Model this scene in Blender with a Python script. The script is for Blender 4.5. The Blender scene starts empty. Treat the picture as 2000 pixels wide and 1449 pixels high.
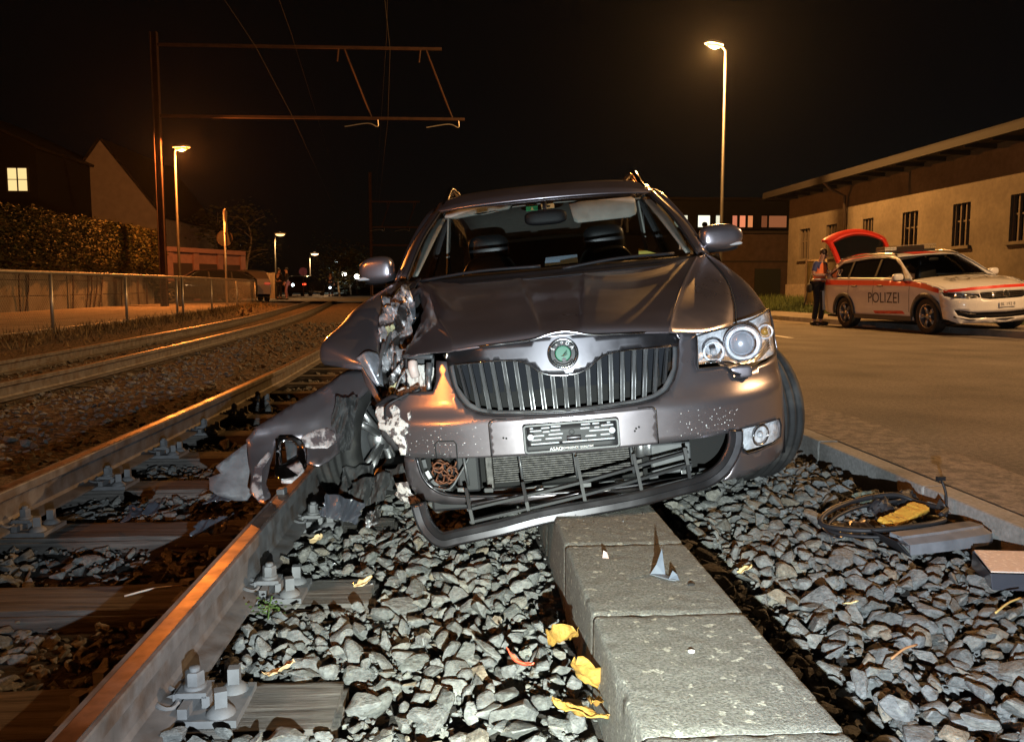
import bpy, bmesh, math, random
from mathutils import Vector, Matrix, noise
from mathutils.geometry import delaunay_2d_cdt
R = math.radians
rnd = random.Random(7)
SC = bpy.context.scene
COL = SC.collection

# ------------------------------------------------------------------ camera
cam_data = bpy.data.cameras.new('camera')
cam = bpy.data.objects.new('camera', cam_data)
COL.objects.link(cam)
SC.camera = cam
cam_data.sensor_width = 36.0
cam_data.lens = 28.8
cam_data.clip_start = 0.05
cam_data.clip_end = 600
CAM_Z, PITCH, YAW = 0.8, 0.0975, 0.0562
cam.location = (0, 0, CAM_Z)
cam.rotation_euler = (math.pi/2 - PITCH, 0, -YAW)

# ------------------------------------------------------------------ world: night sky
world = bpy.data.worlds.new('World'); SC.world = world
world.use_nodes = True
wn = world.node_tree.nodes; wl = world.node_tree.links
bg = wn['Background']
sky = wn.new('ShaderNodeTexSky'); sky.sky_type = 'NISHITA'; sky.sun_disc = False
sky.sun_elevation = R(-6.5); sky.sun_rotation = R(40); sky.altitude = 300
glow = wn.new('ShaderNodeMixRGB'); glow.blend_type = 'ADD'; glow.inputs[0].default_value = 1
glow.inputs[2].default_value = (0.024, 0.017, 0.013, 1)      # town light on the night sky
wl.new(sky.outputs[0], glow.inputs[1]); wl.new(glow.outputs[0], bg.inputs[0])
bg.inputs[1].default_value = 0.06

# ------------------------------------------------------------------ the light carried by the photographer (hand torch, below the lens)
def spot(name, loc, target, power, color, angle, blend, radius, parent=None):
    d = bpy.data.lights.new(name, 'SPOT'); o = bpy.data.objects.new(name, d); COL.objects.link(o)
    d.energy = power; d.color = color; d.spot_size = R(angle); d.spot_blend = blend; d.shadow_soft_size = radius
    o.location = loc
    o.rotation_euler = (Vector(target) - Vector(loc)).to_track_quat('-Z', 'Y').to_euler()
    if parent: o.parent = parent
    return o
TORCH = (0.11, 0.0, 0.43)
spot('torch_light', TORCH, (0.56, 2.7, 0.26), 620, (0.80, 0.92, 1.0), 96, 1.0, 0.006)
spot('torch_hotspot', (0.11, 0.0, 0.435), (0.16, 1.75, -0.08), 330, (0.97, 1.0, 0.58), 48, 1.0, 0.008)

# ------------------------------------------------------------------ exposure, engine
SC.view_settings.view_transform = 'Standard'
SC.view_settings.look = 'None'
SC.view_settings.exposure = 0.2
SC.view_settings.gamma = 1.0
SC.view_settings.use_curve_mapping = False
SC.render.engine = 'CYCLES'
cy = SC.cycles
cy.use_denoising = True
try: cy.denoiser = 'OPENIMAGEDENOISE'
except Exception: pass
cy.max_bounces = 6; cy.diffuse_bounces = 2; cy.glossy_bounces = 3; cy.transmission_bounces = 4
cy.transparent_max_bounces = 16; cy.volume_bounces = 0
cy.sample_clamp_indirect = 3.0; cy.sample_clamp_direct = 0
cy.caustics_reflective = False; cy.caustics_refractive = False
cy.use_light_tree = True

# ------------------------------------------------------------------ helpers
def bend(y):                       # the line curves gently to the left
    return -0.0025*max(0.0, min(y, 27)-4)**2-0.115*max(0.0, y-27)
def gz(y):                         # the ground climbs a little with distance
    return 0.0065*max(0.0, y-8)
MATS = {}
def mat(name, color, rough=0.6, metal=0.0, coat=0.0, coat_rough=0.05, var=0.0, vscale=8.0, bump=0.0, bscale=40.0, bdist=0.01,
        color2=None, c2scale=6.0, c2lo=0.45, c2hi=0.6, spec=0.5, emit=None, estr=0.0, detail=5.0, rvar=0.0, alpha=None):
    if name in MATS: return MATS[name]
    m = bpy.data.materials.new(name); m.use_nodes = True
    nt = m.node_tree; n = nt.nodes; l = nt.links
    p = n['Principled BSDF']
    p.inputs['Roughness'].default_value = rough; p.inputs['Metallic'].default_value = metal
    p.inputs['Coat Weight'].default_value = coat; p.inputs['Coat Roughness'].default_value = coat_rough
    p.inputs['Specular IOR Level'].default_value = spec
    p.inputs['Base Color'].default_value = (*color, 1)
    tc = n.new('ShaderNodeTexCoord')
    src = None
    if color2 is not None:
        t = n.new('ShaderNodeTexNoise'); t.inputs['Scale'].default_value = c2scale; t.inputs['Detail'].default_value = detail
        t.inputs['Roughness'].default_value = 0.6
        l.new(tc.outputs['Object'], t.inputs['Vector'])
        r = n.new('ShaderNodeMapRange'); r.inputs[1].default_value = c2lo; r.inputs[2].default_value = c2hi
        l.new(t.outputs['Fac'], r.inputs[0])
        mx = n.new('ShaderNodeMixRGB'); mx.inputs[1].default_value = (*color, 1); mx.inputs[2].default_value = (*color2, 1)
        l.new(r.outputs[0], mx.inputs[0]); src = mx.outputs[0]
    if var > 0:
        t = n.new('ShaderNodeTexNoise'); t.inputs['Scale'].default_value = vscale; t.inputs['Detail'].default_value = 6
        l.new(tc.outputs['Object'], t.inputs['Vector'])
        r = n.new('ShaderNodeMapRange'); r.inputs[1].default_value = 0.3; r.inputs[2].default_value = 0.7
        r.inputs[3].default_value = 1-var; r.inputs[4].default_value = 1+var
        l.new(t.outputs['Fac'], r.inputs[0])
        hsv = n.new('ShaderNodeHueSaturation'); hsv.inputs['Color'].default_value = (*color, 1)
        if src: l.new(src, hsv.inputs['Color'])
        l.new(r.outputs[0], hsv.inputs['Value']); src = hsv.outputs[0]
    if src: l.new(src, p.inputs['Base Color'])
    if rvar > 0:
        t = n.new('ShaderNodeTexNoise'); t.inputs['Scale'].default_value = 9; t.inputs['Detail'].default_value = 6
        l.new(tc.outputs['Object'], t.inputs['Vector'])
        r = n.new('ShaderNodeMapRange'); r.inputs[1].default_value = 0.35; r.inputs[2].default_value = 0.7
        r.inputs[3].default_value = max(0.02, rough-rvar); r.inputs[4].default_value = min(1, rough+rvar)
        l.new(t.outputs['Fac'], r.inputs[0]); l.new(r.outputs[0], p.inputs['Roughness'])
    if bump > 0:
        t = n.new('ShaderNodeTexNoise'); t.inputs['Scale'].default_value = bscale; t.inputs['Detail'].default_value = 8
        t.inputs['Roughness'].default_value = 0.62
        l.new(tc.outputs['Object'], t.inputs['Vector'])
        b = n.new('ShaderNodeBump'); b.inputs['Strength'].default_value = bump; b.inputs['Distance'].default_value = bdist
        l.new(t.outputs['Fac'], b.inputs['Height']); l.new(b.outputs[0], p.inputs['Normal'])
    if emit is not None:
        p.inputs['Emission Color'].default_value = (*emit, 1); p.inputs['Emission Strength'].default_value = estr
    MATS[name] = m
    return m
def glass_mat(name, tint=(0.8, 0.85, 0.85), gloss=1.0, rough=0.0, opacity=0.0):
    if name in MATS: return MATS[name]
    m = bpy.data.materials.new(name); m.use_nodes = True
    nt = m.node_tree; n = nt.nodes; l = nt.links
    for x in list(n):
        if x.type == 'BSDF_PRINCIPLED': n.remove(x)
    out = n['Material Output']
    tr = n.new('ShaderNodeBsdfTransparent'); tr.inputs[0].default_value = (*tint, 1)
    gl = n.new('ShaderNodeBsdfGlossy'); gl.inputs['Roughness'].default_value = rough
    lw = n.new('ShaderNodeLayerWeight'); lw.inputs[0].default_value = 0.5
    pw = n.new('ShaderNodeMath'); pw.operation = 'POWER'; pw.inputs[1].default_value = 5.0; l.new(lw.outputs['Facing'], pw.inputs[0])
    fr = n.new('ShaderNodeMath'); fr.operation = 'MULTIPLY_ADD'; fr.inputs[1].default_value = 0.9; fr.inputs[2].default_value = 0.045; l.new(pw.outputs[0], fr.inputs[0])
    mx = n.new('ShaderNodeMixShader')
    l.new(fr.outputs[0], mx.inputs[0]); l.new(tr.outputs[0], mx.inputs[1]); l.new(gl.outputs[0], mx.inputs[2])
    l.new(mx.outputs[0], out.inputs[0])
    MATS[name] = m
    return m
def emat(name, color, strength):
    return mat(name, (0.02, 0.02, 0.02), 0.5, emit=color, estr=strength)

def tag(o, label=None, cat=None, group=None, kind=None):
    if label: o['label'] = label
    if cat: o['category'] = cat
    if group: o['group'] = group
    if kind: o['kind'] = kind
    return o
def link(o, parent=None):
    COL.objects.link(o)
    if parent is not None: o.parent = parent
    return o
def empty(name, loc=(0, 0, 0), rz=0.0, matrix=None, parent=None):
    o = bpy.data.objects.new(name, None); link(o, parent)
    o.empty_display_size = 0.1
    if matrix is not None: o.matrix_world = matrix
    else:
        o.location = loc; o.rotation_euler = (0, 0, rz)
    return o
def mesh_obj(name, me, m, parent=None, loc=None):
    o = bpy.data.objects.new(name, me); link(o, parent)
    if m is not None and not me.materials: me.materials.append(m)
    if loc is not None: o.location = loc
    return o
def mk(name, verts, faces, m, parent=None, smooth=False, loc=None, solid=0.0, off=-1.0, bevel=0.0):
    me = bpy.data.meshes.new(name); me.from_pydata([tuple(v) for v in verts], [], faces); me.update()
    if smooth: me.shade_smooth()
    o = mesh_obj(name, me, m, parent, loc)
    if solid:
        s = o.modifiers.new('solid', 'SOLIDIFY'); s.thickness = solid; s.offset = off
    if bevel:
        b = o.modifiers.new('bev', 'BEVEL'); b.width = bevel; b.segments = 2; b.limit_method = 'ANGLE'
    return o

class MB:                          # mesh builder: several shapes that belong to ONE part
    def __init__(s): s.v = []; s.f = []
    def add(s, v, f):
        k = len(s.v); s.v += [Vector(x) for x in v]; s.f += [[i+k for i in q] for q in f]; return s
    def box(s, x0, x1, y0, y1, z0, z1):
        return s.add([(x0,y0,z0),(x1,y0,z0),(x1,y1,z0),(x0,y1,z0),(x0,y0,z1),(x1,y0,z1),(x1,y1,z1),(x0,y1,z1)],
              [(3,2,1,0),(4,5,6,7),(0,1,5,4),(1,2,6,5),(2,3,7,6),(3,0,4,7)])
    def obox(s, c, half, rot=None):  # oriented box
        M = rot or Matrix.Identity(3); c = Vector(c)
        pts = [c + M @ Vector((sx*half[0], sy*half[1], sz*half[2])) for sz in (-1, 1) for sx, sy in ((-1,-1),(1,-1),(1,1),(-1,1))]
        return s.add(pts, [(3,2,1,0),(4,5,6,7),(0,1,5,4),(1,2,6,5),(2,3,7,6),(3,0,4,7)])
    def tube(s, pts, r, n=8, cap=True):
        pts = [Vector(p) for p in pts]; k = len(s.v); rr = r if isinstance(r, (list, tuple)) else [r]*len(pts)
        t0 = (pts[1]-pts[0]).normalized(); up = Vector((0, 0, 1)) if abs(t0.z) < 0.9 else Vector((1, 0, 0))
        a = t0.cross(up).normalized()
        for i, p in enumerate(pts):
            t = (pts[min(i+1, len(pts)-1)] - pts[max(i-1, 0)]).normalized()
            a = (a - t*a.dot(t)).normalized(); b = t.cross(a)
            for j in range(n):
                g = 2*math.pi*j/n; s.v.append(p + (a*math.cos(g) + b*math.sin(g))*rr[i])
        for i in range(len(pts)-1):
            for j in range(n):
                s.f.append([k+i*n+j, k+i*n+(j+1) % n, k+(i+1)*n+(j+1) % n, k+(i+1)*n+j])
        if cap:
            s.f.append([k+j for j in range(n)][::-1]); s.f.append([k+(len(pts)-1)*n+j for j in range(n)])
        return s
    def cyl(s, a, b, r, n=12, r2=None): return s.tube([a, b], [r, r if r2 is None else r2], n)
    def lathe(s, prof, c=(0, 0, 0), axis='z', n=24, close=False):
        k = len(s.v); c = Vector(c)
        for r, h in prof:
            for j in range(n):
                g = 2*math.pi*j/n; a, b = r*math.cos(g), r*math.sin(g)
                s.v.append(c + (Vector((a, b, h)) if axis == 'z' else Vector((h, a, b)) if axis == 'x' else Vector((a, h, b))))
        m = len(prof)
        for i in range(m-1 if not close else m):
            i2 = (i+1) % m
            for j in range(n):
                s.f.append([k+i*n+j, k+i*n+(j+1) % n, k+i2*n+(j+1) % n, k+i2*n+j])
        if not close:
            s.f.append([k+j for j in range(n)][::-1]); s.f.append([k+(m-1)*n+j for j in range(n)])
        return s
    def sweep(s, path, prof, up=(0, 0, 1), cap=True):   # prof: list of (side, up) offsets
        path = [Vector(p) for p in path]; up = Vector(up); k = len(s.v); n = len(prof)
        for i, p in enumerate(path):
            t = (path[min(i+1, len(path)-1)] - path[max(i-1, 0)]).normalized()
            sd = t.cross(up).normalized(); u2 = sd.cross(t)
            for a, b in prof: s.v.append(p + sd*a + u2*b)
        for i in range(len(path)-1):
            for j in range(n): s.f.append([k+i*n+j, k+(i+1)*n+j, k+(i+1)*n+(j+1) % n, k+i*n+(j+1) % n])
        if cap: s.f.append([k+j for j in range(n)]); s.f.append([k+(len(path)-1)*n+j for j in range(n)][::-1])
        return s
    def ball(s, c, r, n=10, m=7):
        r = r if isinstance(r, (tuple, list)) else (r, r, r); k = len(s.v); c = Vector(c)
        for i in range(1, m):
            th = math.pi*i/m
            for j in range(n):
                g = 2*math.pi*j/n; s.v.append(c + Vector((r[0]*math.sin(th)*math.cos(g), r[1]*math.sin(th)*math.sin(g), r[2]*math.cos(th))))
        s.v.append(c + Vector((0, 0, r[2]))); s.v.append(c - Vector((0, 0, r[2])))
        T, B = k+(m-1)*n, k+(m-1)*n+1
        for j in range(n):
            s.f.append([T, k+j, k+(j+1) % n]); s.f.append([B, k+(m-2)*n+(j+1) % n, k+(m-2)*n+j])
            for i in range(m-2): s.f.append([k+i*n+j, k+(i+1)*n+j, k+(i+1)*n+(j+1) % n, k+i*n+(j+1) % n])
        return s
    def sball(s, c, r, e=0.5, n=20, m=14, warp=None):     # superellipsoid: boxy rounded body
        k = len(s.v); c = Vector(c); pw = lambda a: math.copysign(abs(a)**e, a)
        for i in range(m+1):
            th = -math.pi/2+math.pi*i/m
            for j in range(n):
                g = 2*math.pi*j/n
                p = Vector((r[0]*pw(math.cos(th))*pw(math.cos(g)), r[1]*pw(math.cos(th))*pw(math.sin(g)), r[2]*pw(math.sin(th))))
                s.v.append(c + (warp(p) if warp else p))
        for i in range(m):
            for j in range(n): s.f.append([k+i*n+j, k+i*n+(j+1) % n, k+(i+1)*n+(j+1) % n, k+(i+1)*n+j])
        return s
    def build(s, name, m, parent=None, smooth=False, loc=None, bevel=0.0, solid=0.0, off=-1.0, auto=0.0):
        o = mk(name, s.v, s.f, m, parent, smooth or auto > 0, loc, solid, off, bevel)
        if auto > 0:
            try: o.data.set_sharp_from_angle(angle=R(auto))
            except Exception: pass
        return o
def crom(pts, n):                  # Catmull-Rom through the points
    pts = [Vector(p) for p in pts]; out = []
    for i in range(len(pts)-1):
        p1, p2 = pts[i], pts[i+1]
        p0 = pts[i-1] if i > 0 else p1*2-p2
        p3 = pts[i+2] if i+2 < len(pts) else p2*2-p1
        for j in range(n):
            t = j/n
            out.append(0.5*((2*p1) + (p2-p0)*t + (2*p0-5*p1+4*p2-p3)*t*t + (3*p1-p0-3*p2+p3)*t**3))
    out.append(pts[-1]); return out
def patch_vf(rows, nu=6, nv=6):
    a = [crom(r, nu) for r in rows]
    cols = [crom([r[j] for r in a], nv) for j in range(len(a[0]))]
    nj, ni = len(cols), len(cols[0])
    v = [cols[j][i] for i in range(ni) for j in range(nj)]
    f = [[i*nj+j, i*nj+j+1, (i+1)*nj+j+1, (i+1)*nj+j] for i in range(ni-1) for j in range(nj-1)]
    return v, f
def patch(name, rows, m, parent=None, nu=6, nv=6, solid=0.0, off=-1.0, deform=None, flip=False, smooth=True):
    v, f = patch_vf(rows, nu, nv)
    if deform: v = [deform(p) for p in v]
    if flip: f = [q[::-1] for q in f]
    return mk(name, v, f, m, parent, smooth, None, solid, off)
def resample(poly, step, closed=True):
    out = []
    n = len(poly)
    for i in range(n if closed else n-1):
        a = Vector(poly[i]); b = Vector(poly[(i+1) % n]); k = max(1, int((b-a).length/step+0.5))
        for j in range(k): out.append(a.lerp(b, j/k))
    return out
def inside(p, poly):
    c = False; n = len(poly); x, y = p[0], p[1]; j = n-1
    for i in range(n):
        xi, yi = poly[i][0], poly[i][1]; xj, yj = poly[j][0], poly[j][1]
        if (yi > y) != (yj > y) and x < (xj-xi)*(y-yi)/(yj-yi)+xi: c = not c
        j = i
    return c
def skin_vf(outline, holes, step):
    loops = [resample(outline, step)] + [resample(h, step) for h in holes]
    vs = []; es = []
    for lp in loops:
        k = len(vs); vs += [Vector((p[0], p[1])) for p in lp]; es += [(k+i, k+(i+1) % len(lp)) for i in range(len(lp))]
    nb = len(vs); bpts = list(vs)
    xs = [p[0] for p in loops[0]]; ys = [p[1] for p in loops[0]]
    y = min(ys)+step*0.5; row = 0
    while y < max(ys):
        x = min(xs)+step*(0.5+0.5*(row % 2))
        while x < max(xs):
            p = Vector((x, y))
            if inside(p, loops[0]) and not any(inside(p, h) for h in loops[1:]) and min((p-b).length_squared for b in bpts) > (0.5*step)**2:
                vs.append(p)
            x += step
        y += step*0.87; row += 1
    r = delaunay_2d_cdt(vs, es, [], 0, 1e-6)
    V, T = r[0], r[2]; F = []
    for t in T:
        c = (V[t[0]]+V[t[1]]+V[t[2]])/3
        if inside(c, loops[0]) and not any(inside(c, h) for h in loops[1:]): F.append(list(t))
    return V, F
def skin(name, outline, fn, m, parent=None, holes=(), step=0.03, solid=0.0, off=-1.0, flip=False, smooth=True):
    V, F = skin_vf([tuple(p) for p in outline], [[tuple(q) for q in h] for h in holes], step)
    if flip: F = [t[::-1] for t in F]
    return mk(name, [fn(p[0], p[1]) for p in V], F, m, parent, smooth, None, solid, off)
FONT_CACHE = {}
def text_mesh(txt, size=1.0, extrude=0.0):
    key = (txt, size, extrude)
    if key in FONT_CACHE: return FONT_CACHE[key]
    cu = bpy.data.curves.new('t', 'FONT'); cu.body = txt; cu.size = size; cu.extrude = extrude; cu.align_x = 'CENTER'; cu.align_y = 'CENTER'
    cu.resolution_u = 3
    o = bpy.data.objects.new('t', cu); COL.objects.link(o)
    dg = bpy.context.evaluated_depsgraph_get(); dg.update()
    me = bpy.data.meshes.new_from_object(o.evaluated_get(dg)); bpy.data.objects.remove(o); bpy.data.curves.remove(cu)
    FONT_CACHE[key] = me
    return me
def text_on(name, txt, size, fn, m, parent, extrude=0.0, sub=0.0, sx=1.0):
    """flat print mapped on a surface: fn(u, v, h) -> local point"""
    src = text_mesh(txt, size)
    bm = bmesh.new(); bm.from_mesh(src)
    if sub: bmesh.ops.triangulate(bm, faces=bm.faces[:]); bmesh.ops.subdivide_edges(bm, edges=[e for e in bm.edges if e.calc_length() > sub], cuts=2)
    for v in bm.verts: v.co = Vector(fn(v.co.x*sx, v.co.y, v.co.z))
    me = bpy.data.meshes.new(name); bm.to_mesh(me); bm.free()
    return mesh_obj(name, me, m, parent)
def copy_tree(o, parent=None):
    c = o.copy(); COL.objects.link(c); c.parent = parent
    for ch in list(o.children): copy_tree(ch, c)
    return c
def lerp(a, b, t): return a+(b-a)*t
def interp(x, xs, ys):
    if x <= xs[0]: return ys[0]
    for i in range(1, len(xs)):
        if x <= xs[i]: return ys[i-1]+(ys[i]-ys[i-1])*(x-xs[i-1])/(xs[i]-xs[i-1])
    return ys[-1]
def sstep(a, b, x):
    t = min(1, max(0, (x-a)/(b-a))); return t*t*(3-2*t)
# ================================================================== SETTING: ground, road, pavements, tracks
def strip(name, xl, xr, ys, zf, m, nx=1, kind='structure'):
    """a sheet between two lines x=xl(y) and x=xr(y)"""
    v = []; f = []
    for y in ys:
        a, b = xl(y), xr(y)
        for i in range(nx+1):
            x = lerp(a, b, i/nx); v.append((x, y, zf(x, y)))
    for j in range(len(ys)-1):
        for i in range(nx):
            k = j*(nx+1)+i; f.append([k, k+1, k+nx+2, k+nx+1])
    o = mk(name, v, f, m)
    if kind: o['kind'] = kind
    return o
def frange(a, b, s):
    out = []; x = a
    while x < b-1e-6: out.append(x); x += s
    out.append(b); return out

m_soil = mat('soil', (0.055, 0.036, 0.024), 0.95, color2=(0.025, 0.018, 0.012), c2scale=3, bump=0.8, bscale=30, bdist=0.03)
m_asph = mat('asphalt', (0.17, 0.15, 0.13), 0.82, color2=(0.085, 0.075, 0.065), c2scale=38, c2lo=0.38, c2hi=0.66, var=0.35, vscale=1.1, bump=0.9, bscale=110, bdist=0.012, detail=9)
m_asph2 = mat('asphalt_old', (0.20, 0.17, 0.145), 0.85, color2=(0.13, 0.11, 0.09), c2scale=1.6, var=0.3, vscale=120, bump=0.5, bscale=160, bdist=0.006)
m_conc = mat('concrete', (0.27, 0.265, 0.25), 0.9, color2=(0.17, 0.165, 0.15), c2scale=2.2, var=0.22, vscale=60, bump=0.5, bscale=90, bdist=0.006)
m_kerb = mat('kerb_concrete', (0.13, 0.13, 0.118), 0.88, color2=(0.31, 0.31, 0.27), c2scale=38, c2lo=0.62, c2hi=0.67, var=0.5, vscale=190, bump=0.6, bscale=190, bdist=0.005, detail=2.5)
m_grass = mat('grass_soil', (0.03, 0.05, 0.015), 0.95, var=0.4, vscale=6)
m_white = mat('road_paint', (0.75, 0.74, 0.7), 0.6, var=0.15, vscale=12)

ground = strip('ground', lambda y: -180, lambda y: 180, [-60, 0, 8, 40, 120, 260, 420], lambda x, y: gz(y)-0.34, m_soil)
def gzr(y): return 0.0065*max(0.0, y-22)
def xk(y): return 9.305-0.0952*(y-13.17)          # far kerb of the road
def xw(y): return 12.6-0.046*(y-31.7)             # long warehouse wall
def xn(y): return 1.98-0.0006*max(0, y-4)**2      # near kerb of the road
YS = [-30, -15, -5, 0, 2, 4, 6, 8, 10, 13, 16, 20, 25, 30, 36, 44]
road = strip('road', lambda y: xn(y), lambda y: xk(y)+0.02, YS, lambda x, y: gzr(y), m_asph, 6)
strip('gutter_strip', lambda y: xk(y)-0.55, lambda y: xk(y)-0.01, YS, lambda x, y: gzr(y)+0.004, m_asph2, 1)
strip('dusty_road_edge', lambda y: xn(y)+.002, lambda y: xn(y)+.42+.05*math.sin(y*1.7)+.04*math.sin(y*4.1), frange(0, 16, .4), lambda x, y: 0.004, mat('sandy_asphalt', (0.24, 0.205, 0.17), .9, color2=(0.12, 0.105, 0.09), c2scale=14, c2lo=.42, c2hi=.6, var=.3, vscale=90, bump=.8, bscale=90, bdist=.012), 3)
pav = strip('pavement', lambda y: xk(y)+0.13, lambda y: xk(y)+2.1, YS, lambda x, y: gzr(y)+0.118, m_asph2, 2)
strip('grass_bank', lambda y: xk(y)+2.1, lambda y: xw(y)+0.4, YS, lambda x, y: gzr(y)+0.10+0.36*sstep(xk(y)+2.1, xw(y), x), m_grass, 5)
# left street and pavement behind the railing
lstreet = strip('side_street', lambda y: -13.6+bend(y)*0.3, lambda y: -7.1+bend(y), [-10, 0, 6, 10, 14, 18, 22, 26, 30, 34, 38, 42], lambda x, y: gz(y)+0.05, mat('side_street_paving', (0.34, 0.29, 0.25), 0.85, color2=(0.24, 0.20, 0.17), c2scale=1.6, var=0.25, vscale=60, bump=0.5, bscale=90, bdist=0.008), 5)
cross = strip('crossing_road', lambda y: -60, lambda y: 8, [42, 46, 52, 60], lambda x, y: gz(y)+0.055, m_asph2, 8)
far_street = strip('far_street', lambda y: -22-0.10*(y-60), lambda y: -10-0.10*(y-60), [60, 75, 90, 120], lambda x, y: gz(y)+0.05, m_asph2, 2)
# painted dash on the road, and the edge line
def marking(x0, x1, y0, y1):
    o = mk('road_marking', [(x0, y0, gzr(y0)+0.005), (x1, y0, gzr(y0)+0.005), (x1, y1, gzr(y1)+0.005), (x0, y1, gzr(y1)+0.005)], [[0, 1, 2, 3]], m_white)
    o['kind'] = 'structure'
marking(5.45, 5.57, 13.6, 16.4); marking(5.1, 5.22, 19.5, 22.5)

# kerb stones
def kerb_row(name, xf, y0, y1, step, w, z0, z1, m=m_conc, gz=gzr):
    root = empty(name, (xf(y0), y0, 0)); root['kind'] = 'structure'
    y = y0
    while y < y1-1e-6:
        xa, xb = xf(y+0.004), xf(min(y1, y+step)-0.004); ya, yb = y+0.004, min(y1, y+step)-0.004
        g = gz(y); jz = rnd.uniform(-0.004, 0.004)
        b = MB().add([(xa,ya,z0+g),(xa+w,ya,z0+g),(xb+w,yb,z0+g),(xb,yb,z0+g),(xa,ya,z1+g+jz),(xa+w,ya,z1+g+jz),(xb+w,yb,z1+g+jz),(xb,yb,z1+g+jz)],
            [(3,2,1,0),(4,5,6,7),(0,1,5,4),(1,2,6,5),(2,3,7,6),(3,0,4,7)])
        o = b.build('kerb_stone', m, None, bevel=0.008); o.parent = root; o.matrix_parent_inverse = Matrix.Translation(-root.location)
        y += step
    return root
kerb_row('road_kerb', lambda y: xk(y), 6, 44, 1.0, 0.13, -0.1, 0.125)
kerb_row('near_road_kerb', lambda y: xn(y)-0.11, 0.2, 15, 1.0, 0.11, -0.3, 0.003)
# low concrete edging under the railing on the left
kerb_row('edging_kerb', lambda y: -7.1+bend(y), 4, 40, 2.0, 0.16, -0.12, 0.07, gz=gz)

# the thick kerb the car hangs on: blocks 0.35 wide, about half a metre long
kerb = empty('platform_kerb', (0.45, 1.0, 0)); kerb['kind'] = 'structure'
joints = [0.77, 1.288, 1.802, 2.325]+[2.325+0.515*k for k in range(1, 15)]
def kerb_block(ya, yb):
    x0, x1, z0, z1, r = 0.286, 0.641, -0.32, 0.06, 0.011
    prof = [(x0, lerp(z0, z1-r, t/11)) for t in range(12)]+[(x0+r*(1-math.cos(a)), z1-r*(1-math.sin(a))) for a in (.4, .8, 1.2)]
    prof += [(lerp(x0+r, x1-r, t/26), z1) for t in range(27)]+[(x1-r*(1-math.cos(a)), z1-r*(1-math.sin(a))) for a in (1.2, .8, .4)]+[(x1, lerp(z1-r, z0, t/4)) for t in range(5)]
    n = max(4, int((yb-ya)/0.013)); V = []; Fq = []; m_ = len(prof)
    for i in range(n+1):
        y = lerp(ya+0.0022, yb-0.0022, i/n); e = 0.003 if i in (0, n) else 0.0
        jag = 0.002*noise.noise(Vector((0, ya*50, 0)))
        for x, z in prof:
            p = Vector((x, y, z)); q = Vector((x, y+ya*7, z))
            d = noise.noise(q*24)*0.0016+noise.noise(q*75)*0.0011
            edge = min(abs(x-x0), abs(x-x1))+abs(z-z1)
            chip = max(0, noise.noise(Vector((q.x*20, q.y*14, q.z*20))+Vector((5, 0, 0)))-0.3)*0.018 if edge < 0.02 else 0
            if i in (0, n): chip += max(0, noise.noise(q*40))*0.006
            sx = 1 if x < .45 else -1
            V.append(p+Vector((sx*(d*.5+chip+e) if abs(z-z1) > r or edge < .02 else 0, 0, (d-chip*.7-e) if z > z1-r*1.01 else 0)))
    for i in range(n):
        for j in range(m_-1): Fq.append([i*m_+j, i*m_+j+1, (i+1)*m_+j+1, (i+1)*m_+j][::-1])
    Fq.append([j for j in range(m_)]); Fq.append([n*m_+j for j in range(m_)][::-1])
    o = mk('kerb_block', V, Fq, m_kerb, None, True); o.parent = kerb; o.matrix_parent_inverse = Matrix.Translation(-kerb.location)
    try: o.data.set_sharp_from_angle(angle=R(50))
    except Exception: pass
for i in range(len(joints)-1): kerb_block(joints[i], joints[i+1])

# ------------------------------------------------------------------ rails
m_rail = mat('rail_steel', (0.125, 0.122, 0.124), 0.66, 0.2, var=0.3, vscale=14, color2=(0.075, 0.05, 0.036), c2scale=9, c2lo=0.45, c2hi=0.7, bump=0.15, bscale=120, bdist=0.003)
m_railtop = mat('rail_running_band', (0.34, 0.25, 0.20), 0.42, 1.0, var=0.25, vscale=30, rvar=0.12, bump=0.12, bscale=60, bdist=0.002)
m_sleeper = bpy.data.materials.new('sleeper_wood')
def wood(m, c1, c2, stretch=(2.0, 34, 34), bump=0.9):
    m.use_nodes = True; nt = m.node_tree; n = nt.nodes; l = nt.links; p = n['Principled BSDF']
    tc = n.new('ShaderNodeTexCoord'); mp = n.new('ShaderNodeMapping'); mp.inputs['Scale'].default_value = stretch
    l.new(tc.outputs['Object'], mp.inputs['Vector'])
    t = n.new('ShaderNodeTexNoise'); t.inputs['Scale'].default_value = 1.0; t.inputs['Detail'].default_value = 9; t.inputs['Roughness'].default_value = 0.7
    l.new(mp.outputs[0], t.inputs['Vector'])
    r = n.new('ShaderNodeValToRGB'); r.color_ramp.elements[0].position = 0.34; r.color_ramp.elements[1].position = 0.62
    r.color_ramp.elements[0].color = (*c2, 1); r.color_ramp.elements[1].color = (*c1, 1)
    l.new(t.outputs['Fac'], r.inputs[0]); l.new(r.outputs[0], p.inputs['Base Color'])
    b = n.new('ShaderNodeBump'); b.inputs['Strength'].default_value = bump; b.inputs['Distance'].default_value = 0.012
    l.new(t.outputs['Fac'], b.inputs['Height']); l.new(b.outputs[0], p.inputs['Normal']); p.inputs['Roughness'].default_value = 0.85
wood(m_sleeper, (0.125, 0.115, 0.105), (0.014, 0.012, 0.011))
RZ = 0.06                                   # top of rail
def rail_profile():
    half = [(0.0335, -0.004), (0.0335, -0.034), (0.009, -0.046), (0.0075, -0.07), (0.0075, -0.115), (0.014, -0.128), (0.058, -0.139), (0.0625, -0.141), (0.0625, -0.149)]
    top = [(0.031, 0.0)]
    R_ = top+half
    return R_+[(-a, b) for a, b in R_[::-1]]
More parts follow.
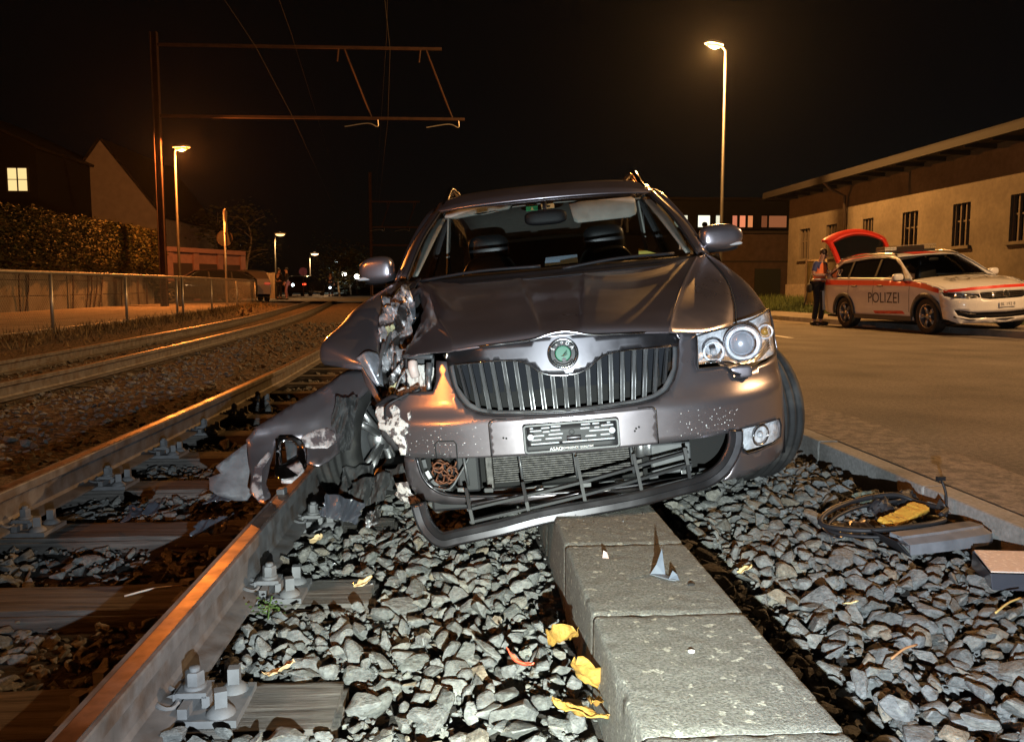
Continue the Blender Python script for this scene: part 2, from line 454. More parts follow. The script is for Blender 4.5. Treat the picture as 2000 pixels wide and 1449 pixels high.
def rail(xc, y0, y1, label):
    ys = frange(y0, min(6, y1), 1.5)+([y for y in frange(6, y1, 2)][1:] if y1 > 6 else [])
    path = [(xc+bend(y), y, RZ+gz(y)) for y in ys]
    o = MB().sweep(path, rail_profile(), cap=True).build('rail', m_rail)
    tag(o, label, 'rail')
    t = MB().sweep([(p[0], p[1], p[2]+0.0012) for p in path], [(0.021, 0), (-0.017, 0), (-0.017, -0.001), (0.021, -0.001)]).build('running_band', m_railtop, o)
    return o
RAILS = [-0.667, -1.744, -3.76, -4.84]
rail(RAILS[0], 0.3, 60, 'grey steel rail in the foreground that the torn bumper panel rests on')
rail(RAILS[1], 0.3, 60, 'rail of the near track with a bright golden streak on its head')
rail(RAILS[2], 1.0, 60, 'nearer rail of the farther track left of the gravel strip')
rail(RAILS[3], 1.0, 60, 'farthest rail, next to the weedy verge below the railing')

# ------------------------------------------------------------------ sleepers and rail fastenings
SLY = [1.06, 1.74, 2.42, 3.13, 3.85]+[3.85+0.71*i for i in range(1, 18)]
ST = RZ-0.149-0.016                          # top of sleeper
def sleeper_mesh():
    bm = bmesh.new(); bmesh.ops.create_cube(bm, size=1)
    for v in bm.verts: v.co = Vector((v.co.x*1.86, v.co.y*0.235, v.co.z*0.14-0.07))
    bmesh.ops.bevel(bm, geom=bm.edges[:], offset=0.012, segments=2, affect='EDGES')
    bmesh.ops.triangulate(bm, faces=bm.faces[:])
    for _ in range(5):
        bmesh.ops.subdivide_edges(bm, edges=[e for e in bm.edges if e.calc_length() > 0.05], cuts=1)
        bmesh.ops.triangulate(bm, faces=[f for f in bm.faces if len(f.verts) > 3])
    for v in bm.verts:
        p = v.co; q = Vector((p.x*1.4, p.y*42, p.z*42))
        v.co = p+Vector((0, 0, 0.0035*noise.noise(q)+0.004*noise.noise(Vector((p.x*3, p.y*7, 2)))))
    me = bpy.data.meshes.new('sleeper'); bm.to_mesh(me); bm.free(); me.shade_smooth(); return me
sl_me = sleeper_mesh(); sl_me.materials.append(m_sleeper)
m_cast = mat('cast_iron', (0.14, 0.14, 0.145), 0.72, 0.25, var=0.2, vscale=25, bump=0.25, bscale=80, bdist=0.003)
ORD = ['nearest the camera', 'second from the camera', 'third from the camera', 'fourth from the camera', 'fifth from the camera']
def plate_set(side):
    """one fastening: plate, clamp, ring washers, bolt with nut, two square-headed screws; side=+1: right of the rail"""
    P = {}
    P['base_plate'] = MB().box(-0.02, 0.185, -0.085, 0.085, -0.016, 0.0)
    P['base_plate'].box(0.062, 0.082, -0.075, 0.075, 0.0, 0.022)
    c = MB(); c.box(0.044, 0.108, -0.03, 0.03, 0.022, 0.034); c.box(0.036, 0.054, -0.026, 0.026, 0.010, 0.03); c.box(0.098, 0.115, -0.03, 0.03, 0.0, 0.026)
    P['clamp'] = c
    rg = MB()
    for z, dy in ((0.017, -0.036), (0.017, 0.040)):
        pts = [(0.03+0.021*math.cos(a), dy+0.026*math.sin(a), z+0.004*math.sin(2*a)) for a in [2*math.pi*k/14 for k in range(15)]]
        rg.tube(pts, 0.0062, 6, cap=False)
    P['spring_ring'] = rg
    nt = MB(); nt.lathe([(0.0, 0.034), (0.024, 0.034), (0.024, 0.040), (0.0215, 0.042)], (0.076, 0, 0), n=16)
    nt.lathe([(0.0195, 0.041), (0.0205, 0.044), (0.0205, 0.068), (0.0185, 0.0715)], (0.076, 0, 0), n=6)
    nt.lathe([(0.0115, 0.0715), (0.0115, 0.079), (0.009, 0.081)], (0.076, 0, 0), n=12)
    P['bolt'] = nt
    sc = []
    for sy in (-0.052, 0.052):
        s = MB(); s.lathe([(0.031, 0.0), (0.029, 0.006), (0.021, 0.013), (0.016, 0.017)], (0.145, sy, 0), n=16)
        a = 0.35 if sy < 0 else 0.1
        s.obox((0.145, sy, 0.034), (0.0125, 0.0125, 0.018), Matrix.Rotation(a, 3, 'Z'))
        sc.append(s)
    P['screw'] = sc
    return P
def set_meshes(side):
    out = []
    for k, b in plate_set(side).items():
        for x in (b if isinstance(b, list) else [b]):
            bm = bmesh.new(); vs = [bm.verts.new((v.x*side, v.y, v.z)) for v in x.v]
            for f in x.f:
                try: bm.faces.new([vs[i] for i in (f if side > 0 else f[::-1])])
                except ValueError: pass
            bmesh.ops.bevel(bm, geom=[e for e in bm.edges if e.is_manifold and e.calc_face_angle(0) > 0.9], offset=0.0022, segments=2, affect='EDGES')
            me = bpy.data.meshes.new(k); bm.to_mesh(me); bm.free(); me.shade_smooth()
            try: me.set_sharp_from_angle(angle=R(40))
            except Exception: pass
            me.materials.append(m_cast); out.append((k, me))
    return out
SETR, SETL = set_meshes(1), set_meshes(-1)
for i, y in enumerate(SLY):
    xc = -1.2055+bend(y)
    o = mesh_obj('sleeper', sl_me, None, None, (xc, y, ST+gz(y))); o.rotation_euler = (0, 0, rnd.uniform(-0.012, 0.012)+0.005*max(0, y-4))
    if i < 1: lab = None
    tag(o, 'weathered wooden sleeper under the near track, %s' % ('nearest to the camera' if i == 1 else ('second one from the camera' if i == 2 else 'third one from the camera')) if 1 <= i <= 3
        else 'weathered wooden sleeper of the near track lying further back in the dark', 'sleeper', 'wooden sleepers of the near track')
    for side, S in ((1, SETR), (-1, SETL)):
        for rx in (0, 1):
            if side == -1 and y > 6 or (y > 9): continue
            if side == 1 and rx == 1 and y > 7: continue
            e = empty('rail_fastening', (RAILS[rx]+bend(y), y, ST+0.016+gz(y)))
            if rx == 0 and side == 1:
                n = i-1
                lab = 'grey bolted rail fastening right of the foreground rail, '+(ORD[n] if 0 <= n < 3 else 'further back beneath the car')
                if n < 0: lab = 'grey bolted rail fastening right of the foreground rail, below the picture edge'
            else:
                lab = 'dark bolted rail fastening between the near rails' if (rx, side) in ((0, -1), (1, 1)) else 'dark bolted rail fastening on the outer side of the left near rail'
            tag(e, lab, 'rail fastening', 'bolted rail fastenings on the sleepers')
            for k, me in S: mesh_obj(k, me, None, e)
# far track sleepers: dark, half buried
for i in range(22):
    y = 3.0+0.72*i
    o = mesh_obj('sleeper', sl_me, None, None, (-4.3+bend(y), y, ST+gz(y)))
    tag(o, 'dark half-buried sleeper of the farther track', 'sleeper', 'half-buried sleepers of the farther track')

# ------------------------------------------------------------------ ballast
m_bed = mat('ballast_fines', (0.028, 0.022, 0.017), 0.95, color2=(0.02, 0.016, 0.012), c2scale=14, bump=1.0, bscale=45, bdist=0.03)
m_gravel = mat('gravel_soil', (0.15, 0.11, 0.08), 0.95, color2=(0.035, 0.024, 0.016), c2scale=22, c2lo=.42, c2hi=.56, var=0.5, vscale=45, bump=1.0, bscale=24, bdist=0.08)
def bzA(x, y): return -0.095+0.012*noise.noise(Vector((x*3, y*3, 0)))
def bzB(x, y):
    mound = 0.105*math.exp(-(((x-1.32)/0.5)**2+((y-3.75)/0.75)**2))
    return -0.095-0.035*sstep(1.4, 1.85, x)+0.012*noise.noise(Vector((x*3, y*3, 4)))+mound
def bzC(x, y): return -0.118+0.018*noise.noise(Vector((x*3, y*3, 9)))
def bzD(x, y):
    xx = x-bend(y); e = min(abs(xx+1.9), abs(xx+3.6))
    return -0.10+0.07*sstep(0.0, 0.6, e)+0.02*noise.noise(Vector((x*2, y*2, 12)))
def bzE(x, y): return -0.06+0.02*noise.noise(Vector((x*2, y*2, 15)))
def bzF(x, y): return -0.05+0.09*sstep(-5.2, -7.0, x-bend(y))+0.02*noise.noise(Vector((x*2, y*2, 18)))
YB = frange(0.2, 8, 0.25)+frange(8.5, 44, 1.5)[1:]
def bed(name, xl, xr, fz, m, nx, ymax, dz):
    return strip(name, lambda y: xl+bend(y), lambda y: xr+bend(y), [y for y in YB if y <= ymax], lambda x, y: fz(x, y)+gz(y)-dz, m, nx)
bedA = bed('ballast_bed', -0.72, 0.29, bzA, m_bed, 8, 44, 0.05)
bedB = strip('ballast_strip', lambda y: 0.60, lambda y: max(0.61, xn(y)-0.10), [y for y in YB if y <= 16], lambda x, y: bzB(x, y)-0.05, m_bed, 12)
bedC = bed('track_bed', -1.74, -0.66, bzC, m_bed, 8, 44, 0.04)
bedD = bed('gravel_strip', -3.78, -1.72, bzD, m_gravel, 12, 44, 0.012)
bedE = bed('far_track_bed', -4.86, -3.74, bzE, m_gravel, 8, 44, 0.03)
bedF = bed('verge', -7.12, -4.82, bzF, m_gravel, 12, 44, 0.01)

m_stone = bpy.data.materials.new('ballast_stone'); m_stone.use_nodes = True
def stone_mat(m, base, brown=0.0):
    nt = m.node_tree; n = nt.nodes; l = nt.links; p = n['Principled BSDF']; p.inputs['Roughness'].default_value = 0.82
    p.inputs['Specular IOR Level'].default_value = 0.35
    tc = n.new('ShaderNodeTexCoord'); geo = n.new('ShaderNodeNewGeometry'); oi = n.new('ShaderNodeObjectInfo')
    ad = n.new('ShaderNodeMath'); ad.operation = 'ADD'; l.new(geo.outputs['Random Per Island'], ad.inputs[0]); l.new(oi.outputs['Random'], ad.inputs[1])
    fr = n.new('ShaderNodeMath'); fr.operation = 'FRACT'; l.new(ad.outputs[0], fr.inputs[0])
    rp = n.new('ShaderNodeValToRGB'); e = rp.color_ramp.elements
    e[0].color = (base*0.62, base*0.64, base*0.60, 1); e[1].color = (base*1.22, base*1.26, base*1.14, 1)
    for pos, c in ((0.35, (base*0.86, base*0.87, base*0.86)), (0.7, (base*1.03, base*1.05, base*1.03)), (0.93, (base*1.12, base*1.08, base*0.95)), (0.97, (base*1.25, base*1.0, base*0.72))):
        x = rp.color_ramp.elements.new(pos); x.color = (*c, 1)
    l.new(fr.outputs[0], rp.inputs[0])
    t = n.new('ShaderNodeTexNoise'); t.inputs['Scale'].default_value = 75; t.inputs['Detail'].default_value = 8; t.inputs['Roughness'].default_value = 0.7
    l.new(geo.outputs['Position'], t.inputs['Vector'])
    mr = n.new('ShaderNodeMapRange'); mr.inputs[1].default_value = 0.3; mr.inputs[2].default_value = 0.72; mr.inputs[3].default_value = 0.45; mr.inputs[4].default_value = 1.5
    l.new(t.outputs['Fac'], mr.inputs[0])
    h = n.new('ShaderNodeHueSaturation'); l.new(rp.outputs[0], h.inputs['Color']); l.new(mr.outputs[0], h.inputs['Value'])
    t3 = n.new('ShaderNodeTexNoise'); t3.inputs['Scale'].default_value = 28; t3.inputs['Detail'].default_value = 3
    l.new(geo.outputs['Position'], t3.inputs['Vector'])
    m3 = n.new('ShaderNodeMapRange'); m3.inputs[1].default_value = 0.66; m3.inputs[2].default_value = 0.72
    l.new(t3.outputs['Fac'], m3.inputs[0])
    mx = n.new('ShaderNodeMixRGB'); mx.inputs[2].default_value = (base*1.6, base*1.62, base*1.35, 1)
    ml = n.new('ShaderNodeMath'); ml.operation = 'MULTIPLY'; ml.inputs[1].default_value = 0.4; l.new(m3.outputs[0], ml.inputs[0])
    l.new(ml.outputs[0], mx.inputs[0]); l.new(h.outputs[0], mx.inputs[1]); l.new(mx.outputs[0], p.inputs['Base Color'])
    mp2 = n.new('ShaderNodeMapping'); mp2.inputs['Scale'].default_value = (1, 1, 3); l.new(geo.outputs['Position'], mp2.inputs['Vector'])
    t2 = n.new('ShaderNodeTexNoise'); t2.inputs['Scale'].default_value = 55; t2.inputs['Detail'].default_value = 8; t2.inputs['Roughness'].default_value = 0.65
    l.new(mp2.outputs[0], t2.inputs['Vector'])
    b = n.new('ShaderNodeBump'); b.inputs['Strength'].default_value = 0.9; b.inputs['Distance'].default_value = 0.010
    l.new(t2.outputs['Fac'], b.inputs['Height']); l.new(b.outputs[0], p.inputs['Normal'])
stone_mat(m_stone, 0.158)
srnd = random.Random(21)
def stone_mesh():
    for _ in range(20):
        bm = bmesh.new(); e = (srnd.uniform(0.85, 1.35), srnd.uniform(0.65, 1.0), srnd.uniform(0.38, 0.62))
        k = srnd.randint(9, 14)
        for _ in range(k):
            d = Vector((srnd.gauss(0, 1), srnd.gauss(0, 1), srnd.gauss(0, 1))).normalized()*srnd.uniform(0.82, 1.08)
            bm.verts.new((d.x*e[0], d.y*e[1], d.z*e[2]))
        r = bmesh.ops.convex_hull(bm, input=bm.verts[:])
        bmesh.ops.delete(bm, geom=[v for v in bm.verts if not v.link_faces], context='VERTS')
        bmesh.ops.dissolve_limit(bm, angle_limit=R(16), verts=bm.verts[:], edges=bm.edges[:])
        try: bmesh.ops.bevel(bm, geom=bm.edges[:], offset=0.085, segments=1, affect='EDGES', clamp_overlap=True)
        except Exception: pass
        bmesh.ops.triangulate(bm, faces=bm.faces[:])
        if len(bm.faces) >= 30:
            bmesh.ops.subdivide_edges(bm, edges=[e_ for e_ in bm.edges if e_.calc_length() > .35], cuts=1)
            bmesh.ops.triangulate(bm, faces=[f_ for f_ in bm.faces if len(f_.verts) > 3])
            so = Vector((srnd.uniform(0, 50), srnd.uniform(0, 50), 0))
            for v_ in bm.verts: v_.co += v_.co.normalized()*(.10*noise.noise(v_.co*2.3+so)+.05*noise.noise(v_.co*5+so))
            bmesh.ops.recalc_face_normals(bm, faces=bm.faces[:])
            me = bpy.data.meshes.new('stone'); bm.to_mesh(me); bm.free(); me.shade_smooth()
            try: me.set_sharp_from_angle(angle=R(30))
            except Exception: pass
            me.materials.append(m_stone); return me
        bm.free()
STONES = [stone_mesh() for _ in range(44)]
STV = [([v.co.copy() for v in m.vertices], [list(p.vertices) for p in m.polygons]) for m in STONES]
CF = Vector((math.sin(YAW)*math.cos(PITCH), math.cos(YAW)*math.cos(PITCH), -math.sin(PITCH)))
CR = Vector((math.cos(YAW), -math.sin(YAW), 0)); CU = CR.cross(CF)
def in_frame(p, mg=0.03):
    q = Vector(p)-Vector((0, 0, CAM_Z)); d = q.dot(CF)
    if d < 0.2: return False, d
    x, y = q.dot(CR)/d*0.8, q.dot(CU)/d*0.8          # frame half-width is 0.5, half-height 0.362
    return abs(x) < 0.5+mg and abs(y) < 0.362+mg, d
CAR_HIDE = lambda x, y: False
def blocked(x, y, r, bed):
    xx = x-bend(y)
    for rx in RAILS:
        if abs(xx-rx) < 0.045+r*0.8: return True
    if bed in 'AB' and 0.275-r*0.8 < x < 0.645+r*0.8: return True
    for sy in SLY:
        if abs(y-sy) < 0.117+r*0.45 and -2.15-r*0.5 < xx < -0.268+r*0.6: return True
    return False
def fill(bedname, parent, xl, xr, fz, y0, y1, sp0, r0, r1, layers, individuals=300, far_grow=0.0, zoff=0.0):
    items = []
    for L in range(layers):
        y = y0
        while y < y1:
            sp = sp0*(1+far_grow*max(0, y-3))
            a, b = (xl(y), xr(y)); x = a+srnd.uniform(0, sp)
            while x < b:
                px, py = x+srnd.uniform(-0.4, 0.4)*sp, y+srnd.uniform(-0.4, 0.4)*sp
                s = srnd.uniform(r0, r1)*(1.4 if srnd.random() < 0.12 else 1)*(0.68 if srnd.random() < 0.33 else 1)*(1+far_grow*max(0, y-3)*0.4)
                if a < px < b and not blocked(px, py, s, bedname):
                    z = fz(px, py)+(gz(py) if bedname != "B" else 0)-0.034+zoff+0.03*L+srnd.uniform(-0.012, 0.016)
                    p = (px, py, z); vis, d = in_frame(p, 0.06)
                    if vis or d < 6:
                        rot = Matrix.Rotation(srnd.uniform(0, 6.283), 4, 'Z')@Matrix.Rotation(srnd.gauss(0, 0.42), 4, 'X')@Matrix.Rotation(srnd.gauss(0, 0.42), 4, 'Y')
                        items.append((s/max(d, 0.3) if vis else 0, L, srnd.randrange(len(STONES)), Matrix.Translation(p)@rot@Matrix.Scale(s, 4)))
                x += sp
            y += sp*0.9
    items.sort(key=lambda t: -(t[0]*(1 if t[1] == layers-1 else 0.3)))
    for k, (w, L, i, M) in enumerate(items[:individuals]):
        o = bpy.data.objects.new('stone', STONES[i]); COL.objects.link(o); o.parent = parent; o.matrix_world = M
    vs = []; fs = []
    for (w, L, i, M) in items[individuals:]:
        k = len(vs); V, F = STV[i]
        vs += [M@v for v in V]; fs += [[q+k for q in f] for f in F]
    if vs:
        o = mk('loose_stones', vs, fs, m_stone, parent, True); o['kind'] = 'stuff'
        try: o.data.set_sharp_from_angle(angle=R(24))
        except Exception: pass
    return len(items)
nA = fill('A', bedA, lambda y: -0.62+bend(y), lambda y: 0.262, bzA, 1.2, 6.5, 0.060, 0.025, 0.045, 2)
nB = fill('B', bedB, lambda y: 0.63, lambda y: xn(y)-0.17, bzB, 1.2, 7.5, 0.062, 0.026, 0.047, 2)
fill_small = True
nC = fill('C', bedC, lambda y: -1.70+bend(y), lambda y: -0.71+bend(y), bzC, 1.4, 9.5, 0.07, 0.028, 0.046, 1, 300, 0.05)
nD = fill('D', bedD, lambda y: -3.65+bend(y), lambda y: -1.80+bend(y), bzD, 2.3, 20, 0.078, 0.016, 0.036, 1, 300, 0.07, 0.026)
nE = fill('E', bedE, lambda y: -4.8+bend(y), lambda y: -3.8+bend(y), bzE, 4.0, 14, 0.10, 0.02, 0.036, 1, 150, 0.08, 0.012)
def chips(name, parent, xl, xr, fz, y0, y1, n, bedname):
    vs = []; fs = []
    for _ in range(n):
        y = y0+(y1-y0)*srnd.random()**1.4; x = srnd.uniform(xl(y), xr(y)); s = srnd.uniform(.006, .015)
        if blocked(x, y, s, bedname): continue
        M = Matrix.Translation((x, y, fz(x, y)-.018+srnd.uniform(-.012, .012)))@Matrix.Rotation(srnd.uniform(0, 6.28), 4, 'Z')@Matrix.Rotation(srnd.gauss(0, .5), 4, 'X')@Matrix.Scale(s, 4)
        V, F = STV[srnd.randrange(len(STV))]; k = len(vs); vs += [M@v for v in V]; fs += [[q+k for q in f] for f in F]
    o = mk(name, vs, fs, m_stone, parent, True); o['kind'] = 'stuff'
chips('stone_chips', bedA, lambda y: -.6, lambda y: .27, bzA, 1.3, 3.4, 2600, 'A')
chips('stone_chips', bedB, lambda y: .65, lambda y: 1.8, bzB, 1.3, 4.2, 3200, 'B')
chips('stone_chips', bedC, lambda y: -1.7, lambda y: -.72, bzC, 1.5, 5, 1600, 'C')
print('stones', nA, nB, nC, nD, nE)
# ================================================================== THE WRECKED CAR (local frame: x to the right, y to the rear, z up)
CARM = Matrix(((0.99194, 0.09237, -0.08678, 0.3858), (-0.09202, 0.99572, 0.00805, 2.714), (0.08716, 0.0, 0.99619, -0.1164), (0, 0, 0, 1)))
car = empty('wrecked_car', matrix=CARM)
tag(car, 'wrecked brown-grey estate car with torn left front corner hanging over the kerb', 'car')
def paint_mat():
    m = mat('car_paint', (0.395, 0.36, 0.39), 0.48, 0.9, coat=0.6, coat_rough=0.06)
    nt = m.node_tree; n = nt.nodes; l = nt.links; p = n['Principled BSDF']
    tc = n.new('ShaderNodeTexCoord')
    t = n.new('ShaderNodeTexNoise'); t.inputs['Scale'].default_value = 2.4; t.inputs['Detail'].default_value = 9; t.inputs['Roughness'].default_value = 0.68
    l.new(tc.outputs['Object'], t.inputs['Vector'])
    r = n.new('ShaderNodeMapRange'); r.inputs[1].default_value = 0.35; r.inputs[2].default_value = 0.75; r.inputs[3].default_value = 0.27; r.inputs[4].default_value = 0.38
    l.new(t.outputs['Fac'], r.inputs[0]); l.new(r.outputs[0], p.inputs['Roughness'])
    r2 = n.new('ShaderNodeMapRange'); r2.inputs[1].default_value = 0.35; r2.inputs[2].default_value = 0.75; r2.inputs[3].default_value = 0.05; r2.inputs[4].default_value = 0.22
    l.new(t.outputs['Fac'], r2.inputs[0]); l.new(r2.outputs[0], p.inputs['Coat Roughness'])
    # road dust: fine pale specks
    v = n.new('ShaderNodeTexVoronoi'); v.inputs['Scale'].default_value = 160; l.new(tc.outputs['Object'], v.inputs['Vector'])
    s = n.new('ShaderNodeMapRange'); s.inputs[1].default_value = 0.05; s.inputs[2].default_value = 0.11; s.inputs[3].default_value = 1; s.inputs[4].default_value = 0
    l.new(v.outputs['Distance'], s.inputs[0])
    t2 = n.new('ShaderNodeTexNoise'); t2.inputs['Scale'].default_value = 6; l.new(tc.outputs['Object'], t2.inputs['Vector'])
    r3 = n.new('ShaderNodeMapRange'); r3.inputs[1].default_value = 0.5; r3.inputs[2].default_value = 0.7; l.new(t2.outputs['Fac'], r3.inputs[0])
    wn_ = n.new('ShaderNodeTexWhiteNoise'); wn_.noise_dimensions = '3D'; l.new(v.outputs['Position'], wn_.inputs['Vector'])
    g = n.new('ShaderNodeMath'); g.operation = 'GREATER_THAN'; g.inputs[1].default_value = 0.86; l.new(wn_.outputs['Value'], g.inputs[0])
    a = n.new('ShaderNodeMath'); a.operation = 'MULTIPLY'; l.new(s.outputs[0], a.inputs[0]); l.new(r3.outputs[0], a.inputs[1])
    b = n.new('ShaderNodeMath'); b.operation = 'MULTIPLY'; l.new(a.outputs[0], b.inputs[0]); l.new(g.outputs[0], b.inputs[1])
    mx = n.new('ShaderNodeMixRGB'); mx.inputs[1].default_value = (0.395, 0.36, 0.39, 1); mx.inputs[2].default_value = (0.5, 0.47, 0.43, 1)
    l.new(b.outputs[0], mx.inputs[0]); l.new(mx.outputs[0], p.inputs['Base Color'])
    return m
m_paint = paint_mat()
m_black = mat('black_plastic', (0.013, 0.013, 0.015), 0.55, spec=.35, var=0.2, vscale=8, bump=0.1, bscale=220, bdist=0.002)
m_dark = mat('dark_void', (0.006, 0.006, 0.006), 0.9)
m_grey = mat('grey_plastic', (0.06, 0.062, 0.066), 0.45, var=0.25, vscale=9, rvar=0.12)
m_chrome = mat('chrome', (0.75, 0.75, 0.76), 0.14, 1.0, rvar=0.06)
m_satin = mat('satin_trim', (0.085, 0.082, 0.09), 0.38, 0.9, rvar=0.1)
m_alu = mat('aluminium', (0.42, 0.42, 0.43), 0.42, 0.9, var=0.3, vscale=30, bump=0.3, bscale=40, bdist=0.006)
m_rubber = mat('tyre_rubber', (0.016, 0.016, 0.016), 0.75, var=0.3, vscale=20, color2=(0.05, 0.047, 0.043), c2scale=9, c2lo=0.5, c2hi=0.75, bump=0.4, bscale=70, bdist=0.004)
m_white_torn = mat('torn_plastic', (0.62, 0.6, 0.58), 0.6, color2=(0.10, 0.085, 0.085), c2scale=30, c2lo=0.52, c2hi=0.57, bump=0.7, bscale=60, bdist=0.008)
m_glass = glass_mat('windscreen_glass', (0.86, 0.89, 0.87))
m_lens = glass_mat('lens_glass', (0.93, 0.94, 0.95), rough=0.02)
m_ink = mat('white_print', (0.75, 0.75, 0.75), 0.5)

PX = [0, .1, .2, .3, .4, .5, .6, .7, .78, .84, .88, .905, .915]
PY = [0, .003, .013, .029, .051, .085, .135, .215, .312, .44, .60, .80, 1.0]
def plan(x):
    ax = abs(x)
    if ax >= PX[-1]: return PY[-1]
    for i in range(1, len(PX)):
        if ax <= PX[i]:
            t = (ax-PX[i-1])/(PX[i]-PX[i-1])
            m0 = (PY[i]-PY[i-2])/(PX[i]-PX[i-2]) if i > 1 else 0.0
            m1 = (PY[i+1]-PY[i-1])/(PX[i+1]-PX[i-1]) if i+1 < len(PX) else (PY[i]-PY[i-1])/(PX[i]-PX[i-1])
            h = PX[i]-PX[i-1]
            return ((2*t**3-3*t*t+1)*PY[i-1]+(t**3-2*t*t+t)*h*m0+(-2*t**3+3*t*t)*PY[i]+(t**3-t*t)*h*m1)
SX = []; _s = 0
for k in range(461):
    x = k*0.915/460
    if k: _s += math.hypot(0.915/460, plan(x)-plan(x-0.915/460))
    SX.append(_s)
def s_of(x):
    ax = min(abs(x), 0.915)/0.915*460; i = min(459, int(ax)); s = lerp(SX[i], SX[i+1], ax-i)
    return math.copysign(s, x)
def x_of(s):
    a = abs(s); lo, hi = 0, 460
    while hi-lo > 1:
        mid = (lo+hi)//2
        if SX[mid] <= a: lo = mid
        else: hi = mid
    t = (a-SX[lo])/max(1e-9, SX[hi]-SX[lo]); return math.copysign((lo+min(1, t))*0.915/460, s)
def face_y(x, z):
    ax = abs(x); side = sstep(0.27, 0.42, ax)
    c = 0.02*sstep(0.50, 0.53, z)+0.12*max(0, z-0.53)
    sd = 0.042*sstep(0.485, 0.555, z)+0.36*max(0, z-0.545)
    low = 0.55*max(0, 0.345-z)**1.25
    return plan(x)+lerp(c, sd, side)+low
def face(x, z, d=0.0): return Vector((x, face_y(x, z)-d, z))
def fskin(name, outline, m, parent, holes=(), step=0.022, d=0.0, solid=0.004, zf=None, smooth=True):
    cv = lambda pl: [(s_of(p[0]), p[1]) for p in pl]
    return skin(name, cv(outline), lambda s, z: face(x_of(s), z, d), m, parent, [cv(h) for h in holes], step, solid, -1.0, smooth=smooth)
def mirror_pts(pts): return [(-p[0], *p[1:]) for p in pts]

# ---- bumper skin
HL_BOT = [(.466, .607), (.53, .604), (.574, .602), (.598, .578), (.625, .567), (.662, .570), (.69, .58), (.76, .588), (.83, .60)]
GR_OUT_R = [(0, .508), (.125, .511), (.25, .516), (.31, .526), (.352, .546), (.380, .580), (.398, .62), (.408, .67), (.412, .705)]
GR_OUT_L = [(-x, z) for x, z in GR_OUT_R]
FOG = [(.603, .383), (.70, .381), (.79, .374), (.803, .345), (.80, .30), (.76, .29), (.68, .285), (.63, .284), (.612, .30), (.604, .34)]
bump_out = [(.412, .738), (.478, .732)]+HL_BOT+[(.862, .605), (.884, .60), (.888, .52), (.884, .42), (.872, .32), (.855, .245), (.826, .225), (.706, .208), (.60, .20), (.53, .197),
    (.56, .22), (.578, .26), (.588, .32), (.590, .377), (.52, .376), (.40, .375), (.2, .373), (0, .372), (-.2, .373), (-.40, .375), (-.554, .378), (-.592, .382), (-.598, .405), (-.622, .42), (-.618, .445), (-.645, .455), (-.64, .48), (-.668, .50), (-.672, .53), (-.695, .556),
    (-.655, .582), (-.61, .582), (-.585, .596), (-.53, .603), (-.468, .606), (-.455, .64), (-.45, .71), (-.412, .705)]
bump_out += GR_OUT_L[::-1][1:]+GR_OUT_R[1:-1]
bumper = fskin('bumper', bump_out, m_paint, car, [FOG], 0.02)
# lower lip with its clips
lip_o = [(-.60, .372), (-.602, .30), (-.59, .25), (-.55, .205), (-.48, .188), (-.3, .184), (0, .184), (.3, .184), (.48, .190), (.535, .20)]
lip_i = [(.50, .235), (.40, .228), (.2, .222), (0, .219), (-.3, .220), (-.44, .228), (-.50, .252), (-.535, .30), (-.55, .372)]
lip = fskin('lower_lip', lip_o+lip_i, m_paint, car, (), 0.025, -0.035)
tr = MB()
for a, b in zip(lip_i[1:-1], lip_i[2:]):
    pass
edge = [face(x, z, -0.03) for x, z in lip_i]
MB().tube(crom(edge, 4), 0.006, 6).build('lip_edge', m_satin, lip, True)
cl = crom([face(x, z+0.018 if abs(x) < 0.45 else z, -0.055)+Vector((0.018 if x < -0.49 else 0, 0, 0)) for x, z in lip_i], 5)
for i in range(2, len(cl)-2, 3):
    t = (cl[i+1]-cl[i-1]).normalized(); b = MB()
    rot = Matrix((t, Vector((0, 1, 0)), t.cross(Vector((0, 1, 0))))).transposed()
    b.obox(cl[i], (0.016, 0.006, 0.0075), rot).obox(cl[i]+Vector((0, 0.012, 0)), (0.007, 0.01, 0.005), rot)
    b.build('clip', m_alu if i % 2 else m_grey, lip, bevel=0.0015)
wt = fskin('torn_edge', [(-.655, .265), (-.60, .275), (-.595, .23), (-.56, .205), (-.565, .185), (-.61, .18), (-.645, .192), (-.668, .215), (-.65, .235)], m_white_torn, lip, (), 0.012, -0.03, 0.003)
# tow-hook cover outline and number-plate panel
def tube_on_face(pts, r, m, name, parent, d=0.002):
    return MB().tube([face(x, z, d) for x, z in pts], r, 6).build(name, m, parent, True)
tube_on_face([(-.468, .376), (-.470, .425), (-.460, .436), (-.40, .436), (-.392, .425), (-.393, .376)], 0.0022, m_dark, 'tow_cover_seam', bumper)
rec = [(-.272, .376), (-.272, .49), (-.266, .499), (-.256, .503), (.282, .503), (.292, .499), (.298, .49), (.298, .376)]
plate_panel = fskin('plate_panel', rec, m_paint, bumper, (), 0.014, 0.0035, 0.004)
tube_on_face(rec, 0.0024, m_chrome, 'plate_panel_edge', bumper, 0.0045)
for hx, hz in ((-.225, .44), (-.215, .438), (.225, .436), (.235, .44), (.22, .428)):
    MB().lathe([(0.0, 0), (0.0035, 0), (0.0035, 0.002)], face(hx, hz, 0.009), 'y', 8).build('screw_hole', m_dark, plate_panel)
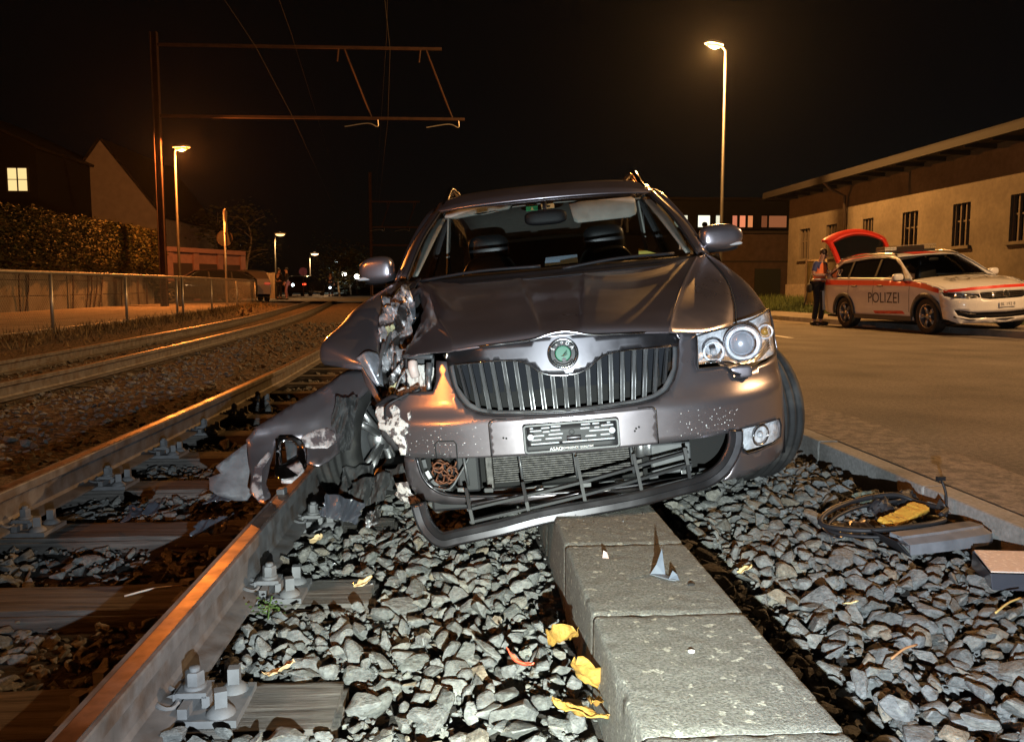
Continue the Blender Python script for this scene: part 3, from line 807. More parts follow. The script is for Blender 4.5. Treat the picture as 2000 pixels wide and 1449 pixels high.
# number-plate holder (the plate itself is gone)
PC = Vector((0.005, -0.018, 0.433))
ph = MB()
def rrect(w, h, r, k=5):
    out = []
    for cx, cz, a0 in ((w-r, h-r, 0), (-w+r, h-r, 90), (-w+r, -h+r, 180), (w-r, -h+r, 270)):
        for j in range(k): a = R(a0+90*j/(k-1)); out.append((cx+r*math.cos(a), cz+r*math.sin(a)))
    return out
holder = skin('plate_holder', rrect(.162, .0505, .010), lambda x, z: PC+Vector((x, 0.0025-0.25*x*x*0, z)), m_black, car, (), 0.03, 0.010, -1.0)
MB().sweep([PC+Vector((x, -0.001, z)) for x, z in rrect(.157, .0455, .009)+[rrect(.157, .0455, .009)[0]]], [(-.003, -.003), (.003, -.003), (.003, .003), (-.003, .003)], (0, 1, 0), False).build('holder_rim', m_grey, holder)
tray = skin('holder_tray', rrect(.149, .034, .003), lambda x, z: PC+Vector((x, 0.0, z+0.0085)), m_black, holder, (), 0.03, 0.002)
m_slot = mat('plate_slot', (0.42, 0.44, 0.47), 0.4)
slots = [(-.132, .029, .006), (-.118, .020, .02), (-.085, .028, .015), (-.05, .0305, .017), (-.083, .015, .012), (-.052, .018, .017), (-.11, .003, .02), (-.052, .0045, .025), (-.118, -.0105, .017), (-.06, -.009, .028),
         (.05, .030, .016), (.084, .030, .012), (.047, .017, .016), (.087, .017, .009), (.127, .0305, .006), (.122, .0215, .021), (.10, .0065, .04), (.065, -.010, .019), (.113, -.009, .016),
         (-.09, -.0245, .048), (0.01, -.0245, .042), (.098, -.0245, .046)]
for sx, sz, hw in slots:
    skin('slot', rrect(hw, .0027, .0026, 3), lambda x, z, a=sx, b=sz: PC+Vector((x+a, -0.0016, z+b+0.0065)), m_slot, holder, (), 0.05, 0.0005)
for sx in (-.137, .137):
    MB().lathe([(0.0105, 0), (0.0105, -.003), (0.007, -.004)], PC+Vector((sx, -.001, .0095 if sx > 0 else .0065)), 'y', 16).build('holder_screw', m_slot, holder)
cc = MB().lathe([(0.010, 0), (0.009, -.004), (0.0055, -.0045), (0.005, -.001)], PC+Vector((.002, -.001, .013)), 'y', 18); cc.build('holder_boss', m_black, holder)
skin('holder_label', rrect(.024, .009, .002, 3), lambda x, z: PC+Vector((x+.008, -0.0013, z-.006)), m_satin, holder, (), 0.05, 0.0005)
text_on('print', 'ASAG', 0.0165, lambda u, v, h: PC+Vector((u+.135-.19+0.0, -0.0042, v-.0385)), m_ink, holder)
text_on('print', 'BEWEGENDE QUALITÄT', 0.0098, lambda u, v, h: PC+Vector((u+.018, -0.0042, v-.038)), m_ink, holder)

# ---- radiator grille
fr_top = [(-.412, .716), (-.400, .736), (-.371, .748), (-.27, .754), (-.177, .758), (-.11, .762), (-.066, .770), (-.03, .779), (0, .781), (.03, .779), (.066, .770), (.11, .762), (.177, .758), (.27, .754), (.371, .748), (.400, .736), (.412, .716)]
op_top = [(.388, .694), (.30, .700), (.22, .701), (.15, .694), (.115, .678), (.085, .655), (.05, .640), (0, .635), (-.05, .640), (-.085, .655), (-.115, .678), (-.15, .694), (-.22, .701), (-.30, .700), (-.388, .694)]
frame_band = fskin('grille_frame', fr_top+[(.405, .69)]+op_top+[(-.405, .69)], m_satin, car, (), 0.018, 0.012, 0.012)
for nm, pts, r in (('frame_edge', fr_top, 0.0042), ('frame_edge', op_top, 0.0035)):
    MB().tube(crom([face(x, z, 0.016) for x, z in pts], 4), r, 8).build(nm, m_chrome, frame_band, True)
gsur = [(x*0.985, z+0.004) for x, z in GR_OUT_R[::-1]]+[(-x*0.985, z+0.004) for x, z in GR_OUT_R[1:]]
gin = [(x*0.945, z+0.016 if z < .6 else z) for x, z in GR_OUT_R[::-1]]+[(-x*0.945, z+0.016 if z < .6 else z) for x, z in GR_OUT_R[1:]]
fskin('grille_surround', gsur+gin[::-1], m_grey, car, (), 0.02, 0.004, 0.01)
MB().tube(crom([face(x, z, 0.008) for x, z in gsur], 3), 0.003, 6).build('surround_edge', m_satin, car, True)
def gtop(x):
    return interp(abs(x), [0, .05, .085, .115, .15, .22, .39], [.635, .640, .655, .678, .694, .701, .694])
def gbot(x): return interp(abs(x), [0, .25, .30, .34, .36, .38], [.522, .530, .540, .560, .585, .63])
NS = 19
for i in range(NS):
    xt = (i-(NS-1)/2)*0.0408
    z1, z0 = gtop(xt)-0.002, gbot(xt*0.95)
    a, b = face(xt, z1, -0.004), face(xt*0.93, z0, 0.0)
    sl = MB()
    for q in (-0.0065, 0.0045):
        A, B = a+Vector((q, 0, 0)), b+Vector((q, 0, 0))
        sl.add([A+Vector((-.0010, 0, 0)), A+Vector((.0010, 0, 0)), A+Vector((.0010, .012, 0)), A+Vector((-.0010, .012, 0)), B+Vector((-.0010, 0, 0)), B+Vector((.0010, 0, 0)), B+Vector((.0010, .012, 0)), B+Vector((-.0010, .012, 0))],
            [(0, 1, 2, 3), (7, 6, 5, 4), (4, 5, 1, 0), (5, 6, 2, 1), (6, 7, 3, 2), (7, 4, 0, 3)])
    s_o = sl.build('grille_slat', m_chrome, car)
    bd = MB()
    A, B = a+Vector((0, .006, 0)), b+Vector((0, .006, 0))
    bd.add([A+Vector((-.0085, 0, 0)), A+Vector((.0065, 0, 0)), A+Vector((.0065, .035, 0)), A+Vector((-.0085, .035, 0)), B+Vector((-.0085, 0, 0)), B+Vector((.0065, 0, 0)), B+Vector((.0065, .035, 0)), B+Vector((-.0085, .035, 0))],
            [(0, 1, 2, 3), (7, 6, 5, 4), (4, 5, 1, 0), (5, 6, 2, 1), (6, 7, 3, 2), (7, 4, 0, 3)])
    bd.build('slat_core', m_black, s_o)
    if i < NS-1:
        xm = xt+0.0204
        g1 = MB().box(xm-.012, xm+.012, face_y(xm, .62)+.055, face_y(xm, .62)+.06, .585, gtop(xm)+.01)
        g1.build('grille_blank', mat('blank_plastic', (0.008, 0.009, 0.012), .8, spec=.15), car)
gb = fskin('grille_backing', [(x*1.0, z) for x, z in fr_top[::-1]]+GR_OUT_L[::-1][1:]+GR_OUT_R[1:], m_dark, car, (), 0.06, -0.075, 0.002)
# badge
BC = face(0.0, .7085, 0.022)
bq = Matrix.Rotation(R(-8), 3, 'X')
def bpt(u, v, h): return BC+bq@Vector((u, -h, v))
badge = MB().add([], [])
ring = MB(); nn = 40
for prof, m_, nme in ((([(0.0445, -.006), (0.0515, -.006), (0.053, .002), (0.050, .009), (0.046, .009), (0.0445, .004)]), m_chrome, 'badge'),):
    k = 0; vs = []; fs = []
    for r_, h_ in prof:
        for j in range(nn): a = 2*math.pi*j/nn; vs.append(bpt(r_*math.cos(a), r_*math.sin(a), h_))
    M_ = len(prof)
    for i in range(M_):
        for j in range(nn): fs.append([i*nn+j, i*nn+(j+1) % nn, ((i+1) % M_)*nn+(j+1) % nn, ((i+1) % M_)*nn+j])
    badge = mk(nme, vs, fs, m_, car, True)
def disc(name, r0, h, m_, parent, off=(0, 0), n=32):
    return mk(name, [bpt(off[0]+r0*math.cos(2*math.pi*j/n), off[1]+r0*math.sin(2*math.pi*j/n), h) for j in range(n)]+[bpt(off[0]+r0*0.9*math.cos(2*math.pi*j/n), off[1]+r0*0.9*math.sin(2*math.pi*j/n), h+.002) for j in range(n)],
        [[j, (j+1) % n, n+(j+1) % n, n+j] for j in range(n)]+[[n+j for j in range(n)]], m_, parent)
disc('badge_field', .0455, .001, mat('badge_black', (0.008, 0.008, 0.009), 0.25, coat=0.5), badge)
disc('badge_rim', .029, .003, m_chrome, badge)
disc('badge_centre', .0265, .0055, mat('badge_green', (0.004, 0.11, 0.055), 0.3, coat=0.6), badge)
for ch, ang, sz in (('Š', 152, .0165), ('K', 122, .0085), ('O', 92, .011), ('D', 62, .0165), ('A', 30, .0165)):
    a = R(ang)
    text_on('badge_letter', ch, sz, lambda u, v, h, a=a: bpt(.0368*math.cos(a)+u*math.sin(a)+v*math.cos(a), .0368*math.sin(a)-u*math.cos(a)+v*math.sin(a), .0042), m_ink, badge)
for a_ in range(215, 330, 13):
    a = R(a_); q = MB(); q.ball(bpt(.037*math.cos(a), .037*math.sin(a), .004), (.0058, .002, .0036), 8, 5); q.build('badge_leaf', m_chrome, badge)
q = MB()
for da in (-.5, 0, .5): q.tube([bpt(-.004+.006*da, -.008, .008), bpt(.004, -.004+.008*da, .008), bpt(.014, .004+.012*da, .008)], .0012, 5)
q.build('badge_wing', m_chrome, badge)
disc('badge_wing', .008, .0065, m_chrome, badge, (.002, -.021), 16)

# ---- bonnet
def bonnet_cols(side):
    C = [[(0, .035, .770), (0, .09, .797), (0, .36, .853), (0, .75, .928), (0, 1.10, .992), (0, 1.17, 1.0)],
         [(.055, .037, .768), (.057, .09, .795), (.075, .36, .852), (.10, .75, .928), (.125, 1.10, .994), (.13, 1.17, 1.0)],
         [(.075, .038, .765), (.078, .09, .799), (.10, .36, .860), (.13, .75, .935), (.155, 1.10, .998), (.16, 1.175, 1.004)],
         [(.11, .040, .762), (.115, .09, .795), (.14, .36, .855), (.18, .75, .931), (.22, 1.11, .997), (.23, 1.18, 1.004)],
         [(.25, .052, .755), (.255, .10, .785), (.30, .36, .842), (.36, .75, .922), (.43, 1.14, .998), (.44, 1.205, 1.008)],
         [(.352, .070, .748), (.365, .12, .775), (.428, .36, .838), (.530, .75, .924), (.652, 1.17, 1.008), (.668, 1.235, 1.018)],
         [(.371, .076, .748), (.383, .128, .777), (.447, .365, .842), (.553, .755, .930), (.676, 1.18, 1.014), (.690, 1.24, 1.024)],
         [(.392, .09, .744), (.404, .14, .768), (.47, .38, .834), (.575, .765, .922), (.690, 1.19, 1.012), (.702, 1.245, 1.022)],
         [(.50, .195, .728), (.515, .235, .748), (.585, .44, .812), (.665, .80, .908), (.722, 1.21, 1.010), (.728, 1.26, 1.022)],
         [(.60, .30, .732), (.617, .345, .752), (.668, .53, .812), (.722, .86, .908), (.741, 1.23, 1.012), (.742, 1.27, 1.024)],
         [(.660, .385, .731), (.670, .425, .748), (.708, .60, .812), (.747, .90, .910), (.745, 1.24, 1.014), (.745, 1.275, 1.026)]]
    return [[(p[0]*side, p[1], p[2]) for p in c] for c in C]
FA, FB = Vector((-.645, 1.15)), Vector((-.452, .50))
def crush(p):
    """left front of the bonnet: folded along a line and driven in"""
    if p.x > -0.33 or p.y > 1.2: return p
    q = Vector((p.x, p.y)); d = (FB-FA).normalized(); nrm = Vector((d.y, -d.x))   # points outward (to the left)
    dist = (q-FA).dot(nrm)
    w = sstep(1.2, 1.0, p.y)
    z = p.z; x = p.x; y = p.y
    if p.y > 0.42:
        if dist > 0: z -= (min(dist, .16)*0.30)*w; z += 0.020*math.exp(-(dist/0.016)**2)*w; z += 0.03*sstep(.10, .17, dist)*w
        else: z += 0.020*math.exp(-(dist/0.05)**2)*w
    else:
        k = sstep(-.40, -.62, p.x)*sstep(0.0, 0.15, .42-p.y+.05)
        z += -0.012*k
    j = sstep(-.42, -.66, x)
    z += j*0.016*noise.noise(Vector((x*11, y*7, 1)))+j*0.010*noise.noise(Vector((x*25, y*14, 5)))
    x += j*0.05*sstep(0.2, .8, y)+j*0.018*noise.noise(Vector((0, y*12, 3)))
    return Vector((x, y, z))
CL, CRr = bonnet_cols(-1), bonnet_cols(1)
LW = CL[1:][::-1]
lx = {7: None}
cols = LW+CRr
rows = [[cols[j][i] for j in range(len(cols))] for i in range(6)]
# left edge ends at the tear
for i, (x, y, z) in enumerate([(-.592, .30, .740), (-.596, .35, .752), (-.612, .56, .815), (-.635, .86, .905), (-.70, 1.215, 1.008), (-.72, 1.26, 1.02)]):
    rows[i][0] = (x, y, z)
    a, b = rows[i][1], rows[i][2]
    rows[i][1] = tuple(lerp(rows[i][0][k], rows[i][3][k], 0.33) for k in range(3)); rows[i][2] = tuple(lerp(rows[i][0][k], rows[i][3][k], 0.66) for k in range(3))
bonnet = patch('bonnet', rows, m_paint, car, 4, 7, 0.006, -1.0, crush)

# ---- right wing (intact) and the torn left wing
wr = [[(.668, .392, .728), (.715, .43, .738), (.775, .485, .748), (.832, .56, .762), (.862, .60, .735), (.885, .66, .66), (.892, .66, .60)],
      [(.678, .43, .748), (.725, .47, .760), (.785, .54, .776), (.838, .63, .785), (.868, .70, .752), (.893, .74, .68), (.903, .75, .62)],
      [(.716, .60, .812), (.76, .62, .818), (.812, .68, .826), (.856, .76, .815), (.884, .82, .765), (.903, .86, .70), (.912, .87, .64)],
      [(.755, .90, .909), (.785, .91, .912), (.825, .93, .902), (.862, .97, .875), (.892, 1.0, .81), (.910, 1.03, .73), (.916, 1.04, .66)],
      [(.752, 1.24, 1.013), (.778, 1.245, 1.008), (.81, 1.25, .988), (.848, 1.26, .945), (.884, 1.27, .87), (.906, 1.28, .77), (.916, 1.28, .60)],
      [(.755, 1.42, 1.04), (.785, 1.43, 1.035), (.82, 1.44, 1.0), (.858, 1.45, .95), (.89, 1.46, .87), (.908, 1.46, .76), (.916, 1.46, .45)]]
patch('wing', wr, m_paint, car, 5, 5, 0.005, -1.0)
def rip(p):
    f = 0.5+sstep(1.1, .6, p.y)
    return p+Vector((0.004*noise.noise(p*9), 0.006*noise.noise(p*7+Vector((3, 1, 2))), 0.007*f*noise.noise(p*6)))
wl_rows = [[(-.715, 1.42, 1.03), (-.76, 1.42, 1.035), (-.80, 1.44, 1.02), (-.85, 1.45, .95), (-.90, 1.46, .80), (-.91, 1.46, .55)],
           [(-.722, 1.23, 1.008), (-.77, 1.22, 1.008), (-.825, 1.22, .992), (-.872, 1.22, .955), (-.91, 1.24, .84), (-.92, 1.25, .62)],
           [(-.752, 1.0, .915), (-.80, .98, .930), (-.86, .98, .935), (-.918, 1.0, .908), (-.945, 1.04, .82), (-.95, 1.06, .68)],
           [(-.775, .88, .868), (-.82, .83, .872), (-.89, .80, .868), (-.958, .80, .836), (-.985, .84, .77), (-.98, .88, .70)],
           [(-.745, .64, .745), (-.80, .60, .748), (-.89, .60, .768), (-.985, .66, .785), (-1.0, .70, .74), (-.99, .76, .70)],
           [(-.722, .56, .690), (-.79, .525, .700), (-.88, .55, .712), (-.985, .62, .725), (-.998, .66, .712), (-.98, .74, .69)],
           [(-.745, .55, .668), (-.79, .53, .672), (-.88, .57, .680), (-.972, .62, .692), (-.985, .66, .69), (-.97, .74, .682)]]
patch('wing', wl_rows, m_paint, car, 5, 5, 0.006, 1.0, rip, flip=True)['label'] = 'torn and folded left front wing'
# bright inner flange and the wheel-arch lip that hangs off the wing
patch('wing_flange', [[(-.822, .535, .722), (-.79, .525, .738), (-.765, .54, .742), (-.738, .56, .730)], [(-.80, .525, .69), (-.775, .50, .70), (-.75, .51, .70), (-.728, .54, .69)], [(-.775, .51, .65), (-.752, .49, .655), (-.738, .50, .65), (-.722, .52, .640)], [(-.74, .50, .605), (-.732, .49, .61), (-.724, .50, .61), (-.719, .51, .60)]], mat('bare_metal', (0.62, 0.66, 0.74), 0.38, 0.8, var=0.3, vscale=30, bump=0.2, bscale=60), car, 5, 5, 0.003, 0, lambda p: p+Vector((0, 0.006*noise.noise(p*18), 0.004*noise.noise(p*22))))
patch('arch_lip', [[(-.822, .55, .712), (-.81, .54, .70)], [(-.805, .54, .672), (-.785, .52, .664)], [(-.788, .51, .62), (-.755, .49, .616)], [(-.752, .47, .565), (-.715, .45, .552)], [(-.722, .45, .52), (-.70, .44, .52)]], m_paint, car, 4, 5, 0.01, 0, rip)

# ---- cowl, windscreen, pillars, roof
ws_b = [(-.70, 1.265, 1.035), (-.45, 1.165, 1.032), (0, 1.10, 1.030), (.45, 1.165, 1.036), (.70, 1.265, 1.042)]
ws_m = [(-.655, 1.61, 1.235), (-.40, 1.53, 1.240), (0, 1.48, 1.243), (.40, 1.53, 1.241), (.655, 1.61, 1.238)]
ws_t = [(-.592, 1.99, 1.412), (-.35, 1.945, 1.424), (0, 1.925, 1.430), (.35, 1.945, 1.424), (.592, 1.99, 1.408)]
ws_c = lambda t: None
patch('windscreen', [ws_b, ws_m, ws_t], m_glass, car, 8, 10, 0.0)
mt = mat('frit_black', (0.006, 0.006, 0.007), 0.12)
def frit(a, b, w0, name):
    return
patch('cowl', [[(x*1.05, y-.075, z-.045) for x, y, z in ws_b], [(x*1.04, y-.02, z-.03) for x, y, z in ws_b], [(x*1.01, y+.02, z-.008) for x, y, z in ws_b]], m_black, car, 6, 3, 0.004)
for s in (-1, 1):
    pts = [(s*.705, 1.262, 1.035), (s*.660, 1.608, 1.236), (s*.597, 1.99, 1.412)]
    o2 = [(s*.745, 1.285, 1.040), (s*.702, 1.65, 1.240), (s*.632, 2.05, 1.428)]
    o3 = [(s*.772, 1.36, 1.035), (s*.728, 1.72, 1.235), (s*.655, 2.10, 1.42)]
    patch('pillar', [pts, [tuple(lerp(a[k], b[k], .5)+(0.008 if k == 2 else 0) for k in range(3)) for a, b in zip(pts, o2)], o2, o3], m_paint, car, 8, 4, 0.01, 0.0)
    MB().tube(crom([(p[0], p[1]-.002, p[2]+.004) for p in pts], 8), 0.007, 6).build('windscreen_seal', m_black, car, True)
    # door frame and side window glass
    skin('side_window', [(1.45, 1.05), (3.9, 1.06), (4.35, 1.16), (4.25, 1.36), (3.6, 1.455), (2.6, 1.48), (2.15, 1.43), (1.78, 1.25)], lambda y, z, s=s: Vector((s*(.785-.42*(z-1.03)), y, z)), m_glass, car, (), 0.12, 0.0, flip=s < 0)
    MB().tube(crom([(s*.78, 1.42, 1.035), (s*.735, 1.78, 1.25), (s*.665, 2.15, 1.432), (s*.635, 2.6, 1.485), (s*.64, 3.6, 1.462), (s*.70, 4.25, 1.36)], 5), 0.016, 6).build('window_frame', m_paint, car, True)
    MB().obox((s*.70, 2.62, 1.25), (.02, .05, .22), Matrix.Rotation(-s*.4, 3, 'Y')).build('door_pillar', m_black, car)
    # body side
    ar = lambda yc, r: [(yc+r*math.cos(R(a)), .30+r*math.sin(R(a))) for a in range(180, -1, -15)]
    rear = ar(3.66, .37)
    sd_out = [(1.28, .22), (3.29, .22)]+rear[0:]+[(4.03, .25), (4.70, .32), (4.76, .60), (4.74, .95), (4.62, 1.05), (1.45, 1.035), (1.46, .45), (1.28, .45)]
    skin('body_side', sd_out, lambda y, z, s=s: Vector((s*(.905-.06*max(0, (z-.62)/.42)**2-.05*max(0, (.45-z)/.25)**2-.12*sstep(4.1, 4.78, y)), y, z)), m_paint, car, (), 0.08, 0.0, flip=s < 0)
    for yy in (2.5, 3.35):
        MB().tube([(s*.9065, yy, .30), (s*.907, yy, .7), (s*.868, yy, 1.03)], .003, 4).build('door_gap', m_dark, car)
    for yy in (2.28, 3.15): MB().sball((s*.885, yy, .86), (.022, .11, .018), .6).build('door_handle', m_paint, car, True)
roof = [[(-.632, 2.05, 1.430), (-.50, 1.99, 1.432), (-.30, 1.945, 1.438), (0, 1.925, 1.440), (.30, 1.945, 1.438), (.50, 1.99, 1.432), (.632, 2.05, 1.428)],
        [(-.628, 2.10, 1.452), (-.50, 2.05, 1.474), (-.30, 2.02, 1.488), (0, 2.0, 1.493), (.30, 2.02, 1.488), (.50, 2.05, 1.474), (.628, 2.10, 1.450)],
        [(-.622, 2.35, 1.510), (-.50, 2.33, 1.540), (-.30, 2.32, 1.554), (0, 2.32, 1.558), (.30, 2.32, 1.554), (.50, 2.33, 1.540), (.622, 2.35, 1.508)],
        [(-.63, 3.2, 1.50), (-.50, 3.2, 1.54), (-.3, 3.2, 1.555), (0, 3.2, 1.56), (.3, 3.2, 1.555), (.50, 3.2, 1.54), (.63, 3.2, 1.50)],
        [(-.66, 4.4, 1.38), (-.5, 4.45, 1.42), (-.3, 4.48, 1.43), (0, 4.5, 1.435), (.3, 4.48, 1.43), (.5, 4.45, 1.42), (.66, 4.4, 1.38)]]
patch('roof', roof, m_paint, car, 5, 6, 0.01, -1.0)
MB().add([(-.70, 4.4, 1.36), (.70, 4.4, 1.36), (.74, 4.72, 1.0), (-.74, 4.72, 1.0), (-.8, 4.76, .35), (.8, 4.76, .35)], [(0, 1, 2, 3), (3, 2, 5, 4)]).build('tailgate', m_paint, car)
for s in (-1, 1):   # roof rails: arched front feet
    pts = crom([(s*.585, 2.12, 1.462), (s*.578, 2.24, 1.515), (s*.568, 2.36, 1.575), (s*.560, 2.50, 1.598), (s*.565, 3.2, 1.60), (s*.59, 4.2, 1.49)], 6)
    MB().tube(pts, [0.012]+[0.017]*(len(pts)-1), 8).build('roof_rail', m_chrome, car, True)
    MB().tube(crom([(s*.585, 2.40, 1.53), (s*.575, 2.46, 1.56), (s*.562, 2.52, 1.592)], 4), 0.013, 8).build('rail_foot', m_chrome, car, True)
MB().sball((-.27, 3.1, 1.585), (.03, .08, .035), .7).build('roof_aerial', m_black, car, True)

# ---- cabin
m_trim = mat('cabin_trim', (0.42, 0.41, 0.36), 0.8, var=0.1, vscale=20)
m_leather = mat('seat_leather', (0.016, 0.016, 0.017), 0.36, bump=0.2, bscale=120, bdist=0.002)
patch('dashboard', [[(-.70, 1.30, 1.015), (0, 1.14, 1.01), (.70, 1.30, 1.02)], [(-.70, 1.5, 1.03), (0, 1.42, 1.04), (.70, 1.5, 1.035)], [(-.70, 1.78, .99), (0, 1.74, 1.0), (.70, 1.78, .99)], [(-.70, 1.82, .80), (0, 1.80, .80), (.70, 1.82, .80)]], mat('dash', (0.012, 0.012, 0.012), 0.7, bump=0.2, bscale=200), car, 8, 5, 0.01)
for s in (-1, 1):
    st = empty('seat', parent=car)
    MB().sball((s*.38, 2.66, .86), (.235, .11, .33), .55, warp=lambda p: Vector((p.x*(1-.25*max(0, p.z)/.33), p.y+.18*p.z, p.z))).build('backrest', m_leather, st, True)
    MB().sball((s*.38, 2.72, 1.225), (.135, .06, .095), .6).build('headrest', m_leather, st, True)
    MB().sball((s*.38, 2.35, .62), (.25, .27, .10), .6).build('cushion', m_leather, st, True)
    for q in (-.05, .05): MB().cyl((s*.38+q, 2.72, 1.10), (s*.38+q, 2.72, 1.16), .006, 6).build('headrest_rod', m_chrome, st, True)
skin('sun_visor', [(.137, 1.378), (.155, 1.281), (.175, 1.272), (.46, 1.278), (.492, 1.29), (.50, 1.31), (.498, 1.375), (.48, 1.388), (.20, 1.388)], lambda x, z: Vector((x, 1.845+(z-1.33)*.55, z)), m_trim, car, (), 0.05, 0.014, 1.0)
skin('sun_visor', [(-.55, 1.392), (-.56, 1.372), (-.50, 1.362), (-.20, 1.392), (-.18, 1.405), (-.22, 1.412), (-.48, 1.408)], lambda x, z: Vector((x, 1.93+(z-1.4)*1.2, z)), m_trim, car, (), 0.05, 0.014, 1.0)
MB().sball((0, 1.75, 1.315), (.115, .03, .04), .6).build('rear_view_mirror', m_black, car, True)
MB().cyl((0, 1.75, 1.34), (0, 1.80, 1.40), .012, 8).build('mirror_stem', m_black, car, True)
patch('headliner', [[(-.55, 2.02, 1.40), (0, 1.96, 1.415), (.55, 2.02, 1.40)], [(-.55, 3.0, 1.46), (0, 3.0, 1.49), (.55, 3.0, 1.46)], [(-.55, 4.2, 1.36), (0, 4.2, 1.38), (.55, 4.2, 1.36)]], m_trim, car, 4, 4, 0.004)
for s in (-1, 1):
    patch('pillar_trim', [[(s*.665, 1.33, 1.05), (s*.60, 1.68, 1.25), (s*.56, 2.0, 1.395)], [(s*.70, 1.42, 1.05), (s*.665, 1.75, 1.25), (s*.61, 2.06, 1.40)]], m_trim, car, 6, 3, 0.01, 0)
    mk('centre_trim', [(s*.66, 2.50, .95), (s*.66, 2.62, .95), (s*.60, 2.62, 1.43), (s*.60, 2.50, 1.43)], [[0, 1, 2, 3]], m_trim, car, solid=.01)
    mk('belt', [(s*.62, 2.52, 1.36), (s*.62, 2.56, 1.36), (s*.64, 2.58, .80), (s*.64, 2.54, .80)], [[0, 1, 2, 3]], m_grey, car, solid=.003)
mk('floor_pan', [(-.8, .7, .24), (.8, .7, .24), (.8, 4.6, .28), (-.8, 4.6, .28)], [[0, 1, 2, 3]], m_dark, car, solid=.02)
mk('bulkhead', [(-.74, 1.22, .24), (.74, 1.22, .24), (.74, 1.22, .98), (-.74, 1.22, .98)], [[0, 1, 2, 3]], m_dark, car, solid=.02)
def ws_pt(u, v, d=0.004):
    """point on the windscreen inside: u = x, v = 0 (bottom) .. 1 (top)"""
    yy = interp(abs(u), [0, .35, .6], [0, 1, 2]); 
    y0 = lerp(1.10, 1.255, (abs(u)/.7)**1.7); y1 = lerp(1.925, 1.99, (abs(u)/.6)**1.8)
    zz = lerp(1.030, 1.430, v)+0.055*math.sin(math.pi*v)*.25
    return Vector((u, lerp(y0, y1, v)-0.028*math.sin(math.pi*v)+d, zz))
for nme, u0, u1, v0, v1, mm in (('sticker', -.102, -.038, .80, .885, mat('sticker_green', (0.02, 0.30, 0.14), .5, emit=None)), ('sticker', -.018, .052, .815, .905, mat('sticker_yellow', (0.62, 0.56, 0.30), .5))):
    st_ = mk(nme, [ws_pt(u0, v0), ws_pt(u1, v0), ws_pt(u1, v1), ws_pt(u0, v1)], [[0, 1, 2, 3]], mm, car, solid=.001)
    if u0 < -.05:
        mk('sticker_mark', [ws_pt(-.078, v0+.012, .002), ws_pt(-.060, v0+.012, .002), ws_pt(-.069, v1-.015, .002)], [[0, 1, 2]], mat('sticker_pale', (0.6, 0.65, 0.3), .5), st_)
    else:
        for a, b in ((.0, .018), (.022, .04)): mk('sticker_mark', [ws_pt(-.012+a, v0+.02, .002), ws_pt(-.012+b, v0+.02, .002), ws_pt(-.008+b, v1-.035, .002), ws_pt(-.01+a, v1-.03, .002)], [[0, 1, 2, 3]], m_black, st_)
mk('paper', [(-.03, 1.42, 1.046), (.14, 1.40, 1.050), (.14, 1.46, 1.092), (-.02, 1.47, 1.090)], [[0, 1, 2, 3]], mat('blue_paper', (0.16, 0.26, 0.36), .6), car, solid=.002)
mk('warning_card', [(.45, 1.47, 1.045), (.58, 1.44, 1.045), (.455, 1.50, 1.095)], [[0, 1, 2]], mat('card_yellow', (0.42, 0.40, 0.08), .6), car, solid=.002)
# wipers
for a, b in (((-.64, 1.215, 1.022), (-.05, 1.10, 1.038)), ((.05, 1.085, 1.018), (.58, 1.18, 1.045))):
    MB().tube(crom([a, tuple(lerp(a[k], b[k], .5)+(.012 if k == 2 else -.01 if k == 1 else 0) for k in range(3)), b], 6), .008, 6).build('wiper', m_black, car, True)

# ---- mirrors
def door_mirror(s, c, r, tilt):
    e = empty('door_mirror', parent=car)
    def w(p):
        t = (p.x*s)/r[0]
        return Vector((p.x, p.y*(1-.22*max(0, t))-.02*t*t, p.z*(1-.34*max(0, t)**2.2)+.012*(1-t)*0))
    MB().sball(c, r, .62, 28, 18, w).build('mirror_shell', m_paint, e, True)
    MB().sball((c[0]-s*.012, c[1]+.018, c[2]-.045), (r[0]*.96, r[1]*.85, .030), .6).build('mirror_base', m_black, e, True)
    MB().sball((c[0]+s*.045, c[1]-.052, c[2]-.040), (.055, .012, .009), .7).build('indicator', m_lens_w, e, True)
    MB().tube([(s*.745, 1.53, 1.03), (s*.80, 1.53, 1.05)], [.03, .024], 8).build('mirror_arm', m_black, e, True)
m_lens_w = mat('indicator_lens', (0.55, 0.55, 0.55), .2, coat=.5)
door_mirror(1, (.872, 1.52, 1.116), (.108, .075, .066), 0)
door_mirror(-1, (-.892, 1.52, 1.104), (.090, .075, .070), 0)

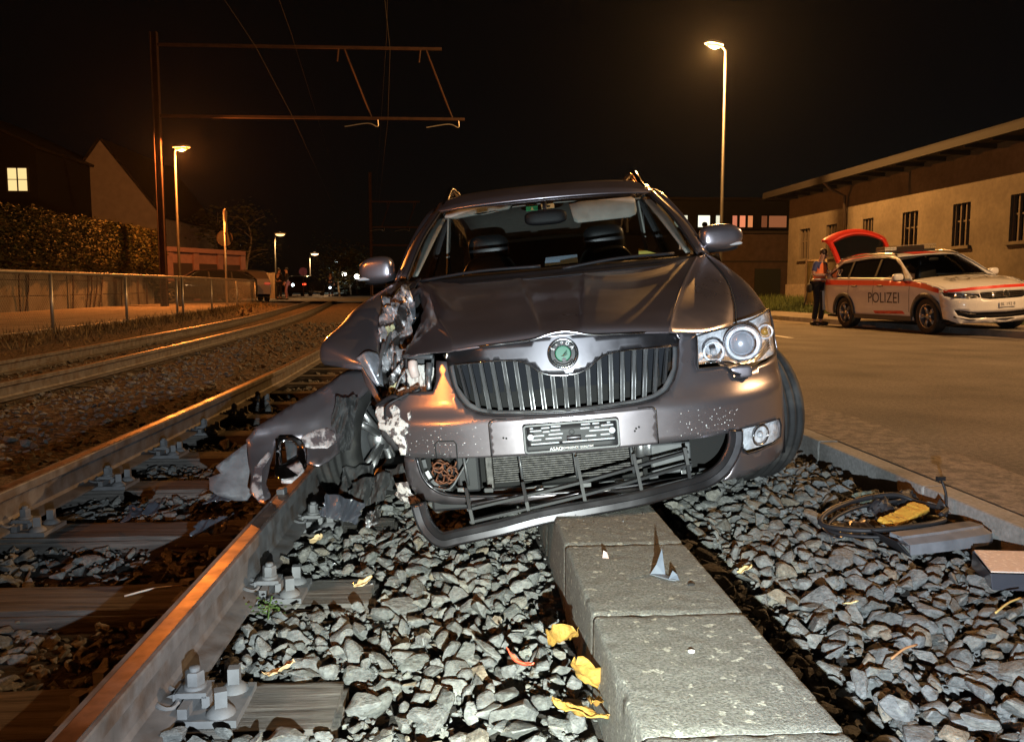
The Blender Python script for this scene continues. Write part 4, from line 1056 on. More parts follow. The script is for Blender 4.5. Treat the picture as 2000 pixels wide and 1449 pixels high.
# ---- right headlamp
HL = [(.478, .718), (.53, .727), (.60, .735), (.66, .742), (.72, .752), (.78, .765), (.832, .775), (.852, .76), (.858, .70), (.850, .64), (.83, .60), (.76, .588), (.69, .58), (.662, .570), (.625, .567), (.598, .578), (.574, .602), (.53, .604), (.468, .607)]
hl = empty('headlamp', parent=car)
fskin('headlamp_lens', HL, m_lens, hl, (), 0.02, 0.002, 0.0)
MB().tube([face(x, z, 0.001) for x, z in HL+HL[:1]], .0035, 6).build('lens_seal', m_black, hl, True)
m_refl = mat('reflector', (0.80, 0.81, 0.85), .3, .2, bump=.5, bscale=26, bdist=.03, var=.3, vscale=34)
def hl_in(x, z, dep): return Vector((x, face_y(x, z)+dep, z))
def refl_fn(s, z):
    x = x_of(s)
    b1 = math.exp(-(((x-.70)/.085)**2+((z-.672)/.075)**2)); b2 = math.exp(-(((x-.555)/.06)**2+((z-.655)/.05)**2)); b3 = math.exp(-(((x-.80)/.04)**2+((z-.69)/.06)**2))
    fl = .27+.60*(face_y(x, z)-.17)+.03
    y = max(face_y(x, z)+.012, fl)
    return Vector((x, y+.075*b1+.06*b2+.03*b3+.005*math.sin(z*150)*sstep(.74, .80, x), z))
skin('headlamp_reflector', [(s_of(x), z) for x, z in HL], refl_fn, m_refl, hl, (), .011)
pc = hl_in(.668, .668, .035)
hb = MB(); ax_ = Vector((-.16, -1, .02)).normalized()
def ring_at(c, r, t, n=28, ax=ax_, m=m_chrome, name='projector_ring'):
    u = ax.cross(Vector((0, 0, 1))).normalized(); v = u.cross(ax)
    return MB().tube([c+(u*math.cos(2*math.pi*j/n)+v*math.sin(2*math.pi*j/n))*r for j in range(n+1)], t, 8, cap=False).build(name, m, hl, True)
ring_at(pc, .056, .008, m=m_refl); ring_at(pc+ax_*-.012, .067, .003, m=m_satin)
MB().ball(pc+Vector((0, .012, 0)), (.048, .036, .048), 20, 12).build('projector_lens', mat('projector_glass', (0.42, 0.44, 0.50), .25, .3, coat=1.0), hl, True)
ring_at(hl_in(.545, .652, .045), .034, .005, m=m_refl)
MB().ball(hl_in(.545, .652, .05), (.013, .02, .013), 10, 8).build('bulb', mat('bulb_glass', (0.5, 0.5, 0.52), .1, coat=1), hl, True)
ring_at(hl_in(.795, .692, .035), .026, .004, m=m_refl); MB().ball(hl_in(.795, .692, .045), (.016, .02, .016), 10, 8).build('bulb', mat('bulb_amber', (0.55, 0.30, 0.06), .15, coat=1), hl, True)
for k in range(4):
    MB().tube(crom([hl_in(.50+.02*k, .62, .02), hl_in(.585, .615-.004*k, .028), hl_in(.64, .598+.002*k, .03), hl_in(.72, .600+.006*k, .028), hl_in(.80, .632+.01*k, .02)], 5), .0035, 6).build('chrome_blade', m_chrome, hl, True)
MB().sball(face(.632, .574, -.001), (.042, .008, .021), .5).build('washer_cover', m_paint, hl, True)
tube_on_face([(.590, .585), (.60, .556), (.625, .549), (.655, .551), (.672, .566)], .003, m_dark, 'washer_seam', hl, .003)
# gap lines
MB().tube([Vector((a[0]+.005, a[1], a[2]+.001)) for a in crom(CRr[-1][:5], 6)], .0042, 5).build('bonnet_gap', m_dark, car)
# ---- fog lamp
fg = empty('fog_lamp', parent=car)
fskin('fog_lens', FOG, m_lens, fg, (), .02, .001, 0.0)
skin('fog_reflector', [(s_of(x), z) for x, z in FOG], lambda s, z: hl_in(x_of(s), z, .010+.05*(.80-x_of(s))/.2+.02*math.exp(-(((x_of(s)-.695)/.07)**2+((z-.335)/.05)**2))), m_refl, fg, (), .012)
ring_f = MB().tube([hl_in(.695+.036*math.cos(a), .335+.036*math.sin(a), .018) for a in [2*math.pi*k/20 for k in range(21)]], .004, 6, cap=False).build('fog_ring', m_chrome, fg, True)
MB().ball(hl_in(.695, .335, .03), (.012, .014, .012), 10, 8).build('bulb', MATS['bulb_glass'], fg, True)
MB().tube([face(x, z, .001) for x, z in FOG+FOG[:1]], .003, 6).build('fog_seal', m_black, fg, True)
# ---- satin trim at the right end of the lower opening, and the grille that dropped out
lg = empty('lower_grille', parent=car); lg['label'] = 'lower grille hanging out of the bumper on its left side'
path = crom([(-.528, -.045, .250), (-.515, -.055, .195), (-.494, -.07, .158), (-.455, -.085, .130), (-.40, -.092, .138), (-.25, -.10, .162), (-.10, -.088, .186), (.179, -.05, .206), (.36, .02, .218), (.46, .07, .226), (.52, .09, .256), (.556, .10, .30), (.574, .105, .345), (.578, .11, .385)], 5)
fr = MB(); prof = [(-.025, -.006), (-.023, .008), (-.019, .011), (-.004, .006), (.0, .001), (.021, .000), (.024, .005), (.026, -.004)]
k = 0; nP = len(prof); V = []; Fc = []
for i, p in enumerate(path):
    t = (path[min(i+1, len(path)-1)]-path[max(i-1, 0)]).normalized(); nv_ = Vector((0, -1, .15)).normalized(); sd = t.cross(nv_).normalized()
    for a, b in prof: V.append(p+sd*a+nv_*b)
for i in range(len(path)-1):
    for j in range(nP-1): Fc.append([i*nP+j, (i+1)*nP+j, (i+1)*nP+j+1, i*nP+j+1])
gt = mk('grille_trim', V, Fc, m_satin, lg, True, solid=.004, off=0); gt.data.set_sharp_from_angle(angle=R(25))
for a, b in (((-.367, -.02, .211), (.400, .065, .333)), ((-.360, -.04, .173), (.408, .055, .291)), ((-.345, -.03, .160), (.30, .01, .232))):
    A, B = Vector(a), Vector(b); mid = (A+B)/2+Vector((0, -.035, 0))
    MB().sweep(crom([A, mid, B], 8), [(-.012, -.0045), (.012, -.0045), (.012, .0045), (-.012, .0045)]).build('grille_bar', m_black, lg)
for a, b in (((-.366, 0, .276), (-.344, -.05, .149)), ((-.171, -.02, .287), (-.153, -.065, .168)), ((.015, -.03, .363), (.035, -.065, .190)), ((.208, 0, .351), (.226, -.025, .215)), ((.387, .045, .350), (.398, .045, .240))):
    MB().sweep([a, tuple((a[k]+b[k])/2+(-.012 if k == 1 else 0) for k in range(3)), b], [(-.0055, -.010), (.0055, -.010), (.0055, .010), (-.0055, .010)], (0, 1, 0)).build('grille_bar', m_black, lg)
for x, z0, z1 in ((-.372, .268, .372), (-.178, .262, .372), (.01, .27, .372), (.205, .275, .372)):
    MB().tube([(x, face_y(x, .37)+.02, z1), (x+.006, face_y(x, .3)+.03, z0)], .0055, 6).build('grille_stay', m_grey, car, True)
# ---- what shows through the opening: radiator pack, cross-member, fan motor
cond = empty('radiator', parent=car)
for i in range(17):
    z = .235+i*.0082
    MB().box(-.285, .235, .235, .25, z, z+.0038).build('radiator_fin', mat('radiator_alu', (0.055, 0.052, 0.05), .5, .7, var=.5, vscale=60), cond)
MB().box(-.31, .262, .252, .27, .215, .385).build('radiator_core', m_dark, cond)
MB().box(-.315, -.287, .225, .26, .215, .385).build('radiator_tank', MATS['radiator_alu'], cond, bevel=.004); MB().box(.237, .262, .225, .26, .215, .385).build('radiator_tank', MATS['radiator_alu'], cond, bevel=.004)
MB().box(-.33, .27, .215, .27, .198, .214).build('radiator_rail', m_grey, cond, bevel=.004)
MB().box(-.52, .50, .19, .27, .155, .197).build('cross_member', m_black, car, bevel=.01)
MB().box(-.42, -.335, .20, .26, .215, .40).build('air_duct', m_black, car, bevel=.01); MB().box(.30, .38, .20, .28, .25, .36).build('air_duct', m_grey, car, bevel=.01); MB().box(.285, .43, .17, .20, .235, .345).build('bracket', m_grey, car, bevel=.006)
for x in (.255, .285): MB().cyl((x, .19, .30), (x, .19, .375), .017, 12).build('drier_bottle', m_alu, car, True)
fb = MB(); frn = random.Random(3)
for k in range(18):
    c = Vector((-.455+frn.uniform(-.035, .035), .11+frn.uniform(-.02, .04), .305+frn.uniform(-.04, .045))); a = frn.uniform(0, 6)
    fb.tube([c+Vector((.02*math.cos(a+t), frn.uniform(-.01, .01), .02*math.sin(a+t))) for t in (0, 1, 2, 3)], .0035, 5)
fb.build('wiring', mat('rusty_wiring', (0.12, 0.042, 0.018), .6, .3, var=.5, vscale=60), car, True)
MB().lathe([(.028, -.01), (.032, 0), (.032, .05), (.02, .055)], (-.455, .20, .30), 'y', 18).build('horn', m_black, car, True)
MB().tube(crom([(-.36, .14, .36), (-.40, .12, .30), (-.44, .11, .255), (-.50, .13, .26)], 6), .004, 6).build('cable', m_grey, car, True)
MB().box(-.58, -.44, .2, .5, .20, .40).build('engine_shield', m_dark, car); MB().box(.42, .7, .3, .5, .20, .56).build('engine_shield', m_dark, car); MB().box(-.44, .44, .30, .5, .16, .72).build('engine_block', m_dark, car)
# ---- the torn left corner: wheel, arch liner, bumper corner lying on the rail, crushed metal
def wheel(parent, c, steer, r=.318, w=.215, rim_mat=None, camber=0.0, side=1, name='wheel', spokes=5):
    e = empty(name, parent=parent); e.location = c; e.rotation_euler = (0, camber, steer)
    h = w/2
    prof = [(r*.66, -h*.86), (r*.70, -h*.98), (r*.86, -h*1.03), (r*.955, -h*.93)]
    for g in (-.55, -.18, .18, .55):
        prof += [(r*.99, h*(g-.13)), (r*.965, h*(g-.06)), (r*.965, h*(g+.06)), (r*.99, h*(g+.13))] if True else []
    prof += [(r*.955, h*.93), (r*.86, h*1.03), (r*.70, h*.98), (r*.66, h*.86)]
    MB().lathe(prof, (0, 0, 0), 'x', 48, close=True).build('tyre', m_rubber, e, True)
    rm = rim_mat or m_alu
    MB().lathe([(r*.665, -h*.9), (r*.63, -h*.8), (r*.60, h*.3), (r*.61, h*.75), (r*.67, h*.92), (r*.69, h*.9), (r*.68, h*.8), (r*.64, h*.7), (r*.62, -h*.8)], (0, 0, 0), 'x', 40, close=True).build('rim', rm, e, True)
    sp = MB()
    for k in range(spokes):
        a = 2*math.pi*k/spokes
        for da in (-.13, .13):
            p0 = Vector((side*h*.62, r*.12*math.cos(a), r*.12*math.sin(a))); p1 = Vector((side*h*.72, r*.63*math.cos(a+da), r*.63*math.sin(a+da)))
            sp.tube([p0, p1], [r*.062, r*.05], 6)
    sp.lathe([(r*.02, side*h*.8), (r*.15, side*h*.78), (r*.19, side*h*.5), (r*.19, side*h*.2)], (0, 0, 0), 'x', 20)
    sp.build('spokes', rm, e, True)
    MB().lathe([(r*.10, -h*.3), (r*.46, -h*.3), (r*.46, h*.0), (r*.10, h*.0)], (0, 0, 0), 'x', 28).build('brake_disc', m_grey, e, True)
    return e
wheel(car, (.765, .88, .335), R(25), side=1)
wheel(car, (-.87, .88, .335), R(-24), side=1)['label'] = 'front wheel knocked askew in the torn arch'
wheel(car, (.79, 3.66, .31), 0, side=1); wheel(car, (-.79, 3.66, .31), 0, side=-1)
# right arch liner
for s in (1,):
    ln = MB(); V = []; Fq = []
    for i in range(13):
        a = R(200-20*i*(220/12)/20)
        for x in (.45, .86): V.append((s*x, .88+.38*math.cos(a), .33+.38*math.sin(a)))
    for i in range(12): Fq.append([2*i, 2*i+1, 2*i+3, 2*i+2])
    mk('arch_liner', V, Fq, m_black, car, True, solid=.005, off=0)
def panel_y(x, z):
    y = .51+.48*x+.95*z-.8*max(0, .40-z)
    return y-.045*math.exp(-(((x+1.03)/.16)**2+((z-.52)/.09)**2))
def pnl(x, z, d=0): 
    p = Vector((x, panel_y(x, z)-d, z)); 
    return p+Vector((0, .012*(1-2*abs(noise.noise(Vector((x*6, z*11, 0)))))*sstep(-.85, -1.0, x)+.006*noise.noise(Vector((x*25, z*25, 3))), 0))
corner = skin('bumper_corner', [(-.800, .63), (-.852, .655), (-.905, .66), (-.997, .606), (-1.11, .55), (-1.207, .494), (-1.239, .454), (-1.225, .40), (-1.19, .343), (-1.172, .293), (-1.128, .259), (-1.095, .248), (-1.098, .275), (-1.125, .31), (-1.135, .36), (-1.135, .43), (-1.05, .43), (-1.02, .395), (-1.005, .35), (-.96, .335), (-.93, .345), (-.895, .368), (-.905, .40), (-.885, .435), (-.905, .47), (-.89, .51), (-.85, .545), (-.81, .575)],
    lambda x, z: pnl(x, z), m_paint, car, (), .02, .006, -1.0)
corner['label'] = 'torn-off bumper corner resting on the rail'
# scraped patches on the corner
m_scrape = mat('scraped_paint', (0.42, 0.38, 0.38), .5, .2, color2=(0.09, 0.07, 0.075), c2scale=22, c2lo=.46, c2hi=.56, bump=.5, bscale=60, bdist=.006)
for poly in ([(-1.045, .435), (-1.0, .455), (-.955, .458), (-.925, .44), (-.915, .40), (-.945, .385), (-1.0, .392), (-1.03, .40)], [(-.905, .44), (-.888, .455), (-.89, .505), (-.902, .515), (-.915, .48)], [(-1.155, .35), (-1.14, .39), (-1.155, .405), (-1.185, .36), (-1.17, .30), (-1.135, .265), (-1.115, .268), (-1.14, .31)]):
    skin('scrape', poly, lambda x, z: pnl(x, z, .003), m_scrape, corner, (), .012, .001)
# fog-lamp bezel in it
bz = [(-1.132, .445), (-1.118, .456), (-1.07, .452), (-1.035, .432), (-1.012, .38), (-1.0, .335), (-1.02, .318), (-1.075, .318), (-1.098, .335), (-1.118, .39)]
bi = [(-1.110, .432), (-1.072, .428), (-1.052, .405), (-1.046, .375), (-1.085, .36), (-1.105, .40)]
skin('fog_bezel', bz, lambda x, z: pnl(x, z, .022+.012*math.sin((x+z)*40)), m_chrome, corner, [bi], .012, .004)
skin('bezel_back', bi, lambda x, z: pnl(x, z, -.03), m_grey, corner, (), .02, .002)
skin('bezel_flap', [(-1.085, .345), (-1.03, .365), (-1.0, .33), (-1.035, .30), (-1.07, .305)], lambda x, z: pnl(x, z, .03-.3*(.36-z)), m_scrape, corner, (), .012, .003)
# grey liner sticking out behind it
skin('liner_flap', [(-1.235, .445), (-1.27, .425), (-1.33, .385), (-1.362, .362), (-1.345, .335), (-1.385, .325), (-1.38, .282), (-1.35, .26), (-1.292, .229), (-1.247, .224), (-1.20, .29), (-1.215, .36)], lambda x, z: Vector((x, .36+.35*(x+1.25)+.4*(z-.35)+.012*noise.noise(Vector((x*14, z*14, 7))), z)), mat('grey_liner', (0.085, 0.085, 0.092), .55, var=.35, vscale=22, bump=.35, bscale=30, bdist=.008), corner, (), .02, .003, 0)
MB().box(-1.08, -1.05, .16, .20, .23, .29).build('bezel_tab', m_grey, corner, bevel=.004)
# arch liner remains in front of the tyre
# debris under the wheel: black arch-liner scraps
crn = random.Random(11)
def crumple(name, c, u, v, nu, nv, amp, m, parent, sc=9.0, thick=.002, seed=0, rag=.0):
    nu, nv = int(nu*2.6), int(nv*2.6)
    c, u, v = Vector(c), Vector(u), Vector(v); nrm = u.cross(v).normalized(); V = []; Fq = []
    for i in range(nv+1):
        for j in range(nu+1):
            a, b = j/nu-.5, i/nv-.5
            if rag: 
                k = 1+rag*noise.noise(Vector((math.atan2(b, a)*2.2, seed*3.1, 0))); a, b = a*k, b*k
            q = c+u*a+v*b
            q0 = q; q = c+u*a*1.5+v*b*.55
            n1 = noise.noise(q*sc+Vector((seed*7, 0, 0)))
            n2 = abs(noise.noise(q*sc*2.1+Vector((0, seed*5, 0))))+.35*abs(noise.noise(q*sc*4.7+Vector((seed, 0, 0))))
            rg_ = lambda t_: 1-2*abs(noise.noise(t_))
            n1 = .9*rg_(q*sc*.8+Vector((seed*7, 0, 0)))-.3; n2 = .55*rg_(q*sc*1.9+Vector((0, seed*5, 0)))-.15
            V.append(q0+nrm*amp*(n1+n2)+u*.05*noise.noise(q*sc+Vector((0, 0, seed*9))))
    for i in range(nv):
        for j in range(nu): k = i*(nu+1)+j; Fq.append([k, k+1, k+nu+2, k+nu+1])
    o = mk(name, V, Fq, m, parent, True, solid=thick, off=0)
    try: o.data.set_sharp_from_angle(angle=R(22))
    except Exception: pass
    return o
crumple('liner_piece', (-.895, .50, .46), (.09, .03, .0), (.05, .05, .22), 10, 14, .028, mat('scrap_rubber', (0.03, 0.03, 0.031), .7, spec=.25, var=.4, vscale=25), car, 16, seed=77, rag=.2)
m_foil = mat('crushed_metal', (0.50, 0.50, 0.52), .42, .6, var=.5, vscale=30, color2=(0.05, 0.046, 0.045), c2scale=11, c2lo=.47, c2hi=.56, bump=.35, bscale=50, bdist=.008)
m_yellowish = mat('insulation', (0.36, 0.34, 0.20), .8, var=.4, vscale=40, bump=.6, bscale=50)
crumple('crushed_panel', (-.690, .66, .77), (.15, -.08, .03), (.02, -.26, -.32), 14, 22, .04, m_foil, car, 14, seed=1)
crumple('crushed_panel', (-.690, .86, .90), (.12, 0, .05), (.03, -.16, -.16), 10, 12, .03, m_foil, car, 16, seed=2)
crumple('crushed_panel', (-.60, .50, .63), (.16, .03, .02), (.01, -.10, -.13), 12, 12, .03, m_foil, car, 18, seed=3)
crumple('inner_wing', (-.66, .86, .70), (.24, .05, 0), (0, .25, .34), 14, 14, .03, m_black, car, 9, seed=4)
crumple('crushed_panel', (-.655, .46, .58), (.05, 0, .05), (.02, 0, -.16), 6, 12, .02, m_foil, car, 20, seed=5)
crumple('insulation_tuft', (-.705, .72, .815), (.035, 0, .01), (0, -.03, .05), 8, 8, .015, m_yellowish, car, 40, seed=6, rag=.4)
crumple('insulation_tuft', (-.665, .44, .585), (.035, 0, .02), (0, 0, .05), 8, 8, .012, m_yellowish, car, 40, seed=7, rag=.4)
crumple('torn_strip', (-.645, .98, .945), (.05, 0, 0), (-.03, -.22, -.10), 5, 14, .014, m_paint, car, 12, seed=8)
crumple('torn_strip', (-.675, 1.10, .985), (.045, 0, .01), (-.05, -.24, -.10), 4, 14, .012, m_black, car, 12, seed=9)
crumple('torn_strip', (-.625, .80, .895), (.04, 0, .0), (.02, -.16, -.07), 4, 10, .010, MATS['bare_metal'], car, 14, seed=10)
for a, b, r, mm in (((-.72, .62, .77), (-.735, .50, .64), .008, m_alu), ((-.665, .55, .72), (-.695, .42, .55), .006, m_grey), ((-.69, .80, .86), (-.725, .62, .72), .009, m_grey), ((-.585, .40, .68), (-.66, .42, .57), .005, m_alu), ((-.74, .95, .90), (-.70, .80, .84), .010, m_black), ((-.76, 1.0, .93), (-.70, 1.16, 1.0), .009, m_black), ((-.745, 1.02, .94), (-.675, 1.18, 1.01), .006, m_black)):
    a, b = Vector(a), Vector(b); MB().tube(crom([a, (a+b)/2+Vector((crn.uniform(-.015, .015), 0, crn.uniform(-.01, .02))), b], 5), r, 7).build('bent_stay', mm, car, True)
# headlamp hole on the left: mounting, hose, broken white housing
m_hous = mat('lamp_housing', (0.50, 0.47, 0.44), .5, color2=(0.2, 0.18, 0.17), c2scale=14, c2lo=.55, c2hi=.65, bump=.4, bscale=30)
crumple('broken_housing', (-.535, .33, .645), (.10, 0, .02), (.01, 0, -.075), 10, 8, .022, m_hous, car, 16, seed=12, rag=.25, thick=.006)
crumple('broken_housing', (-.565, .30, .600), (.13, .0, .025), (.0, -.05, -.035), 10, 6, .016, m_hous, car, 18, seed=13, rag=.25, thick=.006)
MB().tube(crom([(-.553, .28, .705), (-.552, .27, .68), (-.548, .28, .650)], 4), .018, 10).build('filler_neck', mat('pale_plastic', (0.52, 0.42, 0.38), .5), car, True)
MB().cyl((-.482, .22, .70), (-.488, .21, .655), .013, 10).build('damper', m_grey, car, True); MB().cyl((-.488, .21, .655), (-.492, .20, .595), .010, 10).build('damper', m_alu, car, True)
MB().tube(crom([(-.47, .24, .72), (-.51, .25, .722), (-.59, .30, .728)], 4), .010, 7).build('bent_stay', m_grey, car, True)
MB().box(-.60, -.46, .36, .40, .52, .72).build('lamp_carrier', m_black, car, bevel=.01)
MB().tube(crom([(-.70, .26, .555), (-.63, .20, .590), (-.585, .19, .582), (-.52, .19, .612)], 5), .008, 7).build('torn_hose', m_black, car, True)
MB().tube(crom([(-.66, .19, .51), (-.645, .165, .56), (-.60, .17, .585), (-.56, .17, .60)], 5), .004, 6).build('cable', m_black, car, True)
# torn bumper end: pale exposed plastic
for poly in ([(-.70, .556), (-.665, .552), (-.668, .53), (-.642, .515), (-.648, .50), (-.685, .50), (-.705, .525)], [(-.645, .55), (-.622, .565), (-.60, .545), (-.598, .52), (-.56, .497), (-.568, .482), (-.625, .49), (-.66, .498), (-.63, .525)],
             [(-.69, .50), (-.64, .497), (-.575, .49), (-.566, .47), (-.585, .455), (-.578, .42), (-.585, .388), (-.606, .386), (-.613, .42), (-.645, .455), (-.66, .47), (-.69, .478)], [(-.57, .53), (-.556, .545), (-.552, .525), (-.562, .51)]):
    fskin('torn_edge', poly, m_white_torn, bumper, (), .01, .0045, .002)
fskin('bumper_return', [(-.70, .50), (-.61, .49), (-.60, .39), (-.645, .40), (-.69, .44)], m_grey, bumper, (), .02, -.04, .003)
# pale chips on the right half of the bumper
chips = MB(); crn2 = random.Random(5)
for k in range(60):
    x, z = crn2.gauss(.48, .085), crn2.gauss(.425, .028)
    if not (.30 < x < .66 and .385 < z < .482): continue
    s = crn2.uniform(.0006, .0018)*(1.5 if crn2.random() < .1 else 1); q = [face(x+s*math.cos(a)*crn2.uniform(.6, 1.3), z+s*math.sin(a)*crn2.uniform(.6, 1.3), .0008) for a in (0, 1.2, 2.5, 3.8, 5.0)]
    chips.add(q, [[0, 1, 2, 3, 4]])
for k in range(60):
    x, z = crn2.uniform(-.58, -.30), crn2.uniform(.385, .485); s = crn2.uniform(.0006, .0016)
    chips.add([face(x+s*math.cos(a), z+s*math.sin(a), .0008) for a in (0, 1.2, 2.5, 3.8, 5.0)], [[0, 1, 2, 3, 4]])
co = chips.build('paint_chips', m_ink, bumper); co['kind'] = 'stuff'
# wheel-arch scrap below the left wheel
for k, (c, u, v) in enumerate((((-.80, .42, .20), (.16, .02, .02), (.02, .05, .10)), ((-.88, .55, .22), (.12, .05, 0), (.0, .06, .09)), ((-.72, .50, .22), (.14, 0, .03), (0, .05, .08)))):
    crumple('liner_scrap', c, u, v, 9, 8, .03, MATS['scrap_rubber'], car, 14, seed=20+k, rag=.3)
# ================================================================== LEFT AND FAR SIDE
SODIUM, AMBER, COOL = (1.0, 0.28, 0.045), (1.0, 0.47, 0.13), (0.75, 0.9, 1.0)
m_pole = mat('galvanised_pole', (0.045, 0.042, 0.038), .55, .5, var=.2, vscale=5)
m_mast = mat('mast_steel', (0.05, 0.025, 0.019), .7, .3, var=.3, vscale=4)
def street_lamp(name, base, top, head_dx, color, power, label, head_dy=0.0, estr=40, cone=165, light=True, hs=1.0, rad=.05, point=False):
    bx, by, bz = base; e = empty(name, base)
    h = top-bz
    MB().tube([(0, 0, 0), (0, 0, .9), (0, 0, .95), (0, 0, h)], [.075, .07, .055, .036], 10).build('pole', m_pole, e, True)
    MB().tube(crom([(0, 0, h-.05), (head_dx*.25, head_dy*.25, h+.06), (head_dx*.8, head_dy*.8, h+.09)], 4), .028, 8).build('arm', m_pole, e, True)
    dirv = Vector((head_dx, head_dy, 0)); ln = dirv.length; dirv.normalize(); ang = math.atan2(dirv.y, dirv.x)
    hd = empty('lamp_head', parent=e); hd.location = (head_dx, head_dy, h+.08); hd.rotation_euler = (0, 0, ang)
    MB().sball((0, 0, .035), (.30*hs, .12*hs, .07*hs), .75, 16, 8, warp=lambda p: Vector((p.x, p.y, max(p.z, -.02)))).build('housing', mat('lamp_housing_grey', (0.25, 0.25, 0.25), .5), hd, True)
    MB().ball((0, 0, .01), (.23*hs, .10*hs, .095*hs), 14, 8).build('bulb_glass', emat('lamp_glow_%d_%d' % (int(1000*color[1]), int(estr*10)), color, estr), hd, True)
    if light:
        d = bpy.data.lights.new(name+'_light', 'POINT' if point else 'SPOT'); d.energy = power; d.color = color; d.shadow_soft_size = rad
        if not point: d.spot_size = R(cone); d.spot_blend = .35
        lo = bpy.data.objects.new(name+'_light', d); link(lo, hd); lo.location = (0, 0, -.2)
    tag(e, label, 'street lamp', 'street lamps along the road and the line')
    return e
street_lamp('street_lamp', (-10.82, 31.9, gz(31.9)+.05), 6.0, .28, SODIUM, 3300, 'street lamp with orange light beside the tall mast on the left', -.1, 1.9, point=True, hs=1.25)
street_lamp('street_lamp', (7.95, 25.4, gzr(25.4)), 8.1, -.42, AMBER, 6000, 'tall street lamp with yellow light rising behind the right door mirror', -.2, 3.0, point=True, hs=1.2)
street_lamp('street_lamp', (-11.15, 49.2, gz(49.2)), 4.0, .32, (1.0, .55, .2), 450, 'orange street lamp above the wooden fence and the person in black', 0, 3, hs=1.2)
street_lamp('street_lamp', (-12.35, 66.4, gz(66.4)), 3.62, .40, (1.0, .6, .28), 900, 'smaller orange street lamp further down, third from the left', 0, 5, hs=1.3)
street_lamp('street_lamp', (-13.75, 86.6, gz(86.6)), 3.75, .42, (.8, 1.0, .95), 400, 'distant street lamp with cold white light', 0, 4, hs=1.3)
# lamps of the same rows behind the photographer: they light the near rails, the car and the road
street_lamp('street_lamp', (-10.5, -4.5, .0), 7.0, .35, SODIUM, 1700, 'orange street lamp of the left row standing behind the viewer', 0, 60)
street_lamp('street_lamp', (12.6, 6.0, .3), 8.1, -.45, (1.0, 0.56, 0.24), 4600, 'yellow street lamp of the right row standing outside the picture', 0, 60)
# distant lamps without poles in view
for (x, y, z, c, lab, s) in ((-11.85, 81.3, 2.44, (1, .93, .75), 'round white lamp glowing among far bushes, left of a pair', .34), (-10.6, 81.2, 2.19, (1, .95, .8), 'round white lamp glowing right beside the left door mirror', .34)):
    e = empty('globe_lamp', (x, y, gz(y)))
    MB().cyl((0, 0, 0), (0, 0, z-gz(y)), .04, 6).build('post', m_mast, e); MB().ball((0, 0, z-gz(y)), s*.75, 12, 8).build('globe', emat('globe_glow', (1, .93, .72), 9), e, True)
    tag(e, lab, 'lamp', 'globe lamps far down the street')

# ---- railing
fx = lambda y: -6.72+bend(y)
fence = empty('railing', (fx(14), 14, 0)); tag(fence, 'low grey tube railing with wire mesh along the left side of the tracks', 'railing')
inv = Matrix.Translation(-Vector((fx(14), 14, 0)))
def fpart(mb, name, m, **k):
    o = mb.build(name, m, fence, **k); o.matrix_parent_inverse = inv; return o
FY = [6.5, 9, 11.6, 14.3, 17.9, 21.9, 26.3, 31.2, 36.2]
m_gal = mat('galvanised', (0.36, 0.35, 0.34), .45, .8, var=.2, vscale=6)
for i, y in enumerate(FY):
    for dx in ((0,) if y != 21.9 else (0, .09)):
        fpart(MB().cyl((fx(y)+dx, y+dx*2, gz(y)-.1), (fx(y)+dx, y+dx*2, gz(y)+1.05), .03, 8), 'post', m_gal, smooth=True)
tp = [(fx(y), y, gz(y)+1.06) for y in frange(6.5, 36.2, 1.5)]
fpart(MB().tube(tp, .032, 8), 'top_rail', m_gal, smooth=True)
fpart(MB().tube([(p[0], p[1], p[2]-.94) for p in tp], .008, 5), 'bottom_wire', m_gal, smooth=True)
wm = MB(); y = 9.0
while y < 35.6:
    for sgn in (1, -1):
        a, b = y, y+.92
        if sgn < 0: a, b = b, a
        A = Vector((fx(a), a, gz(a)+.12)); B = Vector((fx(b), b, gz(b)+1.03))
        wm.tube([A, B], .0022, 3, cap=False)
    y += .075
o = fpart(wm, 'wire_mesh', m_gal); o['kind'] = 'stuff'

# ---- garden wall with ivy, houses
m_gwall = mat('garden_wall', (0.15, 0.15, 0.155), .85, color2=(0.09, 0.088, 0.085), c2scale=1.2, bump=.4, bscale=12, bdist=.02)
gw = empty('garden_wall', (-13.6, 26, 0)); tag(gw, 'grey panelled garden wall behind the railing, overgrown by ivy', 'wall')
ginv = Matrix.Translation(-Vector((-13.6, 26, 0)))
for i in range(8):
    y0 = 16+2.6*i; y1 = min(36.6, y0+2.52)
    for r_ in range(4):
        o = MB().box(-13.72, -13.6+(0.012 if (i+r_) % 2 else 0), y0, y1, gz(y0)+.03+.5*r_, gz(y0)+.515+.5*r_).build('wall_panel', m_gwall, gw, bevel=.01); o.matrix_parent_inverse = ginv
    o = MB().box(-13.74, -13.56, y1, y1+.08, gz(y0), gz(y0)+2.1).build('wall_post', m_gwall, gw); o.matrix_parent_inverse = ginv
def leaf_mass(name, pts, size, m, parent=None, rs=3, aspect=1.7):
    r_ = random.Random(rs); V = []; Fq = []
    for c in pts:
        c = Vector(c); s = size*r_.uniform(.6, 1.4)
        q = Matrix.Rotation(r_.uniform(0, 6.28), 3, 'Z')@Matrix.Rotation(r_.uniform(-1.1, 1.1), 3, 'X')
        k = len(V)
        V += [c+q@Vector(p)*s for p in ((-.5, 0, 0), (0, -.32, .1), (.5*aspect*.6, 0, 0), (0, .32, .1))]
        Fq += [[k, k+1, k+2], [k, k+2, k+3]]
    return mk(name, V, Fq, m, parent)
m_ivy = mat('ivy_leaf', (0.040, 0.045, 0.012), .7, var=.6, vscale=3, color2=(0.07, 0.05, 0.012), c2scale=4)
